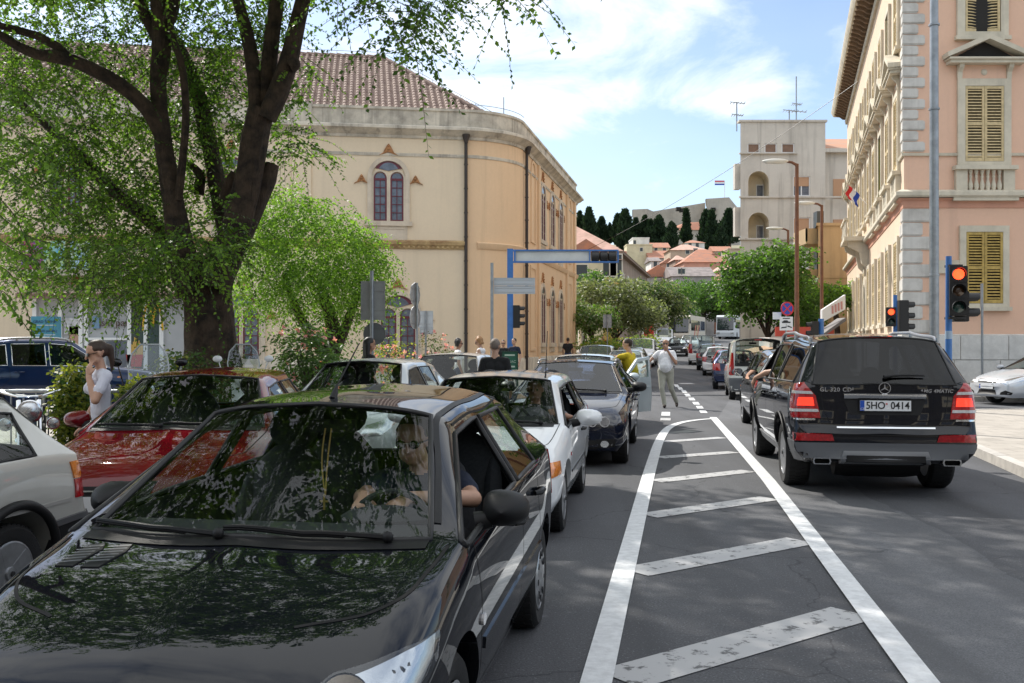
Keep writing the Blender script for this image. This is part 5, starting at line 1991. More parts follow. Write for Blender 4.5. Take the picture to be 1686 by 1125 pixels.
 for x in (-1.0,.4,1.8,3.2):
  mb.prism([(0,0),(.8,0),(.75,-.2),(.3,-.55),(.05,-.9),(0,-.9)],-.16,.16,0,M @ Matrix.Translation((x,0,0)) @ Matrix(((0,0,1,0),(0,1,0,0),(1,0,0,0),(0,0,0,1))))
 mb.build('balcony',STONE,root,30)
 mb=MB().ring(rect(-.55,.0,.55,2.6),rect(-.45,.06,.45,2.5),.0,.05,0,on_front(-26.5,.3))
 mb.build('door_frame',MAROON,root)
 for x,c in ((-.75,(.12,.06,.34)),(0.15,(.10,.40,.58)),(1.2,(.32,.52,.68))):
  MB().box((x-.42,.24,.90),(x+.42,1.45,.94),0,M).build('banner',mat("banner_%d"%int(c[0]*100),c,.6,noise=(1.7,.6,(.62,.06,.06) if x<0 else (.5,.55,.2))),root)
 return root
left_building()
def shutter_leaf(mb,w,h,M,mi_fr=0,mi_sl=0,split=.5,lower_open=False,t=.045):
 s=.07
 mb.box((0,0,0),(s,h,t),mi_fr,M)
 mb.box((w-s,0,0),(w,h,t),mi_fr,M)
 for y0,y1 in ((0,.11),(h*split-.05,h*split+.05),(h-.08,h)):
  mb.box((s,y0,.002),(w-s,y1,t-.002),mi_fr,M)
 for a,b in ((.11,h*split-.05),(h*split+.05,h-.08)):
  n=max(3,int((b-a)/.085))
  for k in range(n):
   y=a+(b-a)*(k+.5)/n
   mb.box((s,-.028,-.006),(w-s,.028,.006),mi_sl,M @ Matrix.Translation((0,y,t/2)) @ Matrix.Rotation(R(-38),4,'X'))
def shuttered_window(root,M,w=1.12,h=2.25,m=None,surround=.2,pediment=False,balustrade=False,open_=None,simple=False,stone=None):
 stone=stone or STONE_W
 mb=MB()
 s=surround
 mb.ring([(-w/2-s,-s*.55),(w/2+s,-s*.55),(w/2+s,h+s),(-w/2-s,h+s)],[(-w/2,0),(w/2,0),(w/2,h),(-w/2,h)],-.03,.10,0,M)
 mb.box((-w/2-s-.06,-s*.55-.12,-.03),(w/2+s+.06,-s*.55,.16),0,M)
 if pediment:
  zb_=h+s+.42
  hw=w/2+s+.33
  mb.box((-w/2-s,h+s,-.03),(w/2+s,zb_,.05),1,M)
  mb.box((-hw,zb_,-.03),(hw,zb_+.10,.34),0,M)
  mb.box((-hw-.05,zb_+.10,-.03),(hw+.05,zb_+.16,.40),0,M)
  for sx in (-1,1):
   poly=[(sx*(hw+.10),zb_+.16),(0,zb_+.70),(0,zb_+.86),(sx*(hw+.12),zb_+.30)]
   mb.prism(poly if sx>0 else poly[::-1],-.03,.42,0,M)
   mb.prism([(0,0),(.24,0),(.22,-.10),(.10,-.22),(.07,-.42),(0,-.42)],-.07,.07,0,
      M @ Matrix.Translation((sx*(w/2+s-.06),zb_,0.02)) @ Matrix(((0,0,1,0),(0,1,0,0),(1,0,0,0),(0,0,0,1))))
  mb.prism([(-hw+.1,zb_+.16),(hw-.1,zb_+.16),(0,zb_+.70)],-.03,.08,2,M)
  mb.ball((0,h+s+.2,.05),(.10,.10,.05),12,0,M)
 if balustrade:
  b0=-s*.55-.12
  bh=.78
  hw=w/2+s+.08
  mb.box((-hw-.06,b0-.02,-.03),(hw+.06,b0+.10,.26),0,M)
  mb.box((-hw-.10,b0-bh-.18,-.03),(hw+.10,b0-bh,.20),0,M)
  for sx in (-1,1):
   mb.box((sx*hw-.17-sx*.17,b0-bh,-.03),(sx*hw+.17-sx*.17,b0,.16),0,M)
  mb.box((-hw+.3,b0-bh,-.03),(hw-.3,b0,.02),1,M)
  for k in range(6):
   x=-hw+.45+(2*hw-.90)*k/5
   Mb=M @ Matrix.Translation((x,b0-bh,.10)) @ Matrix.Rotation(R(-90),4,'X')
   mb.lathe([(.06,0),(.06,.05),(.035,.08),(.075,.25),(.07,.32),(.03,.48),(.05,.56),(.03,.60),(.06,.70),(.06,.78)],10,0,Mb)
 o=mb.build('window',[stone,PINK,DARKHOLE],root,30)
 MB().box((-w/2,0,-.02),(w/2,h,.012),0,M).build('pane',DARKHOLE,o)
 for sx in (-1,1):
  mb=MB()
  if open_:
   a=R(open_)*sx
   hinge=M @ Matrix.Translation((sx*w/2,0,.06)) @ Matrix.Rotation(-a,4,'Y')
   Ml=hinge @ Matrix.Translation((-w/2 if sx>0 else 0,0,0))
  else:
   Ml=M @ Matrix.Translation((-w/2+.01 if sx<0 else .008,.01,.045))
  shutter_leaf(mb,w/2-.016,h-.02,Ml)
  mb.build('shutter',m or SHUT,o)
 return o
STONE_W=wall_mat("window_limestone",(.66,.60,.48),(.44,.40,.32),1.4,.7,.55)
def quoins(mb,corner,xdir,ydir,z0,z1,n,la=.62,lb=.40,ht=None,proud=.05,mi=0,rounded=True):
 dz=(z1-z0)/n
 c=Vector((*corner,0))
 xd,yd=Vector((*xdir,0)),Vector((*ydir,0))
 nx=Vector((xd.y,-xd.x,0))
 ny=Vector((-yd.y,yd.x,0))
 for k in range(n):
  a=la if k%2==0 else lb
  b=lb if k%2==0 else la
  e=.03
  z=z0+k*dz+.012
  zz=z+dz-.024
  P0=c+nx*proud+ny*proud
  poly=[P0+Vector((0,0,0)),c+xd*a+nx*proud,c+xd*a-nx*.03,c-nx*.03-ny*.03,c+yd*b-ny*.03,c+yd*b+ny*proud]
  den=xd.x*yd.y-xd.y*yd.x
  q1,q2=c+nx*proud,c+ny*proud
  t=((q2.x-q1.x)*yd.y-(q2.y-q1.y)*yd.x)/den
  poly[0]=q1+xd*t
  bv=.035
  for (s,lo,hi) in ((1,z+bv,zz-bv),(.6,z,z+bv),(.6,zz-bv,zz)):
   pp=[(p.x,p.y) for p in poly]
   if s<1:
    q1,q2=c+nx*proud*s,c+ny*proud*s
    t=((q2.x-q1.x)*yd.y-(q2.y-q1.y)*yd.x)/den
    pp[0]=((q1+xd*t).x,(q1+xd*t).y)
    pp[1]=((c+xd*(a-bv)+nx*proud*s).x,(c+xd*(a-bv)+nx*proud*s).y)
    pp[5]=((c+yd*(b-bv)+ny*proud*s).x,(c+yd*(b-bv)+ny*proud*s).y)
   mb.prism(pp,lo,hi,mi)
 return mb
def right_building():
 cx_,cy_=11.95,30.0
 root=thing('pink_palace',"pink four-storey building with pale corner stones and yellow louvred shutters",'building',(cx_,cy_,0))
 g=Vector((.272,.962)).normalized()
 f=Vector((1,0))
 Lg,Lf=31.0,16.0
 ztop=15.6
 A,B,Cc=Vector((0,0)),f*Lf,g*Lg
 zp,zs=1.95,6.1
 mb=MB()
 sweep(mb,[A,B],[(0,-.2),(0,ztop)])
 mb.build('wall',PINK,root)
 mb=MB()
 sweep(mb,[Cc+Vector((9,2)),Cc,A],[(0,-.2),(0,ztop)])
 mb.build('wall',CREAMW,root)
 path=[Cc+Vector((9,2)),Cc,A,B]
 mb=MB()
 sweep(mb,path,[(0,-.2),(.10,-.2),(.10,.42),(.07,.44),(.07,zp-.03),(.03,zp),(-.02,zp)])
 mb.build('plinth',GREYSTONE,root,30)
 mb=MB()
 rg=random.Random(9)
 x=.30
 for z0,z1 in ((.47,1.15),(1.18,1.90)):
  x=.02
  while x<Lf:
   wd=rg.uniform(1.1,1.9)
   x1_=min(Lf,x+wd)
   mb.box((x+.012,z0,.05),(x1_-.012,z1,.105),0,frame((0,0,0),(1,0,0),(0,0,1)))
   x=x1_
 mb.build('base_block',wall_mat("hewn_limestone",(.68,.67,.64),(.46,.45,.43),2.5,.7,.2,.3),root)
 mb=MB()
 sweep(mb,path,[(-.05,zs-.30),(.03,zs-.30),(.05,zs-.10),(.16,zs-.02),(-.05,zs-.02)])
 mb.build('salmon_band',PINKTRIM,root,30)
 mb=MB()
 sweep(mb,path,[(-.05,zs),(.22,zs),(.26,zs+.05),(.26,zs+.16),(.10,zs+.24),(-.05,zs+.24)])
 sweep(mb,path,[(-.05,zs+1.28),(.06,zs+1.28),(.08,zs+1.36),(-.05,zs+1.38)])
 mb.build('string_course',STONE_W,root,30)
 for z0,z1,n,la,lb in ((zp+.02,zs-.32,9,.82,.55),(zs+1.40,ztop-.3,24,.62,.42)):
  for k in range(n):
   a,b=z0+(z1-z0)*k/n,z0+(z1-z0)*(k+1)/n
   quoins(MB(),(0,0),(1,0),(g.x,g.y),a,b,1,*((la,lb) if k%2==0 else (lb,la)),proud=.05).build('corner_stone',GREYSTONE,root,25)
 mb=MB()
 sweep(mb,path,[(-.05,ztop-.60),(.10,ztop-.60),(.14,ztop-.42),(.14,ztop-.40),(-.05,ztop-.4)])
 sweep(mb,path,[(.0,ztop-.02),(.78,ztop-.02),(.84,ztop+.08),(.92,ztop+.24),(.92,ztop+.30),(.0,ztop+.34)])
 mb.build('cornice',STONE_W,root,30)
 BRK=mat("brown_brackets",(.20,.13,.08),.9,noise=(3,.4))
 for o,d,Ln,nn in ((A,g,Lg,Vector((-g.y,g.x))),(A,f,Lf,Vector((0,-1)))):
  k=int(Ln/.62)
  for i in range(k):
   p=o+d*(i+.5)*Ln/k
   M=frame((p.x,p.y,ztop-.38),(d.x,d.y,0),(0,0,1)) if d is f else frame((p.x,p.y,ztop-.38),(-d.x,-d.y,0),(0,0,1))
   MB().prism([(0,.36),(.72,.36),(.70,.24),(.45,.16),(.28,.02),(0,-.02)],-.09,.09,0,M @ Matrix(((0,0,1,0),(0,1,0,0),(1,0,0,0),(0,0,0,1)))).build('eaves_bracket',BRK,root,30)
 mb=MB()
 mb.add([(A.x-1,A.y-.5,ztop+.34),(B.x,B.y-.5,ztop+.34),(B.x,B.y+12,ztop+3),(Cc.x+6,Cc.y-4,ztop+3),(Cc.x-.6,Cc.y+.4,ztop+.34)],[(0,1,2,3,4)])
 mb.build('roof',TILE,root)
 def fr(x,z):
  return frame((x,0,z),(1,0,0),(0,0,1))
 def sd_(t,z):
  p=g*t
  return frame((p.x,p.y,z),(-g.x,-g.y,0),(0,0,1))
 for x in (2.42,6.8,11.2):
  shuttered_window(root,fr(x,2.88),1.12,2.18,SHUTY,.19)
  shuttered_window(root,fr(x,7.2),1.18,2.30,SHUT,.22,pediment=True,balustrade=True)
  shuttered_window(root,fr(x-.05,11.15),1.08,2.0,SHUT,.24,open_=None if x>3 else 14)
 ts=[1.7+2.9*k for k in range(10)]
 for k,t in enumerate(ts):
  olive=k==2
  shuttered_window(root,sd_(t,2.45),1.05,2.45,SHUT,.16)
  shuttered_window(root,sd_(t,7.2),1.12,2.30,SHUTO if olive else SHUT,.18,pediment=True,balustrade=(k<4),open_=75 if olive else None)
  shuttered_window(root,sd_(t,11.15),1.05,2.0,SHUT,.18,open_=60 if k in (1,) else None)
 mb=MB()
 M=sd_(15.2,zs+.1)
 mb.box((-1.6,0,0),(1.6,.18,1.05),0,M)
 for x in (-1.2,1.2):
  mb.prism([(0,0),(.9,0),(.85,-.25),(.4,-.5),(.3,-1.0),(.1,-1.2),(0,-1.9)],-.16,.16,0,M @ Matrix.Translation((x,0,0)) @ Matrix(((0,0,1,0),(0,1,0,0),(1,0,0,0),(0,0,0,1))))
 for k in range(9):
  mb.lathe([(.05,.18),(.035,.25),(.07,.4),(.03,.7),(.05,.9)],8,0,M @ Matrix.Translation((-1.5+3*k/8,0,.95)) @ Matrix.Rotation(R(-90),4,'X'))
 mb.box((-1.6,.9,.86),(1.6,1.0,1.05),0,M)
 mb.build('balcony',STONE_W,root,30)
 MB().ring(arch_poly(2.2,4.4,12),[(x*.8,y*.92) for x,y in arch_poly(2.2,4.4,12)],-.02,.12,0,sd_(15.2,.3)).build('doorway',STONE_W,root,30)
 MB().prism(arch_poly(1.7,4.0,12),.0,.03,0,sd_(15.2,.3)).build('door',mat("dark_door",(.06,.035,.02),.5),root)
 MB().box((.85,4.7,.02),(1.75,5.1,.07),0,fr(0,0) @ Matrix.Translation((0,-.9,0))).build('plaque',STONE_W,root)
 t=thing('flag',"small red, white and blue flag on a slanting pole at the pink building",'flag',(cx_+g.x*12.2-.3,cy_+g.y*12.2+.1,7.9))
 t.scale=(.62,.62,.62)
 pole=MB().tube([(0.2,0,-.5),(-1.25,-.1,.85)],.025,6)
 pole.build('pole',WHITEP,t)
 fm=[mat("flag_red",(.55,.03,.03),.8),mat("flag_white",(.72,.72,.74),.8),mat("flag_blue",(.02,.06,.38),.8)]
 mb=MB()
 for k in range(3):
  vs=[]
  for i in range(9):
   for j in range(2):
    u,v=i/8,(k+j)/3
    vs.append((-1.2+v*.75+.10*math.sin(u*7),-.1-.16*math.sin(u*9+v),.8-v*.55-u*.95+.05*math.sin(v*5)))
  mb.add(vs,[(2*i,2*i+1,2*i+3,2*i+2) for i in range(8)],k)
 mb.build('cloth',fm,t,60)
 return root
right_building()
# ------------------------------------------------------------------ the far street,the town and the fortress
def boolean_cut(mesh,cutter_mb,mats):
 cut=cutter_mb.build("opening_cutter",mats)
 ob=link("wall_work",mesh)
 md=ob.modifiers.new("b",'BOOLEAN')
 md.operation,md.object,md.solver='DIFFERENCE',cut,'EXACT'
 out=evaluated(ob)
 bpy.data.objects.remove(ob); bpy.data.objects.remove(cut)
 return out
def hill_z(x,y):
 kn=np.array([0.,60,120,170,215,260,330,410,480,560,700,1000])
 zz=np.array([0.,.3,1.6,4.5,11,18,31,43,51,56,60,62])
 z=float(np.interp(y,kn,zz))
 fall=max(0.,1-max(0,abs(x-90)-110)/260)
 return z*(fall if y>200 else 1)
def hill():
 ys=list(range(190,301,12))+list(range(320,720,25))+[800,1000]
 xs=[-300,-200,-120,-60]+list(range(-30,260,15))+[300,380,480]
 rg=random.Random(2)
 vs=[(x,y,hill_z(x,y)+rg.uniform(-.8,.8)-1.5) for y in ys for x in xs]
 nx=len(xs)
 fs=[(j*nx+i,j*nx+i+1,(j+1)*nx+i+1,(j+1)*nx+i) for j in range(len(ys)-1) for i in range(nx-1)]
 tag(MB().add(vs,fs).build('hill',mat("dry_hillside",(.13,.14,.075),.95,noise=(.08,.5,(.30,.25,.17))),smooth=80),kind='structure')
hill()
HW={'tan': mat("house_tan",(.52,.40,.30),.9,noise=(.5,.3)),'salmon': mat("house_salmon",(.60,.33,.24),.9,noise=(.4,.25)),
  'white': mat("house_white",(.70,.69,.67),.9,noise=(.5,.2)),'yellow': mat("house_yellow",(.68,.45,.14),.9,noise=(.5,.25)),
  'pale': mat("house_pale_yellow",(.66,.59,.40),.9,noise=(.5,.25)),'brown': mat("house_brown",(.36,.26,.20),.9,noise=(.8,.3)),
  'grey': mat("house_grey",(.42,.39,.37),.9,noise=(.6,.3))}
RT={'red': mat("house_roof_red",(.46,.19,.11),.9,noise=(1.2,.45,(.33,.17,.12))),'pink': mat("house_roof_pink",(.58,.35,.28),.9,noise=(1.0,.4,(.42,.26,.20))),
  'grey': mat("house_roof_grey",(.27,.23,.22),.9,noise=(1.0,.4))}
SHG=mat("dark_house_window",(.04,.05,.055),.3)
HTRIM=mat("house_window_trim",(.62,.58,.50),.8)
def house(label,px0,px1,Y,y_eave,y_ridge,wall,roof,typ='hip',depth=9,wins=(),z0=None,rot=0.,chimney=None):
 a,b=P(px0,y_eave,Y),P(px1,y_eave,Y)
 ze,zr=a.z,P(px0,y_ridge,Y+(depth/2 if typ in ('hip','gable_x') else 0)).z
 w=b.x-a.x
 base=hill_z((a.x+b.x)/2,Y)-3 if z0 is None else z0
 root=thing('house',label,'house',((a.x+b.x)/2,Y,base),rot)
 h,r=ze-base,max(.3,zr-ze)
 hw=w/2
 MB().box((-hw,0,0),(hw,depth,h)).build('wall',HW[wall],root)
 o=.35
 mb=MB()
 A=[(-hw-o,-o,h),(hw+o,-o,h),(hw+o,depth+o,h),(-hw-o,depth+o,h)]
 if typ=='hip':
  k=min(hw*.8,depth/2)
  mb.add(A+[(-hw+k,depth/2,h+r),(hw-k,depth/2,h+r)],[(0,1,5,4),(1,2,5),(2,3,4,5),(3,0,4),(3,2,1,0)])
 elif typ=='gable_x':
  mb.add(A+[(-hw-o,depth/2,h+r),(hw+o,depth/2,h+r)],[(0,1,5,4),(1,2,5),(2,3,4,5),(3,0,4),(3,2,1,0)])
 elif typ=='gable_y':
  mb.add(A+[(0,-o,h+r),(0,depth+o,h+r)],[(0,1,4),(1,2,5,4),(2,3,5),(3,0,4,5),(3,2,1,0)])
 else:
  mb.box((-hw-.1,-.1,h),(hw+.1,depth,h+.3))
 mb.build('roof',RT[roof] if typ!='flat' else HW[wall],root)
 for wx,wy,ww,wh in wins:
  q=P(wx,wy,Y)
  x,z=q.x-(a.x+b.x)/2,q.z-base
  wb=MB().ring(rect(x-ww/2-.12,z-wh/2-.12,x+ww/2+.12,z+wh/2+.12),rect(x-ww/2,z-wh/2,x+ww/2,z+wh/2),-.02,.08,0,frame((0,0,0),(1,0,0),(0,0,1)))
  wo=wb.build('window',HTRIM,root)
  MB().box((x-ww/2,-.03,z-wh/2),(x+ww/2,.02,z+wh/2)).build('pane',SHG,wo)
 if chimney:
  q=P(chimney[0],chimney[1],Y+depth*.3)
  x=q.x-(a.x+b.x)/2
  MB().box((x-.45,depth*.3-.4,h),(x+.45,depth*.3+.4,q.z-base)).box((x-.55,depth*.3-.5,q.z-base),(x+.55,depth*.3+.5,q.z-base+.2)).build('chimney',HW['salmon'],root)
 return root
house("pale yellow house with red sloping roof right behind the theatre corner",936,993,95,416,394,'pale','red','gable_y',12,[(955,455,1.4,2.2)],z0=.8)
house("bright yellow house beside the pale yellow one, under the overhead signal",993,1020,103,428,416,'yellow','pink','hip',10,[(1002,437,1.6,2.2),(1014,440,1.2,2.6)],z0=.8)
house("white cube house high under the cypresses",1042,1069,260,393,391,'white','grey','flat',9,[(1045,400,.7,1.3)])
house("cream flat house in front of the white cube house",1032,1074,252,404,403,'pale','grey','flat',6,[(1056,411,.7,.9)])
house("tan house with shallow pink hip roof and two windows on the hillside",1104,1163,232,412,403,'tan','pink','hip',10,[(1132,415,.9,.9),(1145,413,.9,1.0)])
house("salmon house with broad red hip roof and green shutter",1126,1203,188,432,411,'salmon','red','hip',11,[(1184,454,1.2,1.35),(1165,453,.6,.5)],chimney=(1176,419))
house("low orange-red roofs left of the tan hillside house",1070,1113,248,425,413,'grey','red','gable_x',12,[(1099,425,.8,.8)])
house("gabled red roofed house with a pale front above the street trees",1056,1112,168,456,436,'grey','red','gable_y',12,[(1085,450,1.0,1.6)])
house("long grey roofed house above the street trees",1108,1176,160,455,440,'grey','grey','gable_x',10,[(1119,447,.5,.8),(1125,447,.5,.8)])
house("small pale house by the edge of the white apartment block",1199,1222,240,411,408,'tan','grey','flat',8,[(1210,419,1.4,.9)])
house("little red roofed house at the foot of the cypresses",976,1016,190,408,401,'tan','pink','hip',9)
house("dusky house filling the far end of the street",1150,1200,175,470,458,'tan','red','gable_x',9,[(1165,480,1.5,2),(1180,480,1.5,2)])
for a_ in (("grey stone house between the cypress trunks at left",1004,1030,215,420,413,'grey','pink','gable_x',9,[(1010,424,.8,1.2),(1020,424,.8,1.2)]),
   ("pale house with two windows under the tall broad cypress",1072,1102,262,408,400,'pale','red','gable_x',9,[(1080,412,.8,1.2),(1094,412,.8,1.2)]),
   ("salmon gabled house right of the orange-red roofs",1090,1112,215,434,425,'salmon','red','gable_y',10,[(1101,438,.8,1.2)]),
   ("white terrace house with dark windows below the chapel",1128,1160,290,400,396,'white','red','hip',9,[(1136,404,.9,1.3),(1148,404,.9,1.3)]),
   ("tan walled house with red roof below the broad round cypress",1176,1206,262,414,406,'tan','red','gable_x',9,[(1184,419,.9,1.3),(1196,419,.9,1.3)]),
   ("narrow white house peeping over the low grey roof",1072,1086,200,430,424,'white','grey','gable_x',8,[(1079,435,.7,1.1)]),
   ("brown stone house left of the salmon house",1112,1128,200,428,421,'brown','pink','hip',8,[(1120,434,.7,1.1)]),
   ("pale salmon house low beside the apartment block",1184,1216,170,446,436,'salmon','pink','hip',9,[(1192,452,.9,1.4),(1206,452,.9,1.4)])):
 house(*a_)
def brown_row():
 a,b=Vector((11.9,110)),Vector((20.6,150))
 d=(b-a).normalized()
 root=thing('terrace_house',"long brown house with five tall windows along the street and pale pink roof",'house',(a.x,a.y,.8))
 Ln,h=(b-a).length,10.9
 n=Vector((d.y,-d.x))
 M=frame((0,0,0),(d.x,d.y,0),(0,0,1))
 MB().box((0,0,-11),(Ln,h,0),0,M).build('wall',HW['brown'],root)
 mb=MB().box((-.4,h,-11.4),(Ln+.4,h+.3,.55),0,M)
 mb.build('eaves',mat("eaves_brown",(.22,.15,.11),.9),root)
 mb=MB().add([(-.4,h+.3,.6),(Ln+.4,h+.3,.6),(Ln+.4,h+.3,-11.5),(-.4,h+.3,-11.5),(5,h+3.8,-5.5),(Ln-5,h+3.8,-5.5)],
     [(0,1,5,4),(1,2,5),(2,3,4,5),(3,0,4)],0,M)
 mb.build('roof',RT['pink'],root)
 for k in range(6):
  x=4+k*6.2
  for y in (6.6,2.6):
   wo=MB().ring(rect(x-.85,y-.2,x+.85,y+2.5),rect(x-.6,y,x+.6,y+2.25),0,.12,0,M).build('window',HTRIM,root)
   MB().box((x-.6,y,-.02),(x+.6,y+2.25,.03),0,M).build('pane',SHG,wo)
 MB().box((31,h+.4,-3.2),(32,h+3.2,-2.2),0,M).build('chimney',HW['salmon'],root)
brown_row()
def fortress():
 root=thing('fortress',"pale stone hilltop fortress with long wall and higher bastion behind the cypresses",'fortress',(62,500,44))
 FS=wall_mat("fortress_stone",(.50,.455,.40),(.33,.30,.265),.22,.9,.5,.5)
 Y=500
 loc=Vector((62,500,44))
 def v(px,py,Y_):
  q=P(px,py,Y_)-loc
  return q
 L0,L1,L2,L3=v(1042,345,500),v(1066,344,492),v(1161,334,505),v(1163,329,498)
 pts=[L0,L1,L2]
 mb=MB()
 path=[(v(1042,345,530).x,30.),(L0.x,0.),(L1.x,-8.),(L1.x+4,0.),(L2.x,5.)]
 zs=[L0.z,L0.z,L1.z,L1.z-.2,L2.z]
 vs,fs=[],[]
 for (x,y),z in zip(path,zs):
  vs+=[(x*1.0,y,-8),(x,y,z),(x,y+3,z)]
 for i in range(len(path)-1):
  fs+=[(3*i,3*i+3,3*i+4,3*i+1),(3*i+1,3*i+4,3*i+5,3*i+2)]
 mb.add(vs,fs)
 mb.build('curtain_wall',FS,root)
 mb=MB()
 path=[(v(1161,330,530).x,25.),(L3.x,-2.),(v(1199,327,494).x,-8.),(v(1216,338,505).x,8.),(v(1225,342,530).x,40.)]
 zt=[L3.z+.5,L3.z+.5,v(1199,326,494).z,v(1216,340,505).z,v(1225,345,530).z]
 vs,fs=[],[]
 for (x,y),z in zip(path,zt):
  vs+=[(x,y-2.5,-8),(x,y,z),(x,y+3,z)]
 for i in range(len(path)-1):
  fs+=[(3*i,3*i+3,3*i+4,3*i+1),(3*i+1,3*i+4,3*i+5,3*i+2)]
 mb.add(vs,fs)
 mb.build('bastion',FS,root)
 for px,py in ((1173,346),(1196,348),(1116,345),(1122,347)):
  q=v(px,py,496)
  MB().cbox((q.x,q.y-1,q.z),(2.2,3,1.8)).build('embrasure',DARKHOLE,root)
 q=v(1193,327,500)
 f=MB().tube([(q.x,q.y,q.z-3),(q.x,q.y,q.z+9)],.18,6)
 f.build('flagpole',WHITEP,root)
 fl=MB()
 for k,m in enumerate((0,1,2)):
  fl.box((q.x-5,q.y-.04,q.z+8.4-k*.8),(q.x-.1,q.y+.04,q.z+9.1-k*.8),k)
 fl.build('flag_cloth',[mat("flag_red",(.55,.03,.03)),mat("flag_white",(.72,.72,.74)),mat("flag_blue",(.02,.06,.38))],root)
 a,b=P(1112,379,440),P(1153,377,440)
 ch=thing('chapel',"small stone chapel with red roof below the fortress bastion",'church',(a.x,440,40))
 w,h=b.x-a.x,a.z-40
 MB().box((0,0,-4),(w,9,h)).build('wall',FS,ch)
 MB().add([(-.5,-.6,h),(w+.5,-.6,h),(w+.5,9,h),(-.5,9,h),(w*.45,4.5,h+3.8),(w+.5,4.5,h+4.2),(-.5,4.5,h+1.8)],
    [(0,1,5,4),(0,4,6),(2,3,6,4,5),(1,2,5),(3,0,6)]).build('roof',RT['red'],ch)
 MB().box((w*.16,-.05,h-4),(w*.16+.9,.1,h-2.6)).build('window',DARKHOLE,ch)
fortress()
def apartment():
 Y=74.0
 a=P(1219,200,Y)
 zt=a.z
 gx=lambda px: (px-CX)/FPX*Y-a.x
 gzz=lambda py: CAM_H-(py-HZ)/FPX*Y
 root=thing('apartment_block',"grey white apartment block with two arched loggias and aerials on its flat roof",'building',(a.x,Y,0))
 W1,W2=gx(1359),gx(1400)
 body=MB().prism([(0,0),(W1,0),(W1,12),(3.4,12)],.2,zt).mesh('wall',[WHITEW,mat("loggia_plaster",(.66,.58,.44),.9,noise=(1,.2))])
 cut=MB()
 M=frame((0,0,0),(1,0,0),(0,0,1))
 for y0,y1 in ((323,282),(392,350)):
  w=gx(1266)-gx(1232)
  cx_=gx(1249)
  h=gzz(y1)-gzz(y0)
  cut.prism([(x+cx_,y+gzz(y0)) for x,y in arch_poly(w,h,16)],-1.5,.5,1,M)
 for x0,x1,y0,y1 in ((1231,1251,252,236),(1259,1279,252,236),(1287,1308,252,236),(1306,1334,323,290),(1306,1334,392,358),(1306,1334,452,428)):
  cut.box((gx(x0),gzz(y0),-.18),(gx(x1),gzz(y1),.5),0,M)
 me=boolean_cut(body,cut,[WHITEW,mat("loggia_plaster",(.66,.58,.44))])
 link('wall',me,root)
 BR=mat("brown_shutter",(.22,.13,.085),.7,noise=(4,.2))
 OR=mat("tan_blind",(.46,.27,.16),.8)
 WF=mat("white_window_frame",(.7,.7,.7),.5)
 k=0
 for x0,x1,y0,y1,m in ((1231,1251,252,236,BR),(1259,1279,252,236,BR),(1287,1308,252,236,BR),(1306,1334,323,290,OR),(1306,1334,392,358,OR),(1306,1334,452,428,WF)):
  wo=MB().ring(rect(gx(x0),gzz(y0),gx(x1),gzz(y1)),rect(gx(x0)+.07,gzz(y0)+.07,gx(x1)-.07,gzz(y1)-.07),-.16,-.06,0,M).build('window',WF,root)
  xm=(gx(x0)+gx(x1))/2
  split=0 if m is BR else (.5 if k==3 else .05)
  zm=gzz(y0)+(gzz(y1)-gzz(y0))*split
  MB().box((gx(x0)+.06,zm,-.17),(gx(x1)-.06,gzz(y1)-.06,-.10),0,M).build('blind',m,wo)
  if split:
   MB().box((gx(x0)+.06,gzz(y0)+.06,-.175),(gx(x1)-.06,zm,-.14),0,M).build('pane',PANE2,wo)
   MB().box((xm-.04,gzz(y0)+.06,-.15),(xm+.04,zm,-.09),0,M).build('mullion',WF,wo)
  k+=1
 for y0,y1 in ((321,299),(391,367)):
  do=MB().ring(rect(gx(1253),gzz(y0),gx(1265),gzz(y1)),rect(gx(1254),gzz(y0),gx(1264),gzz(y1)-.08),-1.5,-1.40,0,M).build('balcony_door',WF,root)
  MB().box((gx(1254),gzz(y0),-1.5),(gx(1264),gzz(y1),-1.44),0,M).build('pane',PANE2,do)
 mb=MB()
 for y in (323.5,392.5):
  mb.box((-.1,gzz(y)-.12,-.1),(W2+.1,gzz(y),.14),0,M)
 mb.box((-.1,gzz(254),-.1),(gx(1312),gzz(252.3),.22),0,M)
 mb.box((-.12,zt-.05,-.6),(W1+.12,zt+.10,.12),0,M)
 mb.build('ledge',WHITEW,root)
 for a_,b_ in ((310,268),(388,340)):
  MB().box((gx(1212),gzz(a_),-1.0),(.1,gzz(b_),-.4),0,M).build('side_balcony',WHITEW,root)
 zw=gzz(250)
 MB().box((W1,.6,.2),(W2+3,12,zw)).build('wing',WHITEW,root)
 MB().box((gx(1344),zw,-3),(W2+3.4,zw+.28,-.1),0,M).build('wing_cornice',WHITEW,root)
 MB().add([(W1-.2,.2,zw+.3),(W2+3.4,.2,zw+.3),(W2+3.4,6,zw+2.2),(W1-.2,6,zw+2.2)],[(0,1,2,3)]).build('wing_roof',TILE2,root)
 for y0,y1 in ((325,293),(392,360)):
  MB().box((gx(1376),gzz(y0),-.7),(gx(1396),gzz(y1),-.55),0,M).build('wing_blind',OR,root)
 for px,top,arms in ((1228,168,((170,.65),(190,.5))),(1330,126,((184,.8),(172,.4))),(1318,181,((183,.6),))):
  x=gx(px)
  mb=MB().tube([(x,3,zt-.1),(x,3,CAM_H-(top-HZ)/FPX*(Y+3))],.05,6)
  for py,r in arms:
   z=CAM_H-(py-HZ)/FPX*(Y+3)
   mb.tube([(x-r*.8,3,z+.1),(x+r,3,z-.05)],.035,5)
   for q in range(5):
    xx=x-r*.7+r*1.6*q/4
    mb.tube([(xx,2.6,z),(xx,3.4,z)],.025,4)
  mb.build('aerial',GALV,root)
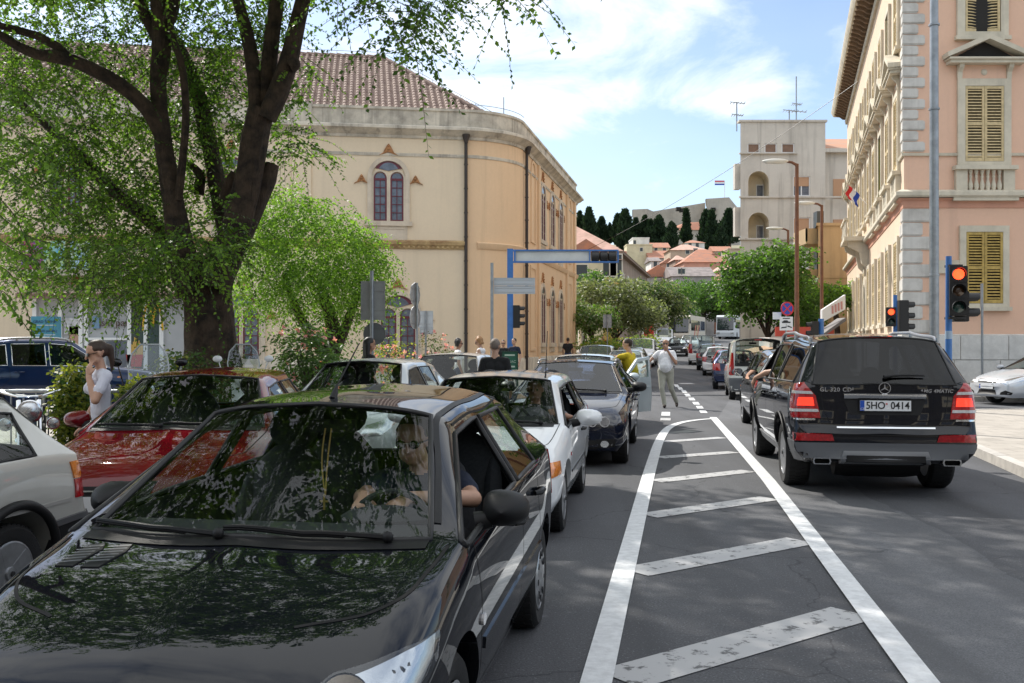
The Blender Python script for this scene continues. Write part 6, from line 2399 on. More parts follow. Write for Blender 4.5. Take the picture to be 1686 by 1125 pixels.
 MB().box((gx(1219),.4,-.3),(W1,3.2,-.02),0,M).build('shop_front',mat("shop_dark",(.10,.09,.085),.5),root)
apartment()
def tan_house():
 Y=63.0
 a=P(1347,372,Y)
 gzz=lambda py: CAM_H-(py-HZ)/FPX*Y
 b=P(1402,372,Y)
 root=thing('tan_house',"plain tan house with small side balconies between apartment block and pink building",'building',(a.x,Y,0))
 w,h=b.x-a.x,a.z
 MB().prism([(0,0),(w,0),(w,9),(2.9,9)],.1,h).build('wall',TAN,root)
 mb=MB().prism([(-.15,-.12),(w,-.12),(w,9.1),(2.8,9.1)],h,h+.18)
 mb.box((-.06,-.05,gzz(458)),(w,0,gzz(455)))
 mb.build('coping',TAN,root)
 for z in (gzz(400),gzz(468)):
  MB().box((-.6,.6,z),(1.1,3.4,z+.15)).box((-.6,.6,z+.15),(-.5,3.4,z+1.0)).box((-.6,.6,z+.15),(.15,.7,z+1.0)).build('balcony',TAN,root)
  MB().box((.55,2,z+.2),(1.0,2.8,z+2.3)).build('balcony_window',SHG,root)
 s=thing('snack_kiosk',"white snack kiosk with slanting roof board and red lettering beside the pink building",'kiosk',(P(1352,540,47).x,47,gz(47)))
 M=frame((0,0,0),(1,0,0),(0,0,1))
 q=lambda px,py: ((px-1352)/FPX*47,P(px,py,47).z-gz(47))
 x0,z0=q(1354,512)
 x1,z1=q(1392,494)
 MB().prism([(x0,z0-.55),(x1,z1-.45),(x1,z1+.25),(x0,z0+.05)],-.3,0,0,M).build('fascia_board',WHITEP,s)
 mb=MB()
 for k in range(4):
  t=.45+k*.13
  xx,zz=x0+(x1-x0)*t,z0-.38+(z1-z0)*t
  mb.prism([(xx-.05,zz),(xx+.04,zz+.02),(xx+.03,zz+.40),(xx-.06,zz+.38)],0,.02,0,M)
 mb.build('red_lettering',mat("red_letter",(.55,.28,.27),.6),s)
 MB().prism([(x0,z0-1.25),(x1,z1-1.0),(x1,z1-.85),(x0,z0-1.1)],-1.2,.1,0,M).build('awning_roof',mat("grey_awning",(.16,.15,.15),.7),s)
 MB().box((x0-.1,.1,-1.0),(x1,z0-1.3,-.8),0,M).build('back_wall',mat("kiosk_wall",(.42,.38,.34),.8),s)
 for x in (x0,x1-.1):
  MB().box((x,0,-.1),(x+.1,z0-1.2,0),0,M).build('post',BLACK,s)
 t=thing('street_stall',"low white stall with red sign and pale parasol behind the no-stopping sign",'stall',(P(1326,560,52).x,52,gz(52)))
 MB().box((-1.9,0,.1),(1.9,2.2,1.9)).build('booth',WHITEP,t)
 MB().box((-1.6,-.06,1.95),(1.5,.02,2.45)).build('sign_board',mat("kiosk_red",(.48,.07,.05),.6),t)
 MB().add([(-.6,-.5,1.5),(1.6,-.5,2.5),(1.7,1.2,2.55),(-.6,1.2,1.6)],[(0,1,2,3)]).build('parasol_cloth',mat("pale_blue_cloth",(.42,.55,.70),.8),t)
 MB().add([(-3.9,-.6,.9),(-1.7,-.6,1.35),(-1.7,1.2,1.5),(-3.9,1.2,1.05),(-3.9,-.6,.62),(-1.7,-.6,1.25)],[(0,1,2,3),(4,5,1,0)]).build('orange_awning',mat("orange_cloth",(.62,.36,.24),.8),t)
tan_house()
# ------------------------------------------------------------------ trees and plants
def leaves_mesh(name,pos,dirs,length,width,mats,fold=.18,rg=None,matidx=None):
 n=len(pos)
 rg=rg or rng
 d=dirs/np.maximum(np.linalg.norm(dirs,axis=1,keepdims=True),1e-6)
 rnd=rg.normal(size=(n,3))
 s=np.cross(d,rnd)
 s /= np.maximum(np.linalg.norm(s,axis=1,keepdims=True),1e-6)
 nn=np.cross(s,d)
 l,w=length[:,None],width[:,None]
 v=np.empty((n,4,3))
 v[:,0]=pos
 v[:,1]=pos+d*l*.45+s*w+nn*w*fold
 v[:,2]=pos+d*l
 v[:,3]=pos+d*l*.45-s*w+nn*w*fold
 me=bpy.data.meshes.new(name)
 me.vertices.add(4*n)
 me.vertices.foreach_set('co',v.reshape(-1))
 me.loops.add(4*n)
 me.loops.foreach_set('vertex_index',np.arange(4*n,dtype=np.int32))
 me.polygons.add(n)
 me.polygons.foreach_set('loop_start',np.arange(0,4*n,4,dtype=np.int32))
 for m in mats:
  me.materials.append(m)
 if matidx is not None:
  me.polygons.foreach_set('material_index',matidx.astype(np.int32))
 me.update()
 me.validate()
 return me
SPR=[]
def sprays(origins,rg,length=(.5,1.0),droop=.6,spacing=.035,leaf=.055,spread=1.0,down=.2,base_dir=None):
 pos,drs,twigs=[],[],[]
 SPR.clear()
 for i,o in enumerate(origins):
  L=rg.uniform(*length)
  d=rg.normal(size=3)*spread
  if base_dir is not None:
   d=d+base_dir[i]
  d[2]=d[2]*.5-down
  d /= np.linalg.norm(d)
  k=max(4,int(L/spacing))
  t=np.linspace(0,1,k)
  path=o+d*(t*L)[:,None]+np.array([0,0,-1])*(droop*L*t**2)[:,None]
  tan=d*L+np.array([0,0,-1])*(2*droop*L*t)[:,None]
  tan /= np.linalg.norm(tan,axis=1,keepdims=True)
  side=np.cross(tan,np.array([0,0,1.])+rg.normal(size=3)*.3)
  side /= np.maximum(np.linalg.norm(side,axis=1,keepdims=True),1e-6)
  sg=np.where(np.arange(k)%2==0,1.,-1.)[:,None]
  SPR.append(np.full(k-1,i))
  pos.append(path[1:])
  drs.append((side*sg+tan*.55+rg.normal(size=(k,3))*.25+np.array([0,0,-.35]))[1:])
  twigs.append(path[[0,k // 2,k-1]])
 return np.concatenate(pos),np.concatenate(drs),twigs
BARK=mat("elm_bark",(.105,.068,.046),.95,noise=(5,.6,(.028,.019,.015)))
def bark_bump():
 nt=BARK.node_tree
 b=nt.nodes['Principled BSDF']
 tc=[n for n in nt.nodes if n.type=='TEX_COORD'][0]
 mp=nt.nodes.new('ShaderNodeMapping'); mp.inputs['Scale'].default_value=(14,14,2.2)
 nt.links.new(tc.outputs['Object'],mp.inputs[0])
 n=nt.nodes.new('ShaderNodeTexNoise'); n.inputs['Scale'].default_value=1.4; n.inputs['Detail'].default_value=8; n.inputs['Roughness'].default_value=.7
 nt.links.new(mp.outputs[0],n.inputs['Vector'])
 bp=nt.nodes.new('ShaderNodeBump'); bp.inputs['Strength'].default_value=1.; bp.inputs['Distance'].default_value=.16
 nt.links.new(n.outputs['Fac'],bp.inputs['Height']); nt.links.new(bp.outputs[0],b.inputs['Normal'])
bark_bump()
def limb(mb,pts,rads,n=12,rough=.12,seed=0):
 rg=random.Random(seed)
 a=np.array([tuple(p) for p in pts],float)
 k=np.concatenate([[0],np.cumsum(np.linalg.norm(np.diff(a,axis=0),axis=1))])
 m=max(6,int(k[-1]/.22))
 t=np.linspace(0,k[-1],m)
 q=pchip(k,np.concatenate([a,np.array(rads)[:,None]],axis=1),t)
 n0=len(mb.v)
 mb.tube([Vector(p[:3]) for p in q],list(q[:,3]),n)
 ph=[rg.uniform(0,6) for _ in range(4)]
 for i in range(m):
  c=Vector(q[i,:3])
  for j in range(n):
   v=Vector(mb.v[n0+i*n+j])
   an=2*math.pi*j/n
   s=1+rough*(math.sin(3*an+ph[0]+t[i]*1.3)*.5+math.sin(5*an+ph[1]-t[i]*2)*.4+rg.uniform(-.5,.5)*.8)
   mb.v[n0+i*n+j]=tuple(c+(v-c)*s)
ELM1=leaf_mat("elm_leaf",(.060,.120,.018),(.115,.20,.034),1.2,.46)
ELM2=leaf_mat("elm_leaf_dark",(.030,.068,.013),(.06,.12,.022),1.2,.38)
ELM3=leaf_mat("elm_leaf_pale",(.095,.165,.024),(.15,.235,.05),1.2,.5)
def big_elm():
 TY=16.0
 base=P(347,600,TY); base.z=0.1
 root=thing('elm_tree',"big many-limbed elm with dark bark in front of the ochre theatre",'tree',(base.x,base.y,0))
 org=Vector((base.x,base.y,0))
 s=1/FPX
 def L(lst,yoff=0.,ext=None):
  pts,rad=[],[]
  for i,(px,py,w,*dy) in enumerate(lst):
   Y=TY+yoff+(dy[0] if dy else 0)
   pts.append(P(px,py,Y)-org)
   rad.append(w/2*s*Y)
  if ext:
   for (dx,dyv,dz,w) in ext:
    pts.append(pts[-1]+Vector((dx,dyv,dz)))
    rad.append(w)
  return pts,rad
 tr=MB()
 p,r=L([(352,640,112),(348,600,90),(345,550,82),(342,500,76),(338,455,78),(335,425,66)])
 p[0].z=-.1
 limb(tr,p,r,18,.13,1)
 tr.build('trunk',BARK,root,70)
 limbs=[
  (L([(322,480,64),(302,430,48),(292,375,40),(280,300,32),(266,215,28),(260,140,26),(266,70,30),(262,20,26)],-.3,[(-.1,.4,1.6,.10),(-.5,.3,1.6,.06),(-.4,.2,1.3,.03)]),2),
  (L([(264,75,22),(245,35,20),(225,0,18)],-.3,[(-.6,-.3,1.4,.07),(-.7,-.4,1.2,.03)]),3),
  (L([(262,60,22),(280,25,24),(287,-10,22)],-.3,[(.4,-.6,1.4,.08),(.5,-.9,1.3,.03)]),4),
  (L([(268,225,28),(246,185,24,-.2),(205,145,24,-.4),(150,112,22,-.7),(105,95,22,-1),(55,88,17,-1.2),(0,58,14,-1.5),(-60,35,10,-1.8)],-.3),5),
  (L([(120,100,16),(70,62,14,-.2),(10,45,12,-.5),(-50,30,7,-.8)],-1.2),6),
  (L([(300,420,30),(240,355,24,.4),(185,312,20,.6),(130,255,17,.9),(80,210,13,1.2),(30,165,9,1.5)],.2),7),
  (L([(380,400,38),(362,330,30,.2),(345,240,27,.5),(328,165,26,.7),(300,90,22,.9),(275,40,15,1.2)],.5,[(-.4,.5,1.5,.06),(-.3,.7,1.2,.02)]),8),
  (L([(293,330,14),(300,270,13),(306,190,12),(300,110,12),(284,60,10),(278,20,8)],-.4),9),
  (L([(352,470,56),(378,410,50),(398,345,45),(412,280,44),(422,215,44),(432,180,44)],-.4),10),
  (L([(424,200,28),(420,140,25),(410,70,22),(392,0,18)],-.4,[(-.3,.3,1.6,.08),(-.5,.5,1.4,.03)]),11),
  (L([(434,190,30),(440,130,27),(448,60,26),(456,0,24)],-.35,[(.1,-.5,1.8,.10),(.3,-.8,1.7,.05),(.3,-.6,1.2,.02)]),12),
  (L([(438,195,32),(458,150,34),(476,95,30),(488,45,27),(500,-5,24)],-.5,[(.5,-.8,1.5,.09),(.9,-1.1,1.2,.05),(1.0,-.8,.4,.025)]),13),
  (L([(398,385,38),(425,330,32),(444,285,30),(449,270,22)],-.2),14),
  (L([(372,330,22),(380,300,20),(388,285,15)],-.1),15),
  (L([(325,320,20),(330,290,16),(312,270,10)],.8),16),
  (L([(478,110,22),(486,105,20),(490,98,8)],-.6),17),
 ]
 for (p,r),sd_ in limbs:
  m=MB()
  limb(m,p,r,12,.10,sd_)
  m.build('limb',BARK,root,70)
 rg=np.random.default_rng(11)
 O=[]
 def blob(px,py,rx,ry,n,y0=-.5,y1=2.6,f=2.05):
  for _ in range(int(n*f)):
   while True:
    u,v=rg.uniform(-1,1,2)
    if u*u+v*v<1:
     break
   q=P(px+u*rx,py+v*ry,TY+rg.uniform(y0,y1))
   O.append(np.array(q-org))
 for b in ((100,60,190,100,230),(95,190,150,80,130),(70,300,120,75,120),(40,410,60,60,40),(190,250,110,80,75),(215,340,95,62,80),(230,420,95,45,75),
    (290,415,95,30,60,-2.4,-.5),(215,462,65,26,40,-2.4,-.4),(330,60,70,75,80),(385,150,70,90,60,.2,2.2),(360,270,70,90,70,.3,2.4),(372,385,45,40,22,-1.8,-.5),
    (470,235,40,35,18),(495,130,24,60,12),(505,250,18,14,5),(420,30,60,40,40),(300,180,45,90,50,.4,2.2),(155,400,70,60,50),(110,470,50,20,8)):
  blob(*b)
 nvis=len(O)
 for b in ((655,20,42,22,26),(635,62,30,12,5),(690,80,20,14,5),(720,-4,60,12,16),(770,-6,60,8,8),(845,-12,40,8,5),(590,-6,60,10,12),(910,-10,12,6,2)):
  blob(*b,-4.5,-3.0,1.)
 for _ in range(5600):
  while True:
   u=rg.uniform(-1,1,3)
   if (u**2).sum()<1:
    break
  q=np.array([-4.6+u[0]*7.0,12.4+u[1]*6.6,9.3+u[2]*3.4])
  py=HZ-(q[2]-CAM_H)/q[1]*FPX
  px=CX+q[0]/q[1]*FPX
  if py<-14 and not (px>560 and py>-60):
   O.append(q-np.array(org))
 O=np.array(O)
 pos,drs,tw=sprays(O,rg,(.45,.95),.5,.034,.055,1.0,.15)
 n=len(pos)
 ln=rg.uniform(.050,.088,n)
 far=pos[:,2]>8.0
 ln=np.where(far,ln*2.0,ln)
 sid=np.concatenate(SPR)
 ln *= rg.uniform(.78,1.25,len(O))[sid]
 tone=rg.choice(3,len(O),p=(.42,.34,.24))[sid]
 tone=np.where(rg.random(n)<.18,rg.integers(0,3,n),tone)
 me=leaves_mesh('crown',pos,drs,ln,ln*.29,[ELM1,ELM2,ELM3],rg=rg,matidx=tone)
 link('crown',me,root)
 mb=MB()
 for p in tw[:nvis+90]:
  mb.tube([Vector(q) for q in p],[.006,.004,.002],3,cap=False)
 mb.build('twigs',BARK,root)
 print("elm leaves",n)
big_elm()
def near_branches():
 root=thing('overhanging_tree',"tree beyond the left edge whose drooping leafy branches hang into view",'tree',(-6.6,9.2,.1))
 org=Vector((-6.6,9.2,.1))
 tr=MB()
 limb(tr,[Vector((0,0,0)),Vector((.05,0,2)),Vector((.1,-.1,4.2)),Vector((.3,-.1,6.5))],[.24,.2,.17,.10],12,.1,3)
 tr.build('trunk',BARK,root,70)
 rg=np.random.default_rng(5)
 pos,drs=[],[]
 mb=MB()
 lines=[((-30,330),(60,395),(85,400)),((-20,395),(35,420),(70,450)),((-30,420),(20,455),(50,530),(52,560)),((-20,450),(15,500),(48,545)),((-30,370),(30,415),(72,432)),
    ((-30,260),(40,300),(100,365)),((-30,190),(60,240),(110,300)),((-30,300),(20,350),(55,425)),((-20,130),(40,150),(90,210)),((-30,470),(5,480),(25,500))]
 for ln_ in lines:
  Y=rg.uniform(8.3,9.6)
  pts=[np.array(P(x,y,Y+rg.uniform(-.1,.1))-org) for x,y in ln_]
  a=np.array(pts)
  k=np.concatenate([[0],np.cumsum(np.linalg.norm(np.diff(a,axis=0),axis=1))])
  m=int(k[-1]/.030)
  t=np.linspace(0,k[-1],m)
  q=pchip(k,a,t)
  mb.tube([Vector(p) for p in q[::3]],.004,4,cap=False)
  for i in range(2,m):
   sg=1 if i%2 else -1
   pos.append(q[i]); drs.append(np.array([.35*sg+.25,rg.normal()*.4,-.75+rg.normal()*.25]))
   if i%6==0 and i<m*.9:
    o=q[i]
    dd=np.array([rg.normal()*.5+.3,rg.normal()*.5,-.7])
    for j in range(7):
     pos.append(o+dd*.03*(j+1)); drs.append(np.array([.5*(1 if j%2 else -1),rg.normal()*.3,-.6]))
 for a,b in (((.25,0,5),(.45,-.2,3.0)),((.2,0,4.4),(.9,-.3,4.3)),((.3,0,5.5),(1.0,0,4.8))):
  m2=MB()
  limb(m2,[Vector(a),(Vector(a)+Vector(b))/2+Vector((0,0,.25)),Vector(b)],[.09,.06,.03],8,.1,1)
  m2.build('limb',BARK,root,70)
 O=[]
 for _ in range(220):
  u=rg.uniform(-1,1,3)
  q=np.array([-7.6+u[0]*1.9,9.0+u[1]*1.6,4.6+u[2]*2.2])
  if CX+q[0]/q[1]*FPX<30:
   O.append(q-np.array(org))
 p2,d2,tw=sprays(np.array(O),rg,(.4,.8),.5,.04,.06,1,.2)
 pos=np.concatenate([np.array(pos),p2]); drs=np.concatenate([np.array(drs),d2])
 ln=rg.uniform(.05,.078,len(pos))
 link('crown',leaves_mesh('crown',pos,drs,ln,ln*.30,[ELM1,ELM2],rg=rg,matidx=(rg.random(len(pos))<.3)),root)
 mb.build('twigs',BARK,root)
near_branches()
def foliage(name,label,cat,loc,blobs,n,mats,leaf=(.05,.09),wr_=.3,seed=1,trunk=None,group=None,droop=.5,length=(.3,.6),spacing=.05,mode='spray',kind=None,trunk_mat=None,shell=.35):
 rg=np.random.default_rng(seed)
 root=thing(name,label,cat,loc,0,group)
 vol=np.array([b[3]*b[4]*b[5] for b in blobs])**.8
 cnt=(vol/vol.sum()*n).astype(int)+1
 O=[]
 for (x,y,z,rx,ry,rz),c in zip(blobs,cnt):
  u=rg.normal(size=(c,3))
  u /= np.linalg.norm(u,axis=1,keepdims=True)
  rad=rg.uniform(shell,1.0,(c,1))**.6
  O.append(np.array([x,y,z])+u*rad*np.array([rx,ry,rz]))
 O=np.concatenate(O)
 if mode=='spray':
  out=O-np.array([[b for b in (0,0,float(O[:,2].mean()))]])
  pos,drs,tw=sprays(O,rg,length,droop,spacing,.06,1.0,.1,out/np.maximum(1e-3,np.linalg.norm(out,axis=1,keepdims=True))*.8)
 else:
  pos,drs=O,rg.normal(size=O.shape)
 ln=rg.uniform(leaf[0],leaf[1],len(pos))
 mi=rg.integers(0,len(mats),len(pos))
 link('crown' if cat=='tree' else 'foliage',leaves_mesh('crown',pos,drs,ln,ln*wr_,mats,rg=rg,matidx=mi),root)
 if trunk:
  for k,(pts,rads) in enumerate(trunk):
   m=MB()
   limb(m,[Vector(p) for p in pts],rads,10,.12,seed+k)
   m.build(('trunk' if cat=='tree' else 'stem') if k==0 else ('limb' if cat=='tree' else 'stem'),trunk_mat or BARK,root,70)
 return root
PEP1=leaf_mat("bright_leaf",(.10,.19,.022),(.17,.27,.045),.9,.5)
PEP2=leaf_mat("mid_leaf",(.045,.10,.018),(.085,.155,.028),.9,.45)
o=P(535,600,21.5)
rel=lambda px,py,dy=0.: (lambda q: (q.x-o.x,dy,q.z))(P(px,py,21.5+dy))
def pb(px,py,rx,ry,dy=0.):
 x,y,z=rel(px,py,dy)
 k=21.5/FPX
 return (x,y,z,rx*k,rx*k*.9,ry*k)
foliage('pepper_tree',"rounded bright green feathery tree right of the big elm",'tree',(o.x,o.y,0),
  [pb(470,360,60,55),pb(520,395,85,75),pb(450,440,52,62,-.4),pb(570,420,62,70),pb(600,435,38,50,.3),pb(530,470,80,50,-.4),pb(420,480,28,40),pb(480,320,28,26),pb(605,480,30,30),pb(430,390,28,34)],
  2300,[PEP1,PEP1,PEP2],(.055,.10),.22,21,[([(.1,0,0),(.05,0,.9),(.15,.1,1.9),(-.1,0,2.9)],[.24,.2,.17,.1]),([(.12,.05,1.2),(.5,.1,2.2),(.8,0,3.0)],[.13,.1,.05]),([(.1,0,1.3),(-.5,-.1,2.2),(-.9,0,3.2)],[.13,.1,.05])],
  droop=.85,length=(.35,.75),spacing=.04)
OLE=leaf_mat("oleander_leaf",(.035,.075,.02),(.07,.125,.035),1.5,.35)
YEL=leaf_mat("yellow_green_leaf",(.16,.19,.03),(.26,.26,.05),2.5,.45)
REDL=leaf_mat("reddish_leaf",(.06,.08,.025),(.11,.065,.03),2.,.4)
PINKF=leaf_mat("pink_petal",(.62,.20,.28),(.70,.34,.40),5,.3)
WHITF=leaf_mat("white_petal",(.72,.70,.66),(.78,.78,.76),5,.3)
OLIV1=leaf_mat("olive_leaf",(.13,.155,.085),(.21,.23,.14),.6,.35)
OLIV2=leaf_mat("olive_leaf_dark",(.07,.09,.045),(.11,.13,.07),.6,.3)
STG1=leaf_mat("street_leaf",(.055,.12,.025),(.10,.18,.04),.5,.42)
STG2=leaf_mat("street_leaf_dark",(.03,.07,.018),(.06,.11,.028),.5,.36)
CYP=leaf_mat("cypress_leaf",(.010,.026,.012),(.022,.045,.018),.4,.12,.8)
STEMM=mat("grey_stem",(.10,.08,.06),.9,noise=(6,.4))
def shrub(name,label,px,py_base,Y,w,h,n,mats,leaf,seed,cat='shrub',flowers=None,lobes=6,z0=.1,**kw):
 p=P(px,HZ,Y)
 rg=random.Random(seed)
 bl=[]
 for k in range(lobes):
  a=rg.uniform(0,6.28)
  r=rg.uniform(.1,.55)
  bl.append((math.cos(a)*r*w/2,math.sin(a)*r*w/2,h*rg.uniform(.35,.78),w*rg.uniform(.2,.32),w*rg.uniform(.2,.32),h*rg.uniform(.18,.3)))
 st=[([(rg.uniform(-.1,.1),rg.uniform(-.1,.1),0),(b[0]*.5,b[1]*.5,b[2]*.6),(b[0],b[1],b[2])],[.03,.022,.012]) for b in bl]
 root=foliage(name,label,cat,(p.x,Y,z0),bl,n,mats,leaf,kw.get('wr_',.25),seed,st,droop=kw.get('droop',.2),length=kw.get('length',(.15,.35)),spacing=.04,trunk_mat=STEMM)
 if flowers:
  r2=np.random.default_rng(seed)
  fm,cnt,sz=flowers
  mb_pos=[]
  for _ in range(cnt):
   b=bl[r2.integers(len(bl))]
   u=r2.normal(size=3); u /= np.linalg.norm(u)
   c=np.array(b[:3])+u*np.array(b[3:])*1.08
   for _ in range(5):
    mb_pos.append(c+r2.normal(size=3)*sz*.25)
  mp=np.array(mb_pos)
  link('flowers',leaves_mesh('flowers',mp,r2.normal(size=mp.shape),np.full(len(mp),sz),np.full(len(mp),sz*.4),[fm],rg=r2),root)
 return root
shrub('shrub',"reddish green shrub at the foot of the big elm",325,0,14.2,1.7,1.60,620,[OLE,REDL,OLE],(.05,.09),31)
shrub('shrub',"loose yellow-green shrub left of the elm trunk behind the scooter",272,0,14.0,.7,1.5,160,[YEL,OLE],(.05,.08),32,flowers=(WHITF,10,.05))
shrub('oleander',"tall oleander with pink flowers beside the bright green tree",515,0,15.4,1.3,1.95,420,[OLE],(.08,.14),33,flowers=(PINKF,26,.06),wr_=.14)
shrub('oleander',"dark leafy oleander behind the pearl white car",548,0,16.2,1.5,1.45,420,[OLE,STG2],(.08,.14),34,wr_=.14)
shrub('flower_bush',"low red and pink flowering bush below the round sign back",652,0,25.0,1.5,1.75,330,[OLE,YEL],(.05,.09),35,flowers=(PINKF,60,.09))
shrub('flower_bush',"thin rusty pink oleander against the theatre wall by the downpipe",722,0,33.0,1.5,2.0,260,[OLE,REDL],(.06,.10),36,flowers=(PINKF,40,.10))
shrub('hedge_bush',"clipped yellow-green round hedge bush by the street sign",994,0,62,5.6,2.0,700,[YEL,STG1],(.12,.2),37,lobes=12,z0=gz(62))
shrub('hedge_bush',"second clipped hedge bush beside the red kiosk",1052,0,74,4.6,1.9,500,[YEL,STG1],(.12,.22),38,lobes=10,z0=gz(74))
def planter(px,Y,label,plabel,hh,seed,box=True):
 p=P(px,HZ,Y)
 if box:
  t=thing('planter_box',label,'planter',(p.x,Y,.12))
  mb=MB().lathe([(.24,0),(.29,.30),(.31,.33),(.31,.38),(.26,.38),(.25,.30),(.001,.30)],24)
  mb.build('pot',mat("brown_pot",(.10,.045,.03),.7,noise=(8,.3)),t,40)
  MB().lathe([(.25,.305),(.001,.33)],18).build('soil',mat("soil",(.03,.022,.016),.95),t)
 shrub('conifer_shrub',plabel,px,0,Y+.02,.44,hh,900,[YEL,YEL,OLE],(.04,.08),seed,z0=.42,droop=.3,length=(.07,.15))
planter(124,10.15,"round brown planter beside the woman in the white shirt","feathery yellow-green conifer growing in the brown planter",1.15,41)
planter(222,10.6,"round brown planter hidden behind the red saloon's bonnet","dark yellow-green conifer right behind the woman in white",.95,42)
def street_tree(label,px,Y,w,top,bottom,mats,n,seed,leaf=(.16,.30),name='street_tree',group=None,trunk_r=.16,lobes=9):
 p=P(px,HZ,Y)
 z0=gz(Y)
 zt,zb_=P(px,top,Y).z-z0,P(px,bottom,Y).z-z0
 rg=random.Random(seed)
 h=zt-zb_
 bl=[(0,0,zb_+h*.5,w*.34,w*.34,h*.36)]
 for k in range(lobes):
  a=k*2.4+rg.uniform(-.4,.4)
  r=rg.uniform(.18,.34)*w
  bl.append((math.cos(a)*r,math.sin(a)*r*.9,zb_+h*rg.uniform(.2,.84),w*rg.uniform(.14,.25),w*rg.uniform(.14,.25),h*rg.uniform(.13,.24)))
 st=[([(0,0,-.1),(.1,0,zb_*.5),(.0,.1,zb_+h*.15),(.1,0,zb_+h*.5)],[trunk_r*1.2,trunk_r,trunk_r*.8,trunk_r*.3])]
 for b in bl[1:6]:
  st.append(([(0,0,zb_*.8),(b[0]*.5,b[1]*.5,(zb_+b[2])/2),(b[0],b[1],b[2])],[trunk_r*.5,trunk_r*.35,trunk_r*.12]))
 return foliage(name,label,'tree',(p.x,Y,z0),bl,int(n*1.7),mats,leaf,.32,seed,st,group,droop=.25,length=(.4,.9),spacing=.13)
street_tree("silvery olive tree nearest to the theatre's far end",1012,70,6.6,462,552,[OLIV1,OLIV1,OLIV2],1500,51,name='olive_tree')
street_tree("small yellowish olive at the lower left of the silvery olive tree",974,66,3.8,496,550,[OLIV1,PEP2],700,52,(.14,.24),name='olive_tree')
street_tree("darker olive tree behind the silvery one",1064,84,7.0,455,540,[OLIV1,OLIV2,STG2],1300,53,(.18,.34),name='olive_tree')
street_tree("fresh green round street tree right of the olives",1104,128,9.5,452,528,[STG1,STG1,STG2],1300,54,(.2,.38))
street_tree("fresh green street tree above the first coach",1160,150,10.5,455,520,[STG1,STG2],1200,55,(.22,.42))
street_tree("tall dark tree between theatre and pale yellow house",962,84,5.2,440,548,[STG2,STG1],1200,56,(.18,.34))
street_tree("bushy green tree in front of the apartment block",1264,58,6.2,402,545,[STG1,STG1,STG2],2000,57,(.16,.30),lobes=13)
street_tree("smaller dark tree right of the bushy apartment tree",1316,62,3.6,455,540,[STG2,STG1],700,58,(.16,.30))
street_tree("light green sapling on the kiosk roof before the tan house",1376,55,2.0,466,505,[PEP1,STG1],260,59,(.14,.24))
street_tree("distant grey-green tree beyond the coaches",1192,150,8.0,490,525,[OLIV2,STG2],600,60,(.3,.5))
def cypress(label,px,top,base,w,Y,seed,slim=False):
 p=P(px,base,Y)
 rg=np.random.default_rng(seed)
 k=Y/FPX
 h,r=(base-top)*k,w*.44*k
 root=thing('cypress',label,'tree',(p.x,Y,p.z),0,'cypresses below the fortress')
 n=2600
 t=rg.random(n)**.85
 lob=1+.22*np.sin(t*13+seed)+.18*rg.normal(size=n)
 prof=np.minimum(1,(1-t)*(1.25 if slim else 2.3))**(.9 if slim else .75)*np.minimum(1,t*9+.35)
 a=rg.uniform(0,6.283,n)
 wob=1+.25*np.sin(3*a+seed+t*5)
 rr=r*prof*lob*wob*rg.uniform(.7,1,n)
 pos=np.stack([rr*np.cos(a),rr*np.sin(a),t*h],axis=1)
 d=np.stack([np.cos(a)*.35,np.sin(a)*.35,np.ones(n)],axis=1)+rg.normal(size=(n,3))*.3
 ln=rg.uniform(1.0,2.2,n)*(h/14)
 link('crown',leaves_mesh('crown',pos,d,ln,ln*.26,[CYP],rg=rg),root)
 MB().tube([(0,0,-3),(0,0,h*.7)],[r*.28,r*.08],6).build('trunk',BARK,root)
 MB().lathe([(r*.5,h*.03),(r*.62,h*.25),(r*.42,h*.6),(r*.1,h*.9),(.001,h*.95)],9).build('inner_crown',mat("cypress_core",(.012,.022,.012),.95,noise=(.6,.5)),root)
for i,(lb,px,t_,b_,w,Y,sl) in enumerate((
  ("cypress farthest left, cut by the theatre's edge",955,352,402,13,330,0),("pointed cypress second from the left",970,346,402,17,325,0),
  ("broad cypress standing third from the left with sky around it",991,360,400,18,335,0),("small dark cypress fourth from the left",1004,370,402,9,335,1),
  ("cypress left of the tallest dark pair",1017,356,404,16,330,0),("tall broad cypress left of the fortress wall",1029,350,414,21,325,0),
  ("cypress in front of the fortress wall's left end",1047,362,402,15,335,0),("slim cypress between two broad ones before the wall",1062,358,400,13,335,0),
  ("dark narrow cypress touching the round-topped one",1071,364,402,13,332,0),("round-topped cypress in the middle of the wall",1085,358,402,22,330,0),
  ("short brownish cypress right of the round-topped one",1106,369,412,19,320,0),("slender pointed cypress standing alone before the chapel",1130,348,404,14,330,1),
  ("tall cypress left half of the pair by the chapel",1162,350,404,18,330,0),("tall cypress right half of the pair by the chapel",1172,352,414,24,325,1),
  ("broad round cypress next to the apartment block",1201,348,402,27,330,0),("low dark cypress beneath the broad round one",1187,375,414,20,320,0))):
 cypress(lb,px,t_,b_,w,Y,100+i,bool(sl))
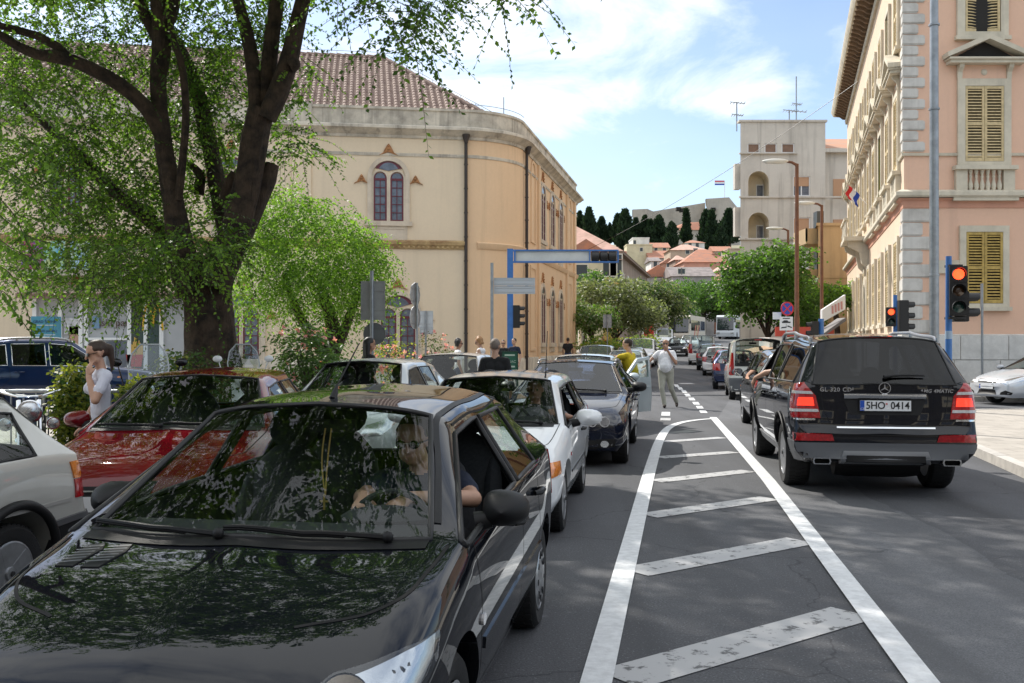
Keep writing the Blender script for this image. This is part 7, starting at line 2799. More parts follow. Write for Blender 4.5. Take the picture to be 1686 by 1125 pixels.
# ------------------------------------------------------------------ people
SKIN_=mat("skin",(.50,.29,.20),.55,noise=(20,.12))
SKIN2=mat("tanned_skin",(.36,.19,.12),.55,noise=(20,.12))
HAIRB=mat("brown_hair",(.045,.024,.014),.6,noise=(40,.4))
HAIRK=mat("dark_hair",(.012,.010,.009),.55,noise=(40,.4))
HAIRO=mat("ginger_hair",(.42,.22,.09),.6,noise=(40,.4))
HAIRG=mat("grey_stubble",(.24,.19,.16),.7,noise=(60,.3))
CLOTH={k: mat("cloth_"+k,c,.9,noise=(7,.18),bump=(16,.35)) for k,c in {
 'white': (.82,.82,.84),'lilac': (.66,.67,.76),'yellow': (.62,.46,.015),'black': (.014,.014,.016),'khaki': (.36,.35,.29),'denim': (.025,.04,.085),
 'blue': (.03,.08,.34),'navy': (.012,.018,.04),'red': (.45,.03,.03),'grey': (.2,.2,.21),'shoe': (.025,.016,.012),'straw': (.62,.5,.24),'teal': (.03,.20,.30)}.items()}
SUNG=mat("sunglass_lens",(.006,.006,.007),.06,coat=1.)
def hand_segs(w,d,up,side,curl=.35):
 w,d=Vector(w),Vector(d).normalized()
 up=Vector(up); up=(up-d*up.dot(d)).normalized()
 s=d.cross(up)*side
 segs=[('skin',w,w+d*.085,.026,.030),('skin',w+d*.03+s*.015,w+d*.085+s*.026,.022,.018),('skin',w+d*.03-s*.012,w+d*.082-s*.028,.022,.017)]
 for k,(o,l) in enumerate(((.030,.072),(.010,.082),(-.011,.076),(-.030,.058))):
  b=w+d*.088+s*o
  m=b+(d-up*curl*.5).normalized()*l*.5
  segs+=[('skin',b,m,.0098,.0088),('skin',m,m+(d-up*curl*1.8).normalized()*l*.5,.0088,.0075)]
 t=w+d*.03+s*.028
 m=t+(d*.7+s*.75-up*.2).normalized()*.042
 return segs+[('skin',t,m,.013,.0105),('skin',m,m+(d+s*.25-up*.35).normalized()*.034,.0105,.0085)]
def person(label,loc,face,H=1.75,J=None,cloth=None,hair=None,skin=None,voxel=.016,glasses=False,sleeve='short',build_=1.0,hands=None,look=(0,1,0),group=None,extra=None,female=False,name='person'):
 k=H/1.78
 D=dict(hip=.95,pel=(0,0,.97),waist=(0,.01,1.10),chest=(0,.015,1.30),neck=(0,.0,1.49),head=(0,.025,1.655),
    shL=(-.185,0,1.425),elL=(-.25,-.03,1.14),wrL=(-.25,.07,.89),shR=(.185,0,1.425),elR=(.25,-.03,1.14),wrR=(.25,.07,.89),
    hpL=(-.09,0,.94),knL=(-.10,.03,.50),anL=(-.11,-.02,.08),hpR=(.09,0,.94),knR=(.10,.03,.50),anR=(.11,-.02,.08),toeL=None,toeR=None)
 D.update(J or {})
 V={q: (Vector(v) if isinstance(v,(tuple,Vector)) else v) for q,v in D.items()}
 cl=dict(top='white',legs='denim',shoe='shoe'); cl.update(cloth or {})
 b=build_
 S=[]
 fx=.9 if female else 1.
 def seg(t,a,c,ra,rc):
  S.append((t,Vector(a),Vector(c),ra,rc))
 seg('legs',V['pel']+Vector((-.06,0,-.02)),V['pel']+Vector((.06,0,-.02)),.115*b,.115*b)
 seg('top',V['pel']+Vector((0,0,.06)),V['waist'],.125*b*fx,.125*b*fx)
 seg('top',V['waist']+Vector((-.05,0,0)),V['chest']+Vector((-.06,0,.02)),.105*b*fx,.115*b*fx)
 seg('top',V['waist']+Vector((.05,0,0)),V['chest']+Vector((.06,0,.02)),.105*b*fx,.115*b*fx)
 up=V['neck']-V['chest']
 seg('top',V['shL']+(V['shR']-V['shL'])*.1,V['shR']+(V['shL']-V['shR'])*.1,.072,.072)
 if b>1.1:
  seg('top',V['waist']+Vector((0,.09,-.02)),V['waist']+Vector((0,.08,.08)),.125*b,.11*b)
 if female:
  for s in (-.07,.07):
   seg('top',V['chest']+Vector((s,.085,.0)),V['chest']+Vector((s*.9,.06,.05)),.058,.05)
 nk=V['neck']
 hd=V['head']
 seg('skin',nk-(hd-nk)*.25,hd,.055*min(b,1.1),.05)
 lk=Vector(look).normalized()
 hr=lk.cross(Vector((0,0,1))).normalized()
 hu=hr.cross(lk).normalized()
 h_=lambda r,f,u: hd+hr*r+lk*f+hu*u
 seg('skin',h_(0,-.02,.035),h_(0,.015,.045),.083,.078)
 seg('skin',h_(0,.02,-.02),h_(0,.035,-.065),.066,.042)
 seg('skin',h_(-.025,.02,-.05),h_(.025,.02,-.05),.046,.046)
 seg('skin',h_(0,.088,.012),h_(0,.108,-.022),.010,.014)
 seg('skin',h_(-.022,.078,-.055),h_(.022,.078,-.055),.009,.009)
 seg('skin',h_(-.03,.08,.03),h_(.03,.08,.03),.013,.013)
 for s in (-1,1):
  seg('skin',h_(s*.078,-.01,.012),h_(s*.084,-.018,-.02),.017,.011)
 for q,s in (('L',-1),('R',1)):
  sh,el,wr=V['sh'+q],V['el'+q],V['wr'+q]
  m=sh.lerp(el,.55)
  if sleeve=='none':
   seg('skin',sh,el,.052,.040)
  elif sleeve=='short':
   seg('top',sh,m,.062*(b**.5),.060*(b**.5)); seg('skin',m,el,.046,.040)
  else:
   seg('top',sh,el,.060,.050)
  seg('top' if sleeve=='long' else 'skin',el,wr,.043,.029)
  hd_=(hands or {}).get(q)
  d=Vector(hd_[0]) if hd_ else (wr-el)
  upv=Vector(hd_[1]) if hd_ else Vector((s,0,.2))
  S.extend(hand_segs(wr,d,upv,-s if not (hd_ and len(hd_)>2) else hd_[2],(hd_[3] if hd_ and len(hd_)>3 else .35)))
  hp,kn,an=V['hp'+q],V['kn'+q],V['an'+q]
  seg('legs',hp,kn,.095*b,.070); seg('legs',kn,an+(kn-an).normalized()*.02,.066,.060)
  to=V['toe'+q] or an+Vector((0,.17,-.035))
  seg('shoe',an+Vector((0,-.03,-.035)),an.lerp(to,.45)+Vector((0,0,-.02)),.043,.045); seg('shoe',an.lerp(to,.4)+Vector((0,0,-.015)),to,.045,.034)
 root=thing(name,label,'person',loc,0,group)
 root.rotation_euler=(0,0,math.atan2(face[1],face[0])-math.pi/2)
 def grown(nm,segs,vox,mats,tags):
  mb=MB()
  for t,a,c,ra,rc in segs:
   mb.tube([a,c],[ra,rc],12)
   mb.ball(a,ra,12); mb.ball(c,rc,12)
  ob=link("body_work",mb.mesh("w",SKIN_))
  md=ob.modifiers.new("r",'REMESH'); md.mode='VOXEL'; md.voxel_size=vox
  sm=ob.modifiers.new("s",'SMOOTH'); sm.factor=.5; sm.iterations=2 if vox<.01 else 3
  me=evaluated(ob)
  bpy.data.objects.remove(ob)
  me.materials.clear()
  for m in mats:
   me.materials.append(m)
  n=len(me.polygons)
  cen=np.empty(n*3); me.polygons.foreach_get('center',cen); cen=cen.reshape(-1,3)
  best,bi=np.full(n,1e9),np.zeros(n,np.int32)
  for t,a,c,ra,rc in segs:
   a_,c_=np.array(a),np.array(c)
   dd=c_-a_
   u=np.clip(((cen-a_) @ dd)/max(1e-9,dd @ dd),0,1)
   dist=np.linalg.norm(cen-(a_+u[:,None]*dd),axis=1)-(ra+(rc-ra)*u)-(.004 if t in ('top','legs') else 0)
   w=dist<best
   best[w]=dist[w]; bi[w]=tags[t]
  me.polygons.foreach_set('material_index',bi)
  me.name=nm
  co=np.empty(len(me.vertices)*3); me.vertices.foreach_get('co',co)
  me.vertices.foreach_set('co',co*k)
  me.shade_smooth(); me.update()
  return link(nm,me,root)
 sk=skin or SKIN_
 body=grown('body',S,voxel,[sk,CLOTH[cl['top']],CLOTH[cl['legs']],CLOTH[cl['shoe']]],{'skin': 0,'top': 1,'legs': 2,'shoe': 3})
 if hair:
  hm,style=hair
  Hs=[('h',h_(0,-.028,.062),h_(0,.0,.070),.080,.074),('h',h_(0,-.045,.02),h_(0,-.05,.05),.070,.074)]
  for s in (-1,1):
   Hs.append(('h',h_(s*.045,-.02,.05),h_(s*.05,.012,.055),.046,.036))
  if style=='ponytail':
   Hs+=[('h',h_(0,-.09,.05),h_(0,-.13,.03),.045,.04),('h',h_(0,-.13,.03),h_(0,-.125,-.10),.04,.028),('h',h_(0,-.125,-.1),h_(0,-.10,-.2),.028,.01)]
  if style=='long':
   for s in (-.05,0,.05):
    Hs.append(('h',h_(s,-.06,.03),h_(s*1.4,-.07,-.22),.05,.035))
  if style=='bob':
   Hs+=[('h',h_(s,-.03,.06),h_(s*1.2,-.05,-.035),.060,.045) for s in (-.06,0,.06)]+[('h',h_(0,-.03,.09),h_(0,.02,.085),.075,.05)]
  grown('hair',Hs,max(voxel,.009),[hm],{'h': 0})
 sc3=lambda p: tuple(Vector(p)*k)
 if glasses:
  mb=MB()
  for s in (-1,1):
   mb.ball(sc3(h_(s*.033,.089,.008)),(.027*k,.012,.022*k),12)
   mb.tube([sc3(h_(s*.058,.08,.014)),sc3(h_(s*.082,.0,.016))],.004,5)
  mb.tube([sc3(h_(-.02,.098,.014)),sc3(h_(.02,.098,.014))],.004,5)
  mb.build('sunglasses',SUNG,root,40)
 else:
  mb=MB()
  for s in (-1,1):
   mb.ball(sc3(h_(s*.031,.079,.006)),.010*k,8)
  mb.build('eyes',INK,root,40)
 if extra:
  extra(root,h_,k,V)
 return root
FW=lambda a: (math.sin(R(a)),math.cos(R(a)))
def belt_extra(root,h_,k,V):
 MB().lathe([(.158,1.0),(.163,1.0),(.163,1.04),(.158,1.04)],24,0,Matrix.Diagonal((k*1.02,k*.93,k,1)) @ Matrix.Translation((0,.03,0))).build('belt',CLOTH['black'],root,40)
def people():
 person("woman in white T-shirt with ponytail and dark sunglasses beside the red saloon",(-3.88,9.3,.0),FW(235),1.69,
   dict(elR=(.235,-.02,1.12),wrR=(.15,.16,1.06),elL=(-.24,.11,1.20),wrL=(-.075,.135,1.42),head=(0,.045,1.645),wrR_=None)|dict(elR=(.27,.0,1.13),wrR=(.32,.12,.90)),
   dict(top='lilac',legs='denim'),(HAIRB,'ponytail'),SKIN_,.0085,True,'short',.86,{'L': ((.25,-.1,1),(-.5,1,0),1),'R': ((.1,.2,-1),(1,.3,0))},(.05,1,-.22),female=True)
 person("heavy man in yellow shirt and jeans leaning on the open-door car",(2.52,20.75,0),FW(-62),1.77,
   dict(elR=(.26,.26,1.36),wrR=(.05,.42,1.40),elL=(-.24,.27,1.36),wrL=(-.06,.46,1.40),chest=(0,.06,1.29),neck=(0,.05,1.48),head=(0,.10,1.645),shR=(.19,.05,1.41),shL=(-.19,.05,1.41)),
   dict(top='yellow',legs='denim'),(HAIRB,'short'),SKIN_,.013,False,'short',1.28,{'L': ((.2,1,.1),(0,0,1)),'R': ((-.5,1,.1),(0,0,1))},(-.1,1,-.05))
 person("bald man in white polo and khaki trousers walking with hand at his mouth",(4.0,25.6,0),FW(192),1.77,
   dict(elR=(.36,.05,1.27),wrR=(.50,.16,1.10),elL=(-.27,.14,1.16),wrL=(-.05,.185,1.50),knL=(-.14,.03,.50),anL=(-.27,-.24,.13),toeL=(-.28,-.09,.04),anR=(.02,.20,.08),knR=(.09,.17,.5)),
   dict(top='white',legs='khaki'),None,SKIN2,.013,True,'short',1.36,{'L': ((.3,0,1),(-.6,.7,0),1),'R': ((.7,.3,-.4),(0,0,1))},(.05,1,0),extra=belt_extra)
 person("bald man in black collared shirt seen from behind between the lanes",(-.27,15.6,0),FW(8),1.73,None,dict(top='black',legs='grey'),(HAIRG,'short'),SKIN_,.014,False,'short',1.12)
 person("ginger blonde woman in sleeveless white top facing left by the silver estate",(-.80,25.5,0),FW(-75),1.84,dict(head=(0,.05,1.64)),dict(top='white',legs='denim'),(HAIRO,'bob'),SKIN_,.015,True,'none',.86,None,(0,1,-.35),female=True)
 person("woman with dark curly hair and white top facing right beyond the cars",(-1.42,25.8,.0),FW(75),1.78,None,dict(top='white',legs='denim'),(HAIRK,'bob'),SKIN2,.016,True,'short',.88,female=True)
 person("youth in black T-shirt and sunglasses left of the blue signal post",(-.30,34.0,.12),FW(185),1.66,None,dict(top='black',legs='denim'),(HAIRK,'short'),SKIN_,.018,True,'short',.85)
 person("boy in navy T-shirt right of the blue signal post",(.08,33.5,.12),FW(215),1.72,None,dict(top='navy',legs='grey'),(HAIRK,'short'),SKIN_,.018,False,'short',.82)
 person("man in black T-shirt walking away along the theatre's side",(2.84,50.0,.18),FW(12),1.78,dict(anL=(-.10,.2,.08),anR=(.10,-.2,.1)),dict(top='black',legs='denim'),(HAIRB,'short'),SKIN2,.02,False,'short',1.08)
 person("person with long dark hair below the round sign back",(-2.42,16.6,.0),FW(60),1.76,None,dict(top='black',legs='black'),(HAIRK,'long'),SKIN2,.016,False,'short',.86,female=True)
 person("man in yellow cap and shirt by the no-stopping sign",(9.75,35.5,.12),FW(205),1.60,None,dict(top='straw',legs='grey'),(CLOTH['straw'],'short'),SKIN2,.02,False,'short',1.0)
 person("dark haired person in red top beside the man in the yellow cap",(10.1,36.0,.12),FW(200),1.53,None,dict(top='red',legs='denim'),(HAIRK,'long'),SKIN2,.02,False,'short',.9,female=True)
 person("person in red top by the hedge bush across the street",(5.9,64.0,gz(64)+.12),FW(180),1.75,None,dict(top='red',legs='denim'),(HAIRK,'short'),SKIN_,.022,False,'short',.95)
 def seated(label,car,x,y,z,J,**kw):
  c=car.rotation_euler.z
  p=car.location+Vector((x*math.cos(c)-y*math.sin(c),x*math.sin(c)+y*math.cos(c),z))
  return person(label,p,(math.cos(c),math.sin(c)),1.75,J,name='person',**kw)
 sit=dict(pel=(0,.02,.14),waist=(0,-.04,.28),chest=(0,-.10,.48),neck=(0,-.12,.67),head=(0,-.085,.835),shL=(-.19,-.10,.60),shR=(.19,-.10,.60),
    hpL=(-.10,.05,.12),knL=(-.14,.48,.22),anL=(-.13,.72,-.10),hpR=(.10,.05,.12),knR=(.14,.48,.22),anR=(.13,.72,-.10))
 seated("driver in sunglasses and blue shirt, both hands draped over the wheel of the black hatchback",car206,X206(2.0),.35,.40,
   sit|dict(elL=(-.30,.14,.56),wrL=(-.06,.40,.60),elR=(.24,.12,.55),wrR=(.14,.41,.60),head=(.03,-.04,.80),neck=(0,-.09,.65)),
   cloth=dict(top='navy',legs='denim'),hair=(HAIRB,'short'),voxel=.0085,glasses=True,hands={'L': ((.45,.8,-.35),(0,.3,1)),'R': ((-.1,.85,-.4),(0,.3,1))},look=(.08,1,-.12))
 seated("driver of the white hatchback resting an arm on the open window",cars_,Xs_(2.0),.33,.36,
   sit|dict(elL=(-.40,.20,.56),wrL=(-.30,.42,.62),elR=(.26,.12,.38),wrR=(.1,.38,.50)),cloth=dict(top='grey',legs='denim'),hair=(HAIRK,'short'),voxel=.013,glasses=False,skin=SKIN2)
 seated("driver of the black off-road car with forearm hanging out of the window",cargl,Xgl(2.5),.46,.66,
   sit|dict(elL=(-.48,.10,.62),wrL=(-.60,.32,.54),shL=(-.22,-.08,.66),elR=(.26,.12,.38),wrR=(.1,.38,.50)),cloth=dict(top='white',legs='denim'),hair=(HAIRB,'short'),voxel=.014,
   hands={'L': ((-.25,.5,-.85),(-1,.3,0))})
people()
# ------------------------------------------------------------------ street furniture
SIGBLK=mat("signal_black",(.014,.014,.015),.45)
XZ=frame((0,0,0),(1,0,0),(0,0,1))
LAMP={'red': mat("lit_red_lamp",(.9,.06,.02),.3,emit=((1,.055,.015),3.2)),'off_a': mat("amber_lamp_off",(.07,.035,.015),.2,coat=1.),'off_g': mat("green_lamp_off",(.02,.06,.05),.2,coat=1.),
  'off_r': mat("red_lamp_off",(.16,.015,.012),.2,coat=1.)}
def pole(root,h,r,m,base=True,n=14):
 mb=MB().tube([(0,0,0),(0,0,h*.5),(0,0,h)],[r*1.05,r,r*.9],n)
 if base:
  mb.lathe([(r*2.2,0),(r*2.2,.02),(r*1.4,.05),(r*1.3,.3),(r,.32)],n)
 return mb.build('pole',m,root,40)
def signal_head(root,M,lamps,r=.10,w=.30,name='signal_head'):
 st=w*1.02
 mb=MB()
 n=len(lamps)
 mb.box((-w/2,-st*n,-.12),(w/2,0,.10),0,M)
 for k in range(n):
  y=-st*(k+.5)
  mb.box((-w/2-.004,y-st/2+.008,.10),(w/2+.004,y+st/2-.008,.115),0,M)
  vs,fs=[],[]
  q=16
  for i in range(q+1):
   a=R(-25+230*i/q)
   for z,rr in ((.11,r*1.16),(.30,r*1.12)):
    vs.append((rr*math.cos(a),y+rr*math.sin(a),z-(.10*max(0,-math.sin(a)) if z>.2 else 0)))
  fs=[(2*i,2*i+2,2*i+3,2*i+1) for i in range(q)]
  mb.add(vs,fs,0,M)
 o=mb.build(name,SIGBLK,root,40)
 for k,l in enumerate(lamps):
  y=-st*(k+.5)
  MB().lathe([(r,.112),(r*.8,.128),(r*.4,.138),(.001,.14)],20,0,M @ Matrix.Translation((0,y,0))).build('lamp',LAMP[l],o,50)
 return o
def lampost(px,Y,top,label,arm=1.1,m=RUST,r=.085):
 p=G(px,Y)
 z0=gz(Y)+.12
 t=thing('street_lamp',label,'street lamp',(p.x,Y,z0))
 h=P(px,top,Y).z-z0
 MB().tube([(0,0,0),(0,0,h*.3),(0,0,h*.31),(0,0,h)],[r*1.25,r*1.2,r,r*.8],12).build('pole',m,t,40)
 mb=MB().tube([(0,0,h-.05),(-.2,0,h+.06),(-arm*.45,0,h+.10)],[r*.7,r*.6,r*.5],8)
 mb.build('arm',m,t,40)
 hd=MB().ball((-arm*.75,0,h+.10),(arm*.48,.17,.10),14)
 hd.box((-arm*1.1,-.13,h+.03),(-arm*.45,.13,h+.05))
 hd.build('lamp_head',mat("lamp_head_white",(.66,.65,.6),.4),t,50)
 return t
lampost(1312,38,270,"nearest of three rusty brown street lamps, tallest, in front of the tree")
lampost(1297.5,60,379,"farthest and lowest rusty brown street lamp before the tree")
lampost(1353,48,338,"rusty brown street lamp standing before the tan house")
def big_post():
 Y=22.8
 p=G(1538,Y)
 t=thing('lighting_column',"tall thick galvanised steel column running past the top of the picture",'street lamp',(p.x,Y,.12))
 MB().tube([(0,0,0),(0,0,3),(0,0,8.4),(0,0,12)],[.115,.108,.095,.085],18).build('pole',GALV,t,40)
 MB().lathe([(.16,0),(.16,.03),(.118,.04)],16).build('base_flange',GALV,t)
 for z in (3.1,6.95,8.9):
  MB().lathe([(.108,z),(.122,z+.005),(.122,z+.045),(.106,z+.05)],18).build('band',GALV,t,30)
 MB().tube([(0,0,12),(.5,-.5,12.5),(1.6,-1.6,12.7)],.05,8).build('arm',GALV,t,40)
big_post()
def junction_signals():
 p=G(1562,17)
 t=thing('traffic_light',"large traffic light showing red on a blue post right of the black off-road car",'traffic light',(p.x,17,.12))
 pole(t,3.05,.055,BLUEP)
 signal_head(t,frame((.085,-.17,2.86),(1,-.36,0),(0,0,1)),['red','off_a','off_g'],.095,.275)
 signal_head(t,frame((.24,.08,2.45),(.25,1,0),(0,0,1)),['off_r','off_g'],.09,.26)
 MB().box((-.03,-.1,2.86),(.2,.1,2.9)).box((-.03,-.1,1.96),(.25,.1,2.0)).build('bracket',SIGBLK,t)
 MB().lathe([(.06,1.62),(.06,1.76)],14).build('sticker',mat("post_sticker",(.32,.42,.55),.5),t)
 p=G(1474,27.5)
 t=thing('traffic_light',"pair of small black signal heads on a blue post by the pink building's corner",'traffic light',(p.x,27.5,.12))
 pole(t,2.9,.06,BLUEP)
 signal_head(t,frame((-.16,-.1,2.55),(1,-.3,0),(0,0,1)),['red','off_g'],.085,.26)
 signal_head(t,frame((.22,0,2.75),(.12,1,0),(0,0,1)),['off_r','off_a','off_g'],.10,.30)
 p=G(1352,36)
 t=thing('traffic_light',"brown black signal head seen sideways on a blue post before the kiosk",'traffic light',(p.x,36,.12))
 pole(t,2.45,.11,BLUEP)
 signal_head(t,frame((-.24,0,2.36),(-.1,-1,0),(0,0,1)),['off_r','off_a','off_g'],.10,.30)
 Y=36
 p=G(840,Y)
 t=thing('signal_gantry',"blue post with long horizontal arm carrying a sideways traffic signal",'traffic light',(p.x,Y,.1))
 h=P(840,410,Y).z-.1
 MB().box((-.11,-.09,0),(.11,.09,h)).build('pole',BLUEP,t)
 x=lambda px: (px-840)/FPX*Y
 z=lambda py: P(0,py,Y).z-.1
 mb=MB()
 mb.box((.11,-.10,z(414)),(x(1018),.10,z(411.5))).box((.11,-.10,z(433)),(x(1018),.10,z(430.5)))
 for a,b in ((846,849),(970,972),(1016,1018.5)):
  mb.box((x(a),-.10,z(430.5)),(x(b),.10,z(414)))
 mb.build('arm_frame',BLUEP,t)
 MB().box((x(849),-.03,z(430.5)),(x(970),.03,z(414))).box((x(908),-.045,z(430.5)),(x(909),-.03,z(414))).build('arm_panel',mat("pale_panel",(.58,.60,.58),.5,noise=(1.5,.15)),t)
 mb=MB()
 M=Matrix.Translation((x(973),-.02,z(422.5))) @ Matrix.Rotation(R(90),4,'Y')
 w=x(1015)-x(973)
 for k in range(3):
  mb.lathe([(.15,w*k/3+.01),(.175,w*k/3+.03),(.175,w*(k+1)/3-.03),(.15,w*(k+1)/3-.01)],18,0,M)
 mb.build('sideways_signal',SIGBLK,t,40)
 signal_head(t,frame((.24,0,z(503)),(.1,1,0),(0,0,1)),['off_r','off_a','off_g'],.085,.27)
junction_signals()
def sign_back(label,px,Y,pole_top,items,r=.035,z0=.12,pm=GALV):
 p=G(px,Y)
 z0+=gz(Y)
 t=thing('road_sign',label,'road sign',(p.x,Y,z0))
 MB().tube([(0,0,0),(0,0,P(px,pole_top,Y).z-z0)],r,10).build('pole',pm,t,40)
 k=Y/FPX
 for it in items:
  kind,cx_,cy_,w,h,m=it[:6]
  rz=it[6] if len(it)>6 else 0
  M=Matrix.Translation(((cx_-px)*k,0,P(0,cy_,Y).z-z0)) @ Matrix.Rotation(R(rz),4,'Z') @ Matrix.Translation((0,.05,0)) @ XZ
  hw,hh=w*k/2,h*k/2
  pl=rect(-hw,-hh,hw,hh) if kind=='rect' else arc(0,0,hw if kind=='round' else hw,0,360,28 if kind=='round' else 8)[:-1]
  mb=MB().prism(pl,-.012,.0,0,M)
  mb.ring([(x*1.0,y*1.0) for x,y in pl],[(x*.95,y*.95) for x,y in pl],.0,.014,0,M)
  mb.box((-hw*.9,hh*.5,.0),(hw*.9,hh*.5+.03,.02),0,M)
  mb.box((-hw*.9,-hh*.5,.0),(hw*.9,-hh*.5+.03,.02),0,M)
  mb.build('sign_plate',m,t)
 return t
sign_back("grey backs of a tall rectangular sign and a round sign on one post",612,18,446,[('rect',613.5,495,40,64,SIGNBACK),('round',616,550,37,37,mat("dark_sign_back",(.16,.17,.18),.5,.3))])
sign_back("two signs seen edge-on on a grey post left of the small sign back",686.5,28,466,[('oct',686,485,40,40,SIGNBACK,72),('round',686,523,38,38,SIGNBACK,70)])
sign_back("small pale rectangular sign back against the theatre wall",701,33,512,[('rect',701,526,24,28,mat("pale_sign_back",(.46,.49,.52),.5)),('rect',702,545,22,11,mat("pale_sign_back",(.46,.49,.52),.5))])
sign_back("two grey direction sign backs on a tall grey post in front of the blue gantry",810,31,433,[('rect',847,464,68,13,mat("pale_sign_back",(.46,.49,.52),.5)),('rect',847,477.5,68,13,mat("pale_sign_back",(.46,.49,.52),.5))],.05)
sign_back("small grey sign back in front of the hedge bush",1000,55,518,[('rect',1000,529,14,22,SIGNBACK)])
sign_back("thin grey sign post with narrow edge-on plate before the plinth",1617,28.6,467,[('rect',1618.5,487,8,38,SIGNBACK,75)],.035)
MB().tube([(0,0,0),(0,0,3.9)],[.20,.17],14).build('pale_post',WHITEP,thing('pale_post',"thick pale post at the far corner of the theatre",'post',(4.75,68,gz(68))),40)
def no_stopping():
 Y=33.0
 p=G(1295,Y)
 t=thing('road_sign',"round blue and red no-stopping sign above a white tow-away plate",'road sign',(p.x,Y,.12))
 k=Y/FPX
 z=lambda py: P(0,py,Y).z-.12
 MB().tube([(0,.04,0),(0,.04,z(497))],.03,8).build('pole',GALV,t)
 M=Matrix.Translation((.02,-.01,z(508.5))) @ Matrix.Rotation(R(10),4,'Z') @ XZ
 r=.235
 mb=MB().prism(arc(0,0,r,0,360,32)[:-1],-.01,.004,0,M)
 mb.ring(arc(0,0,r,0,360,32)[:-1],arc(0,0,r*.80,0,360,32)[:-1],0,.010,1,M)
 for a in (45,135):
  mb.box((-r*.84,-r*.09,.002),(r*.84,r*.09,.0085 if a==45 else .0095),1,M @ Matrix.Rotation(R(a),4,'Z'))
 mb.build('sign_disc',[mat("sign_blue",(.02,.06,.40),.4),mat("sign_red",(.55,.02,.03),.4)],t)
 M=Matrix.Translation((-.01,-.01,z(533))) @ XZ
 pl=MB().box((-.22,-.23,-.01),(.22,.23,.004),0,M).build('plate',WHITEP,t)
 mb=MB()
 mb.prism([(-.14,.02),(.13,.02),(.15,.06),(.07,.07),(.03,.11),(-.08,.11),(-.12,.07),(-.15,.06)],.004,.009,0,M)
 mb.prism([(-.18,-.16),(.0,-.14),(.02,-.10),(-.16,-.12)],.004,.009,0,M).prism([(.03,-.10),(.18,-.15),(.19,-.12),(.05,-.06)],.004,.009,0,M)
 mb.box((-.01,-.12,.004),(.0,-.02,.009),0,M).box((-.12,.16,.004),(.12,.19,.009),0,M)
 mb.build('tow_symbol',INK,pl)
 M=Matrix.Translation((-.30,.12,z(520))) @ XZ
 MB().box((-.13,-.12,-.01),(.16,.12,.0),0,M).build('small_plate',WHITEP,t)
no_stopping()
def red_board():
 p=G(1068,80)
 t=thing('advertising_board',"red advertising board in a white frame under the street trees",'billboard',(p.x,80,gz(80)))
 z=lambda py: P(0,py,80).z-gz(80)
 MB().box((-.45,0,z(556)),(.42,.12,z(534))).build('panel',mat("board_red",(.50,.03,.02),.5,noise=(1.5,.4)),t)
 MB().ring(rect(-.5,z(556)-.05,.5,z(533)),rect(-.42,z(556)+.02,.42,z(534)-.02),-.06,.1,0,XZ).build('frame',WHITEP,t)
red_board()
def menu_board():
 t=thing('menu_board',"dark green cafe menu board with pale lettering beside the bald man",'sign',(-.05,24.0,.0))
 MB().ring(rect(-.20,.8,.20,1.48),rect(-.175,.83,.175,1.45),-.02,.03,0,XZ).box((-.2,-.02,0),(-.16,.02,.85)).box((.16,-.02,0),(.2,.02,.85)).build('frame',mat("board_frame",(.015,.05,.035),.5),t)
 MB().box((-.18,-.01,.82),(.18,.015,1.46)).build('panel',mat("board_green",(.02,.12,.075),.5),t)
 mb=MB()
 for z in (1.38,1.10,1.0):
  mb.box((-.13,z-.02,.015),(.12,z+.02,.018),0,XZ)
 for s,z,h in (("MARAC",1.22,.085),):
  vs,fs=text_mesh(s,h,depth=.004)
  mb.add([(x,y+z,q+.016) for x,y,q in vs],fs,0,XZ)
 mb.build('board_lettering',mat("chalk",(.5,.62,.52),.8),t)
menu_board()
def cable():
 for (a,b,lb) in ((P(1412,135,42),P(938,425,66),"long thin overhead cable sagging from the pink building to the theatre"),):
  mb=MB()
  mb.tube([a.lerp(b,t)+Vector((0,0,-.5*4*t*(1-t))) for t in np.linspace(0,1,24)],.013,5)
  tag(mb.build('overhead_cable',SIGBLK),lb,'cable')
cable()
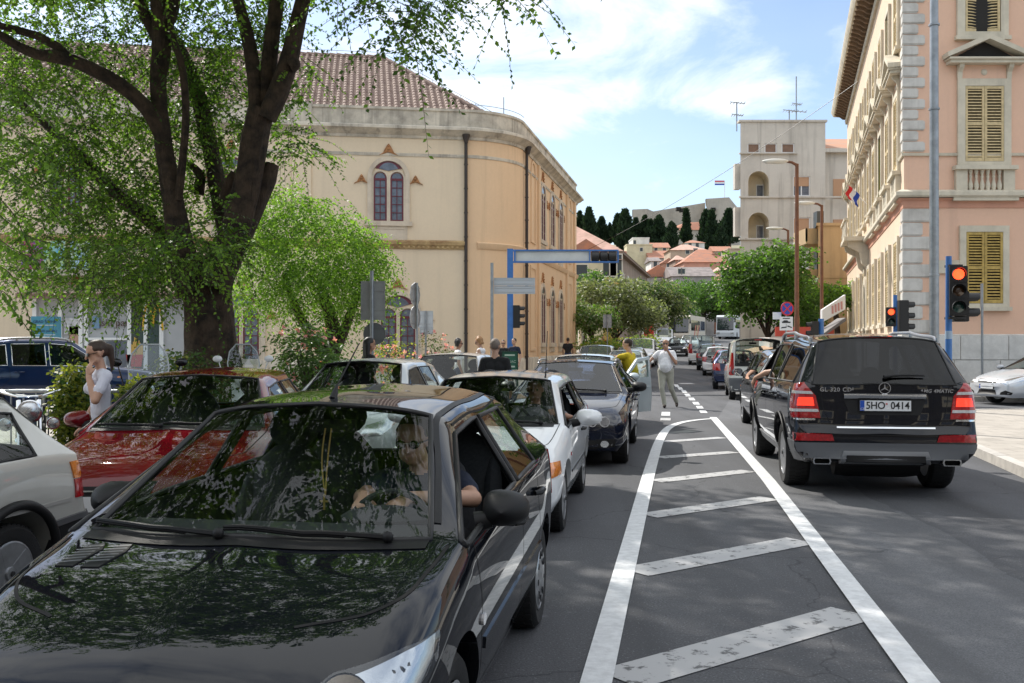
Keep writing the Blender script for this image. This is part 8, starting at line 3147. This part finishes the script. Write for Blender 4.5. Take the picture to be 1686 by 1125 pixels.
def parking_office():
 Y=30.0
 a,b=P(55,566,Y),P(318,566,Y)
 t=thing('parking_booth',"pale glazed parking booth with lettering in front of the theatre, behind the elm",'kiosk',(a.x,Y,.12))
 w,h=b.x-a.x,P(0,492,Y).z-.12
 x=lambda px: (px-55)/FPX*Y
 z=lambda py: P(0,py,Y).z-.12
 GP=mat("booth_grey",(.42,.43,.45),.5,noise=(2,.1))
 MB().box((0,.05,0),(w,3,h)).build('wall',GP,t)
 mb=MB().box((-.3,-.5,h),(w+.3,3.2,h+.14))
 for k in range(34):
  mb.ball((-.2+k*(w+.4)/33,-.5,h+.13),(.08,.12,.06),8)
 mb.build('tiled_edge',TILE,t)
 for px in (57,99,133,142,213,240,266,317):
  MB().box((x(px)-.06,-.03,0),(x(px)+.06,.09,h)).build('frame_post',WHITEP,t)
 MB().box((x(142),-.03,z(560)),(x(213),.08,z(556))).build('rail',WHITEP,t)
 for p0,p1 in ((214,240),(241,266)):
  o=MB().box((x(p0),.0,0),(x(p1),.049,h-.1)).build('glass_panel',mat("dark_green_panel",(.05,.065,.055),.2),t)
 for p0,p1 in ((175,190),(192,211)):
  MB().box((x(p0),-.01,.4),(x(p1),.045,z(563))).build('booth_window',PANE2,t)
 T=lambda s,px,py,hh,m,nm: MB().add([(q[0]+x(px),q[1]+z(py),q[2]+.0) for q in text_mesh(s,hh,depth=.012)[0]],text_mesh(s,hh,depth=.012)[1],0,XZ @ Matrix.Translation((0,0,.01 if nm!='menu_lettering' else .01))).build(nm,m,t)
 T("Gradski parking",186,532,.32,mat("dark_lettering",(.10,.06,.05),.6),'booth_lettering')
 MB().box((x(153),-.02,z(541)),(x(164),.05,z(521))).build('parking_symbol',mat("parking_blue",(.16,.28,.42),.5),t)
 T("P",158.5,531,.30,WHITEP,'symbol_lettering')
 mb=MB()
 for s in (-1,1):
  pts=[(s*.30,0),(s*.27,.45),(s*.20,.72),(s*.13,.78),(s*.06,.62),(s*.0,.18)]
  mb.tube([XZ @ Vector((x(252)+p[0],z(544)+p[1],.02)) for p in pts],.035,8)
 mb.build('yellow_arches',mat("arch_yellow",(.70,.42,.03),.5),t,40)
 mb=MB()
 rg=random.Random(4)
 for k in range(14):
  xx=x(222)-.22+.034*k
  mb.box((xx,z(586),.005+.002*(k%3)),(xx+.028,z(566)+rg.uniform(-.05,.22),.02+.004*(k%3)),0,XZ)
 mb.build('chips',mat("chip_yellow",(.62,.40,.10),.7),t)
 MB().prism([(x(222)-.26,z(584)),(x(222)+.26,z(584)),(x(222)+.20,z(604)),(x(222)-.20,z(604))],.0,.03,0,XZ).build('carton',mat("carton_red",(.42,.03,.02),.6),t)
 for px,py,ww,hh,c in ((123,537,.32,.25,(.62,.63,.66)),(125,558,.2,.38,(.45,.28,.2))):
  MB().box((x(px)-ww,-.01,z(py)-hh),(x(px)+ww,.04,z(py)+hh)).build('notice',mat("notice_%d"%px,c,.6,noise=(5,.5)),t)
 s=thing('sign_box',"blue town parking sign box standing left of the pale booth",'sign',(P(71,566,26).x,26,.12))
 k=26/FPX
 zz=lambda py: P(0,py,26).z-.12
 MB().box((-20*k,0,0),(20*k,.35,zz(521))).build('box',mat("sign_box_blue",(.06,.26,.38),.45,noise=(2,.1)),s)
 for py in (536,552,564):
  MB().box((-20*k,-.01,zz(py)),(20*k,.0,zz(py-.8))).build('divider',WHITEP,s)
 for txt,py,hh in (("GRAD ŠIBENIK",530,.10),("Gradski parking",545,.10)):
  vs,fs=text_mesh(txt,hh,depth=.006)
  MB().add([(q[0]+.06,q[1]+zz(py),q[2]+.006) for q in vs],fs,0,XZ).build('box_lettering',mat("deep_blue_letter",(.02,.07,.16),.6),s)
parking_office()
def railing():
 Y=11.6
 p=P(118,566,Y)
 t=thing('railing',"grey metal crowd railing with vertical bars in front of the blue estate",'railing',(p.x-.9,Y,.12))
 mb=MB()
 mb.tube([(-.6,0,.98),(2.0,0,.98)],.022,8).tube([(-.6,0,.12),(2.0,0,.12)],.018,8)
 mb.build('rail',GALV,t,40)
 for k in range(18):
  MB().tube([(-.55+k*.147,0,.12),(-.55+k*.147,0,.98)],.010,6).build('bar',GALV,t,40)
 for x in (-.6,.75,2.0):
  MB().tube([(x,0,0),(x,0,1.0)],.024,8).build('upright',GALV,t,40)
railing()
def cruiser(loc,rz):
 t=thing('motorcycle',"blue and chrome cruiser motorcycle with big round headlamp at the left edge",'motorcycle',loc,rz)
 BL=mat("motorcycle_blue",(.10,.22,.46),.3,.4,coat=1.)
 for x in (.80,-.78):
  w=MB().lathe([(.20,-.05),(.29,-.065),(.33,-.03),(.33,.03),(.29,.065),(.20,.05),(.20,-.05)],30,0,Matrix.Translation((x,0,.33)) @ Matrix.Rotation(R(90),4,'X')).build('wheel',RUBBER,t,40)
  mb=MB()
  for k in range(10):
   a=2*math.pi*k/10
   mb.tube([(x,.02*(-1)**k,.33),(x+.2*math.cos(a),0,.33+.2*math.sin(a))],.008,5)
  mb.lathe([(.05,-.06),(.05,.06)],12,0,Matrix.Translation((x,0,.33)) @ Matrix.Rotation(R(90),4,'X')).build('spokes',CHROME,w,40)
  mb=MB()
  vs,fs=[],[]
  for i in range(15):
   a=R(20+140*i/14) if x>0 else R(10+160*i/14)
   for y,rr in ((-.085,.34),(-.05,.38),(.05,.38),(.085,.34)):
    vs.append((x+rr*math.cos(a),y,.34+rr*math.sin(a)))
  fs=[(4*i+j,4*i+j+1,4*i+j+5,4*i+j+4) for i in range(14) for j in range(3)]
  MB().add(vs,fs).build('mudguard',P_BLACK,t,50)
 for y in (-.09,.09):
  MB().tube([(.80,y,.33),(.50,y,.98)],.024,8).build('fork',CHROME,t,40)
 MB().ball((.08,0,.78),(.30,.15,.13),16).build('tank',BL,t,60)
 MB().ball((-.42,0,.70),(.32,.15,.07),14).build('saddle',BLACK,t,60)
 mb=MB()
 for s in (-1,1):
  mb.lathe([(.10,0),(.10,.06),(.085,.08),(.10,.10),(.10,.16),(.085,.18),(.06,.24)],14,0,Matrix.Translation((.05,s*.02,.40)) @ Matrix.Rotation(R(s*26),4,'Y'))
 mb.box((-.25,-.14,.25),(.3,.14,.45))
 mb.build('engine',CHROME,t,40)
 MB().tube([(.15,-.17,.38),(-.1,-.18,.26),(-.95,-.19,.30)],[.035,.04,.05],10).build('exhaust_pipe',CHROME,t,40)
 MB().tube([(.18,-.42,1.06),(.34,-.34,1.09),(.48,-.1,1.02),(.48,.1,1.02),(.34,.34,1.09),(.18,.42,1.06)],.013,8).build('handlebar',CHROME,t,40)
 Mh=Matrix.Translation((.68,0,.88)) @ Matrix.Rotation(R(90),4,'Y')
 h=MB().lathe([(.03,-.16),(.09,-.1),(.115,.0),(.115,.02),(.10,.025)],24,0,Mh).build('headlamp',CHROME,t,40)
 MB().lathe([(.10,.02),(.06,.04),(.001,.045)],20,0,Mh).build('lens',REFLECTOR,h,40)
 for s in (-1,1):
  h=MB().lathe([(.02,-.09),(.05,-.06),(.065,.0),(.06,.012)],16,0,Matrix.Translation((.66,s*.21,.76)) @ Matrix.Rotation(R(90),4,'Y')).build('fog_lamp',CHROME,t,40)
  MB().lathe([(.058,.01),(.001,.025)],16,0,Matrix.Translation((.66,s*.21,.76)) @ Matrix.Rotation(R(90),4,'Y')).build('lens',REFLECTOR,h,40)
  MB().tube([(.3,s*.33,1.08),(.26,s*.40,1.22)],.007,5).ball((.26,s*.42,1.25),(.02,.06,.045),10).build('wing_mirror',CHROME,t,40)
cruiser((-5.0,10.15,.12),R(-62))
def bicycle(loc,rz):
 t=thing('bicycle',"dark bicycle with pale spoked wheel leaning behind the cruiser motorcycle",'bicycle',loc,rz)
 for x in (.52,-.52):
  w=MB().lathe([(.30,-.015),(.335,-.012),(.335,.012),(.30,.015),(.30,-.015)],32,0,Matrix.Translation((x,0,.34)) @ Matrix.Rotation(R(90),4,'X')).build('wheel',RUBBER,t,40)
  mb=MB().lathe([(.285,-.014),(.303,-.016),(.303,.016),(.285,.014),(.285,-.014)],32,0,Matrix.Translation((x,0,.34)) @ Matrix.Rotation(R(90),4,'X'))
  for k in range(6):
   for d in (-.16,.16):
    a=2*math.pi*k/6
    mb.tube([(x,0,.34),(x+.29*math.cos(a+d),0,.34+.29*math.sin(a+d))],.009,5)
  mb.build('rim',WHITEP,w,40)
 mb=MB()
 for a,b in (((.52,0,.34),(.38,0,.85)),((.38,0,.80),(-.1,0,.35)),((.37,0,.83),(-.22,0,.78)),((-.1,0,.32),(-.24,0,.88)),((-.1,0,.32),(-.52,0,.34)),((-.22,0,.76),(-.52,0,.34))):
  mb.tube([a,b],.017,8)
 mb.build('frame',BLACK,t,40)
 MB().tube([(.36,-.28,.98),(.38,-.1,.96),(.38,.1,.96),(.36,.28,.98)],.012,8).tube([(.38,0,.84),(.38,0,.97)],.014,8).build('handlebar',GALV,t,40)
 MB().ball((-.27,0,.91),(.13,.07,.03),12).build('saddle',BLACK,t,50)
bicycle((-5.30,11.15,.12),R(-65))
def scooter(loc,rz,label,body,screen=True,white=True):
 t=thing('scooter',label,'scooter',loc,rz)
 for x in (.62,-.60):
  MB().lathe([(.12,-.045),(.2,-.055),(.225,-.03),(.225,.03),(.2,.055),(.12,.045),(.12,-.045)],24,0,Matrix.Translation((x,0,.225)) @ Matrix.Rotation(R(90),4,'X')).build('wheel',RUBBER,t,40)
 MB().prism([(.60,.35),(.66,.55),(.46,.98),(.36,.98),(.42,.5),(.30,.28),(-.2,.28),(-.2,.2),(.40,.2)],-.17,.17,0,Matrix(((1,0,0,0),(0,0,1,0),(0,1,0,0),(0,0,0,1)))).build('leg_shield',body,t,30)
 MB().ball((-.52,0,.52),(.42,.19,.24),16).build('tail_fairing',body,t,60)
 MB().ball((-.45,0,.76),(.38,.16,.07),14).build('saddle',BLACK,t,60)
 h=MB().ball((.50,0,1.03),(.12,.13,.12),16).build('headlamp',body,t,60)
 MB().ball((.575,0,1.02),(.05,.085,.085),14).build('lens',REFLECTOR,h,50)
 MB().tube([(.36,-.36,1.06),(.44,-.12,1.03),(.44,.12,1.03),(.36,.36,1.06)],.015,8).build('handlebar',BLACK,t,40)
 for s in (-1,1):
  MB().tube([(.40,s*.28,1.06),(.40,s*.34,1.28)],.008,6).ball((.40,s*.36,1.32),(.03,.07,.05),10).build('wing_mirror',body,t,40)
 if screen:
  o=[(x*.21,1.05+y) for x,y in ((-1,0),(1,0),(1.1,.22),(.95,.40),(.5,.52),(-.5,.52),(-.95,.40),(-1.1,.22))]
  M=Matrix.Translation((.50,0,.0)) @ Matrix(((0,-.0,1,0),(1,0,0,0),(0,1,0,0),(0,0,0,1)))
  M=Matrix.Translation((.50,0,1.1)) @ Matrix.Rotation(R(-22),4,'Y') @ Matrix.Translation((0,0,-1.1)) @ Matrix(((0,0,1,0),(1,0,0,0),(0,1,0,0),(0,0,0,1)))
  w=MB().prism(o,0,.006,0,M).build('windscreen',glass_mat("clear_screen",(.80,.84,.86),.9),t)
  MB().ring(o,[(x*.93,1.05+(y-1.05)*.95+.01) for x,y in o],-.004,.010,0,M).build('screen_edge',GALV,w)
scooter((-4.35,11.9,.12),R(-75),"dark scooter with oval windscreen behind the woman in white",P_BLACK)
scooter((-4.02,14.6,.12),R(-70),"white scooter with tall clear windscreen right of the elm trunk",P_WHITE)
scooter((7.35,46.5,gz(46.5)),R(-100),"scooter ridden by the person in blue between the lanes",P_GREY,False)
person("rider in blue jacket and yellow helmet on the scooter between the lanes",(7.32,46.9,gz(46.5)+.72),FW(190),1.75,
  dict(pel=(0,.02,.12),waist=(0,.0,.26),chest=(0,.03,.47),neck=(0,.04,.66),head=(0,.06,.83),shL=(-.19,.03,.60),shR=(.19,.03,.60),elL=(-.28,.2,.42),elR=(.28,.2,.42),wrL=(-.27,.42,.36),wrR=(.27,.42,.36),
   hpL=(-.10,.05,.10),knL=(-.18,.42,.08),anL=(-.17,.30,-.36),hpR=(.10,.05,.10),knR=(.18,.42,.08),anR=(.17,.30,-.36)),dict(top='blue',legs='denim'),(CLOTH['yellow'],'short'),SKIN_,.022,False,'long')
# ------------------------------------------------------------------ coaches far up the street
def coach(label,loc,heading,wall,stripes=None,L=12.,W=2.5,H=3.3,name='coach'):
 t=thing(name,label,'bus' if H>3 else 'van',loc,math.atan2(heading[1],heading[0]),None)
 k=H/3.3
 Mx=Matrix(((1,0,0,0),(0,0,-1,0),(0,1,0,0),(0,0,0,1)))
 pr=[(L/2,.35),(L/2+.08,.9*k),(L/2-.05,1.3*k),(L/2-.35,3.1*k),(L/2-.7,H),(-L/2+.3,H),(-L/2,3.0*k),(-L/2,.35)]
 body=MB().prism(pr,-W/2,W/2,0,Mx).build('body',wall,t)
 MB().prism([(L/2-.02,1.22*k),(L/2-.01,1.36*k),(L/2-.33,3.0*k),(L/2-.42,3.0*k)],-W/2+.14,W/2-.14,0,Matrix.Translation((.035,0,0)) @ Mx).build('windscreen',mat("coach_glass",(.02,.025,.035),.06,coat=1.),t)
 for s in (-1,1):
  n=6 if L>8 else 3
  for q in range(n):
   x0=L/2-1.1-(L-1.6)*(q+1)/n
   MB().box((x0+.08,s*W/2-.03,1.5*k),(x0+(L-1.6)/n-.05,s*W/2+.015,2.75*k)).build('side_window',mat("coach_glass",(.02,.025,.035)),t)
  for x in (L/2-L*.2,-L/2+L*.27):
   MB().lathe([(.3,-.14),(.46,-.15),(.5,-.1),(.5,.1),(.46,.15),(.001,.12)],20,0,Matrix.Translation((x,s*(W/2-.12),.5*min(1,k*1.1))) @ Matrix.Rotation(R(-90*s),4,'X')).build('wheel',RUBBER,t,40)
  MB().box((L/2+.0,s*.95*W/2.5-.2,.72*k),(L/2+.1,s*.95*W/2.5+.2,.92*k)).build('headlight',REFLECTOR,t)
  MB().tube([(L/2-.3,s*W/2,2.9*k),(L/2+.25,s*(W/2+.12),2.8*k),(L/2+.3,s*(W/2+.12),2.3*k)],[.04,.05,.11],8).build('wing_mirror',BLACK,t,40)
 if stripes:
  for x0,c in ((2.6,(.52,.16,.10)),(1.2,(.60,.42,.22)),(.2,(.55,.2,.14))):
   MB().prism([(x0,.6),(x0+.6,.6),(x0-1.4+.6,2.2),(x0-1.4,2.2)],W/2+.002,W/2+.02,0,Mx @ Matrix.Diagonal((1,1,-1,1))).build('livery_stripe',mat("livery_%d"%int(c[1]*100),c,.5),t)
 return t
BUSW=mat("coach_cream",(.66,.60,.50),.4,noise=(1,.1))
coach("cream touring coach with red orange stripes leading the two coaches",(21.6,121,gz(116)),unit(-.34,-.94),BUSW,True)
coach("white touring coach following the cream striped one",(31.5,141,gz(136)),unit(-.36,-.93),mat("coach_white",(.66,.68,.70),.4),False)
coach("white box van behind the second coach",(38.0,166,gz(163)),unit(-.3,-.95),WHITEP,False,6.,2.1,2.7,'box_van')
coach("pale delivery van farthest up the street",(44.5,184,gz(182)),unit(-.3,-.95),mat("van_beige",(.6,.55,.46),.4),False,5.5,2.0,2.4,'delivery_van')
# ------------------------------------------------------------------ behind the camera: unseen building added to darken reflections
def behind():
 t=thing('added_reflection_building',"dark building added behind the viewer to darken the car reflections",'building',(0,-22,0))
 MB().box((-34,-10,0),(26,0,15)).build('wall',mat("dark_reflected_wall",(.075,.07,.065),.9,noise=(.4,.4)),t)  # wall coloured near black so paint and glass mirror little light
 MB().box((-34.4,-10,15),(26.4,.5,15.6)).build('cornice',STONE,t)
 for i in range(14):
  for j in range(4):
   x,z=-31+i*4.2,1.6+j*3.5
   w=MB().ring(rect(x-.2,z-.2,x+1.5,z+2.4),rect(x,z,x+1.3,z+2.2),-.1,.02,0,frame((0,0,0),(-1,0,0),(0,0,1)) @ Matrix.Diagonal((-1,1,1,1))).build('window',STONE_W,t)
   MB().box((x,-.05,z),(x+1.3,.03,z+2.2)).build('pane',PANE2,w)
behind()
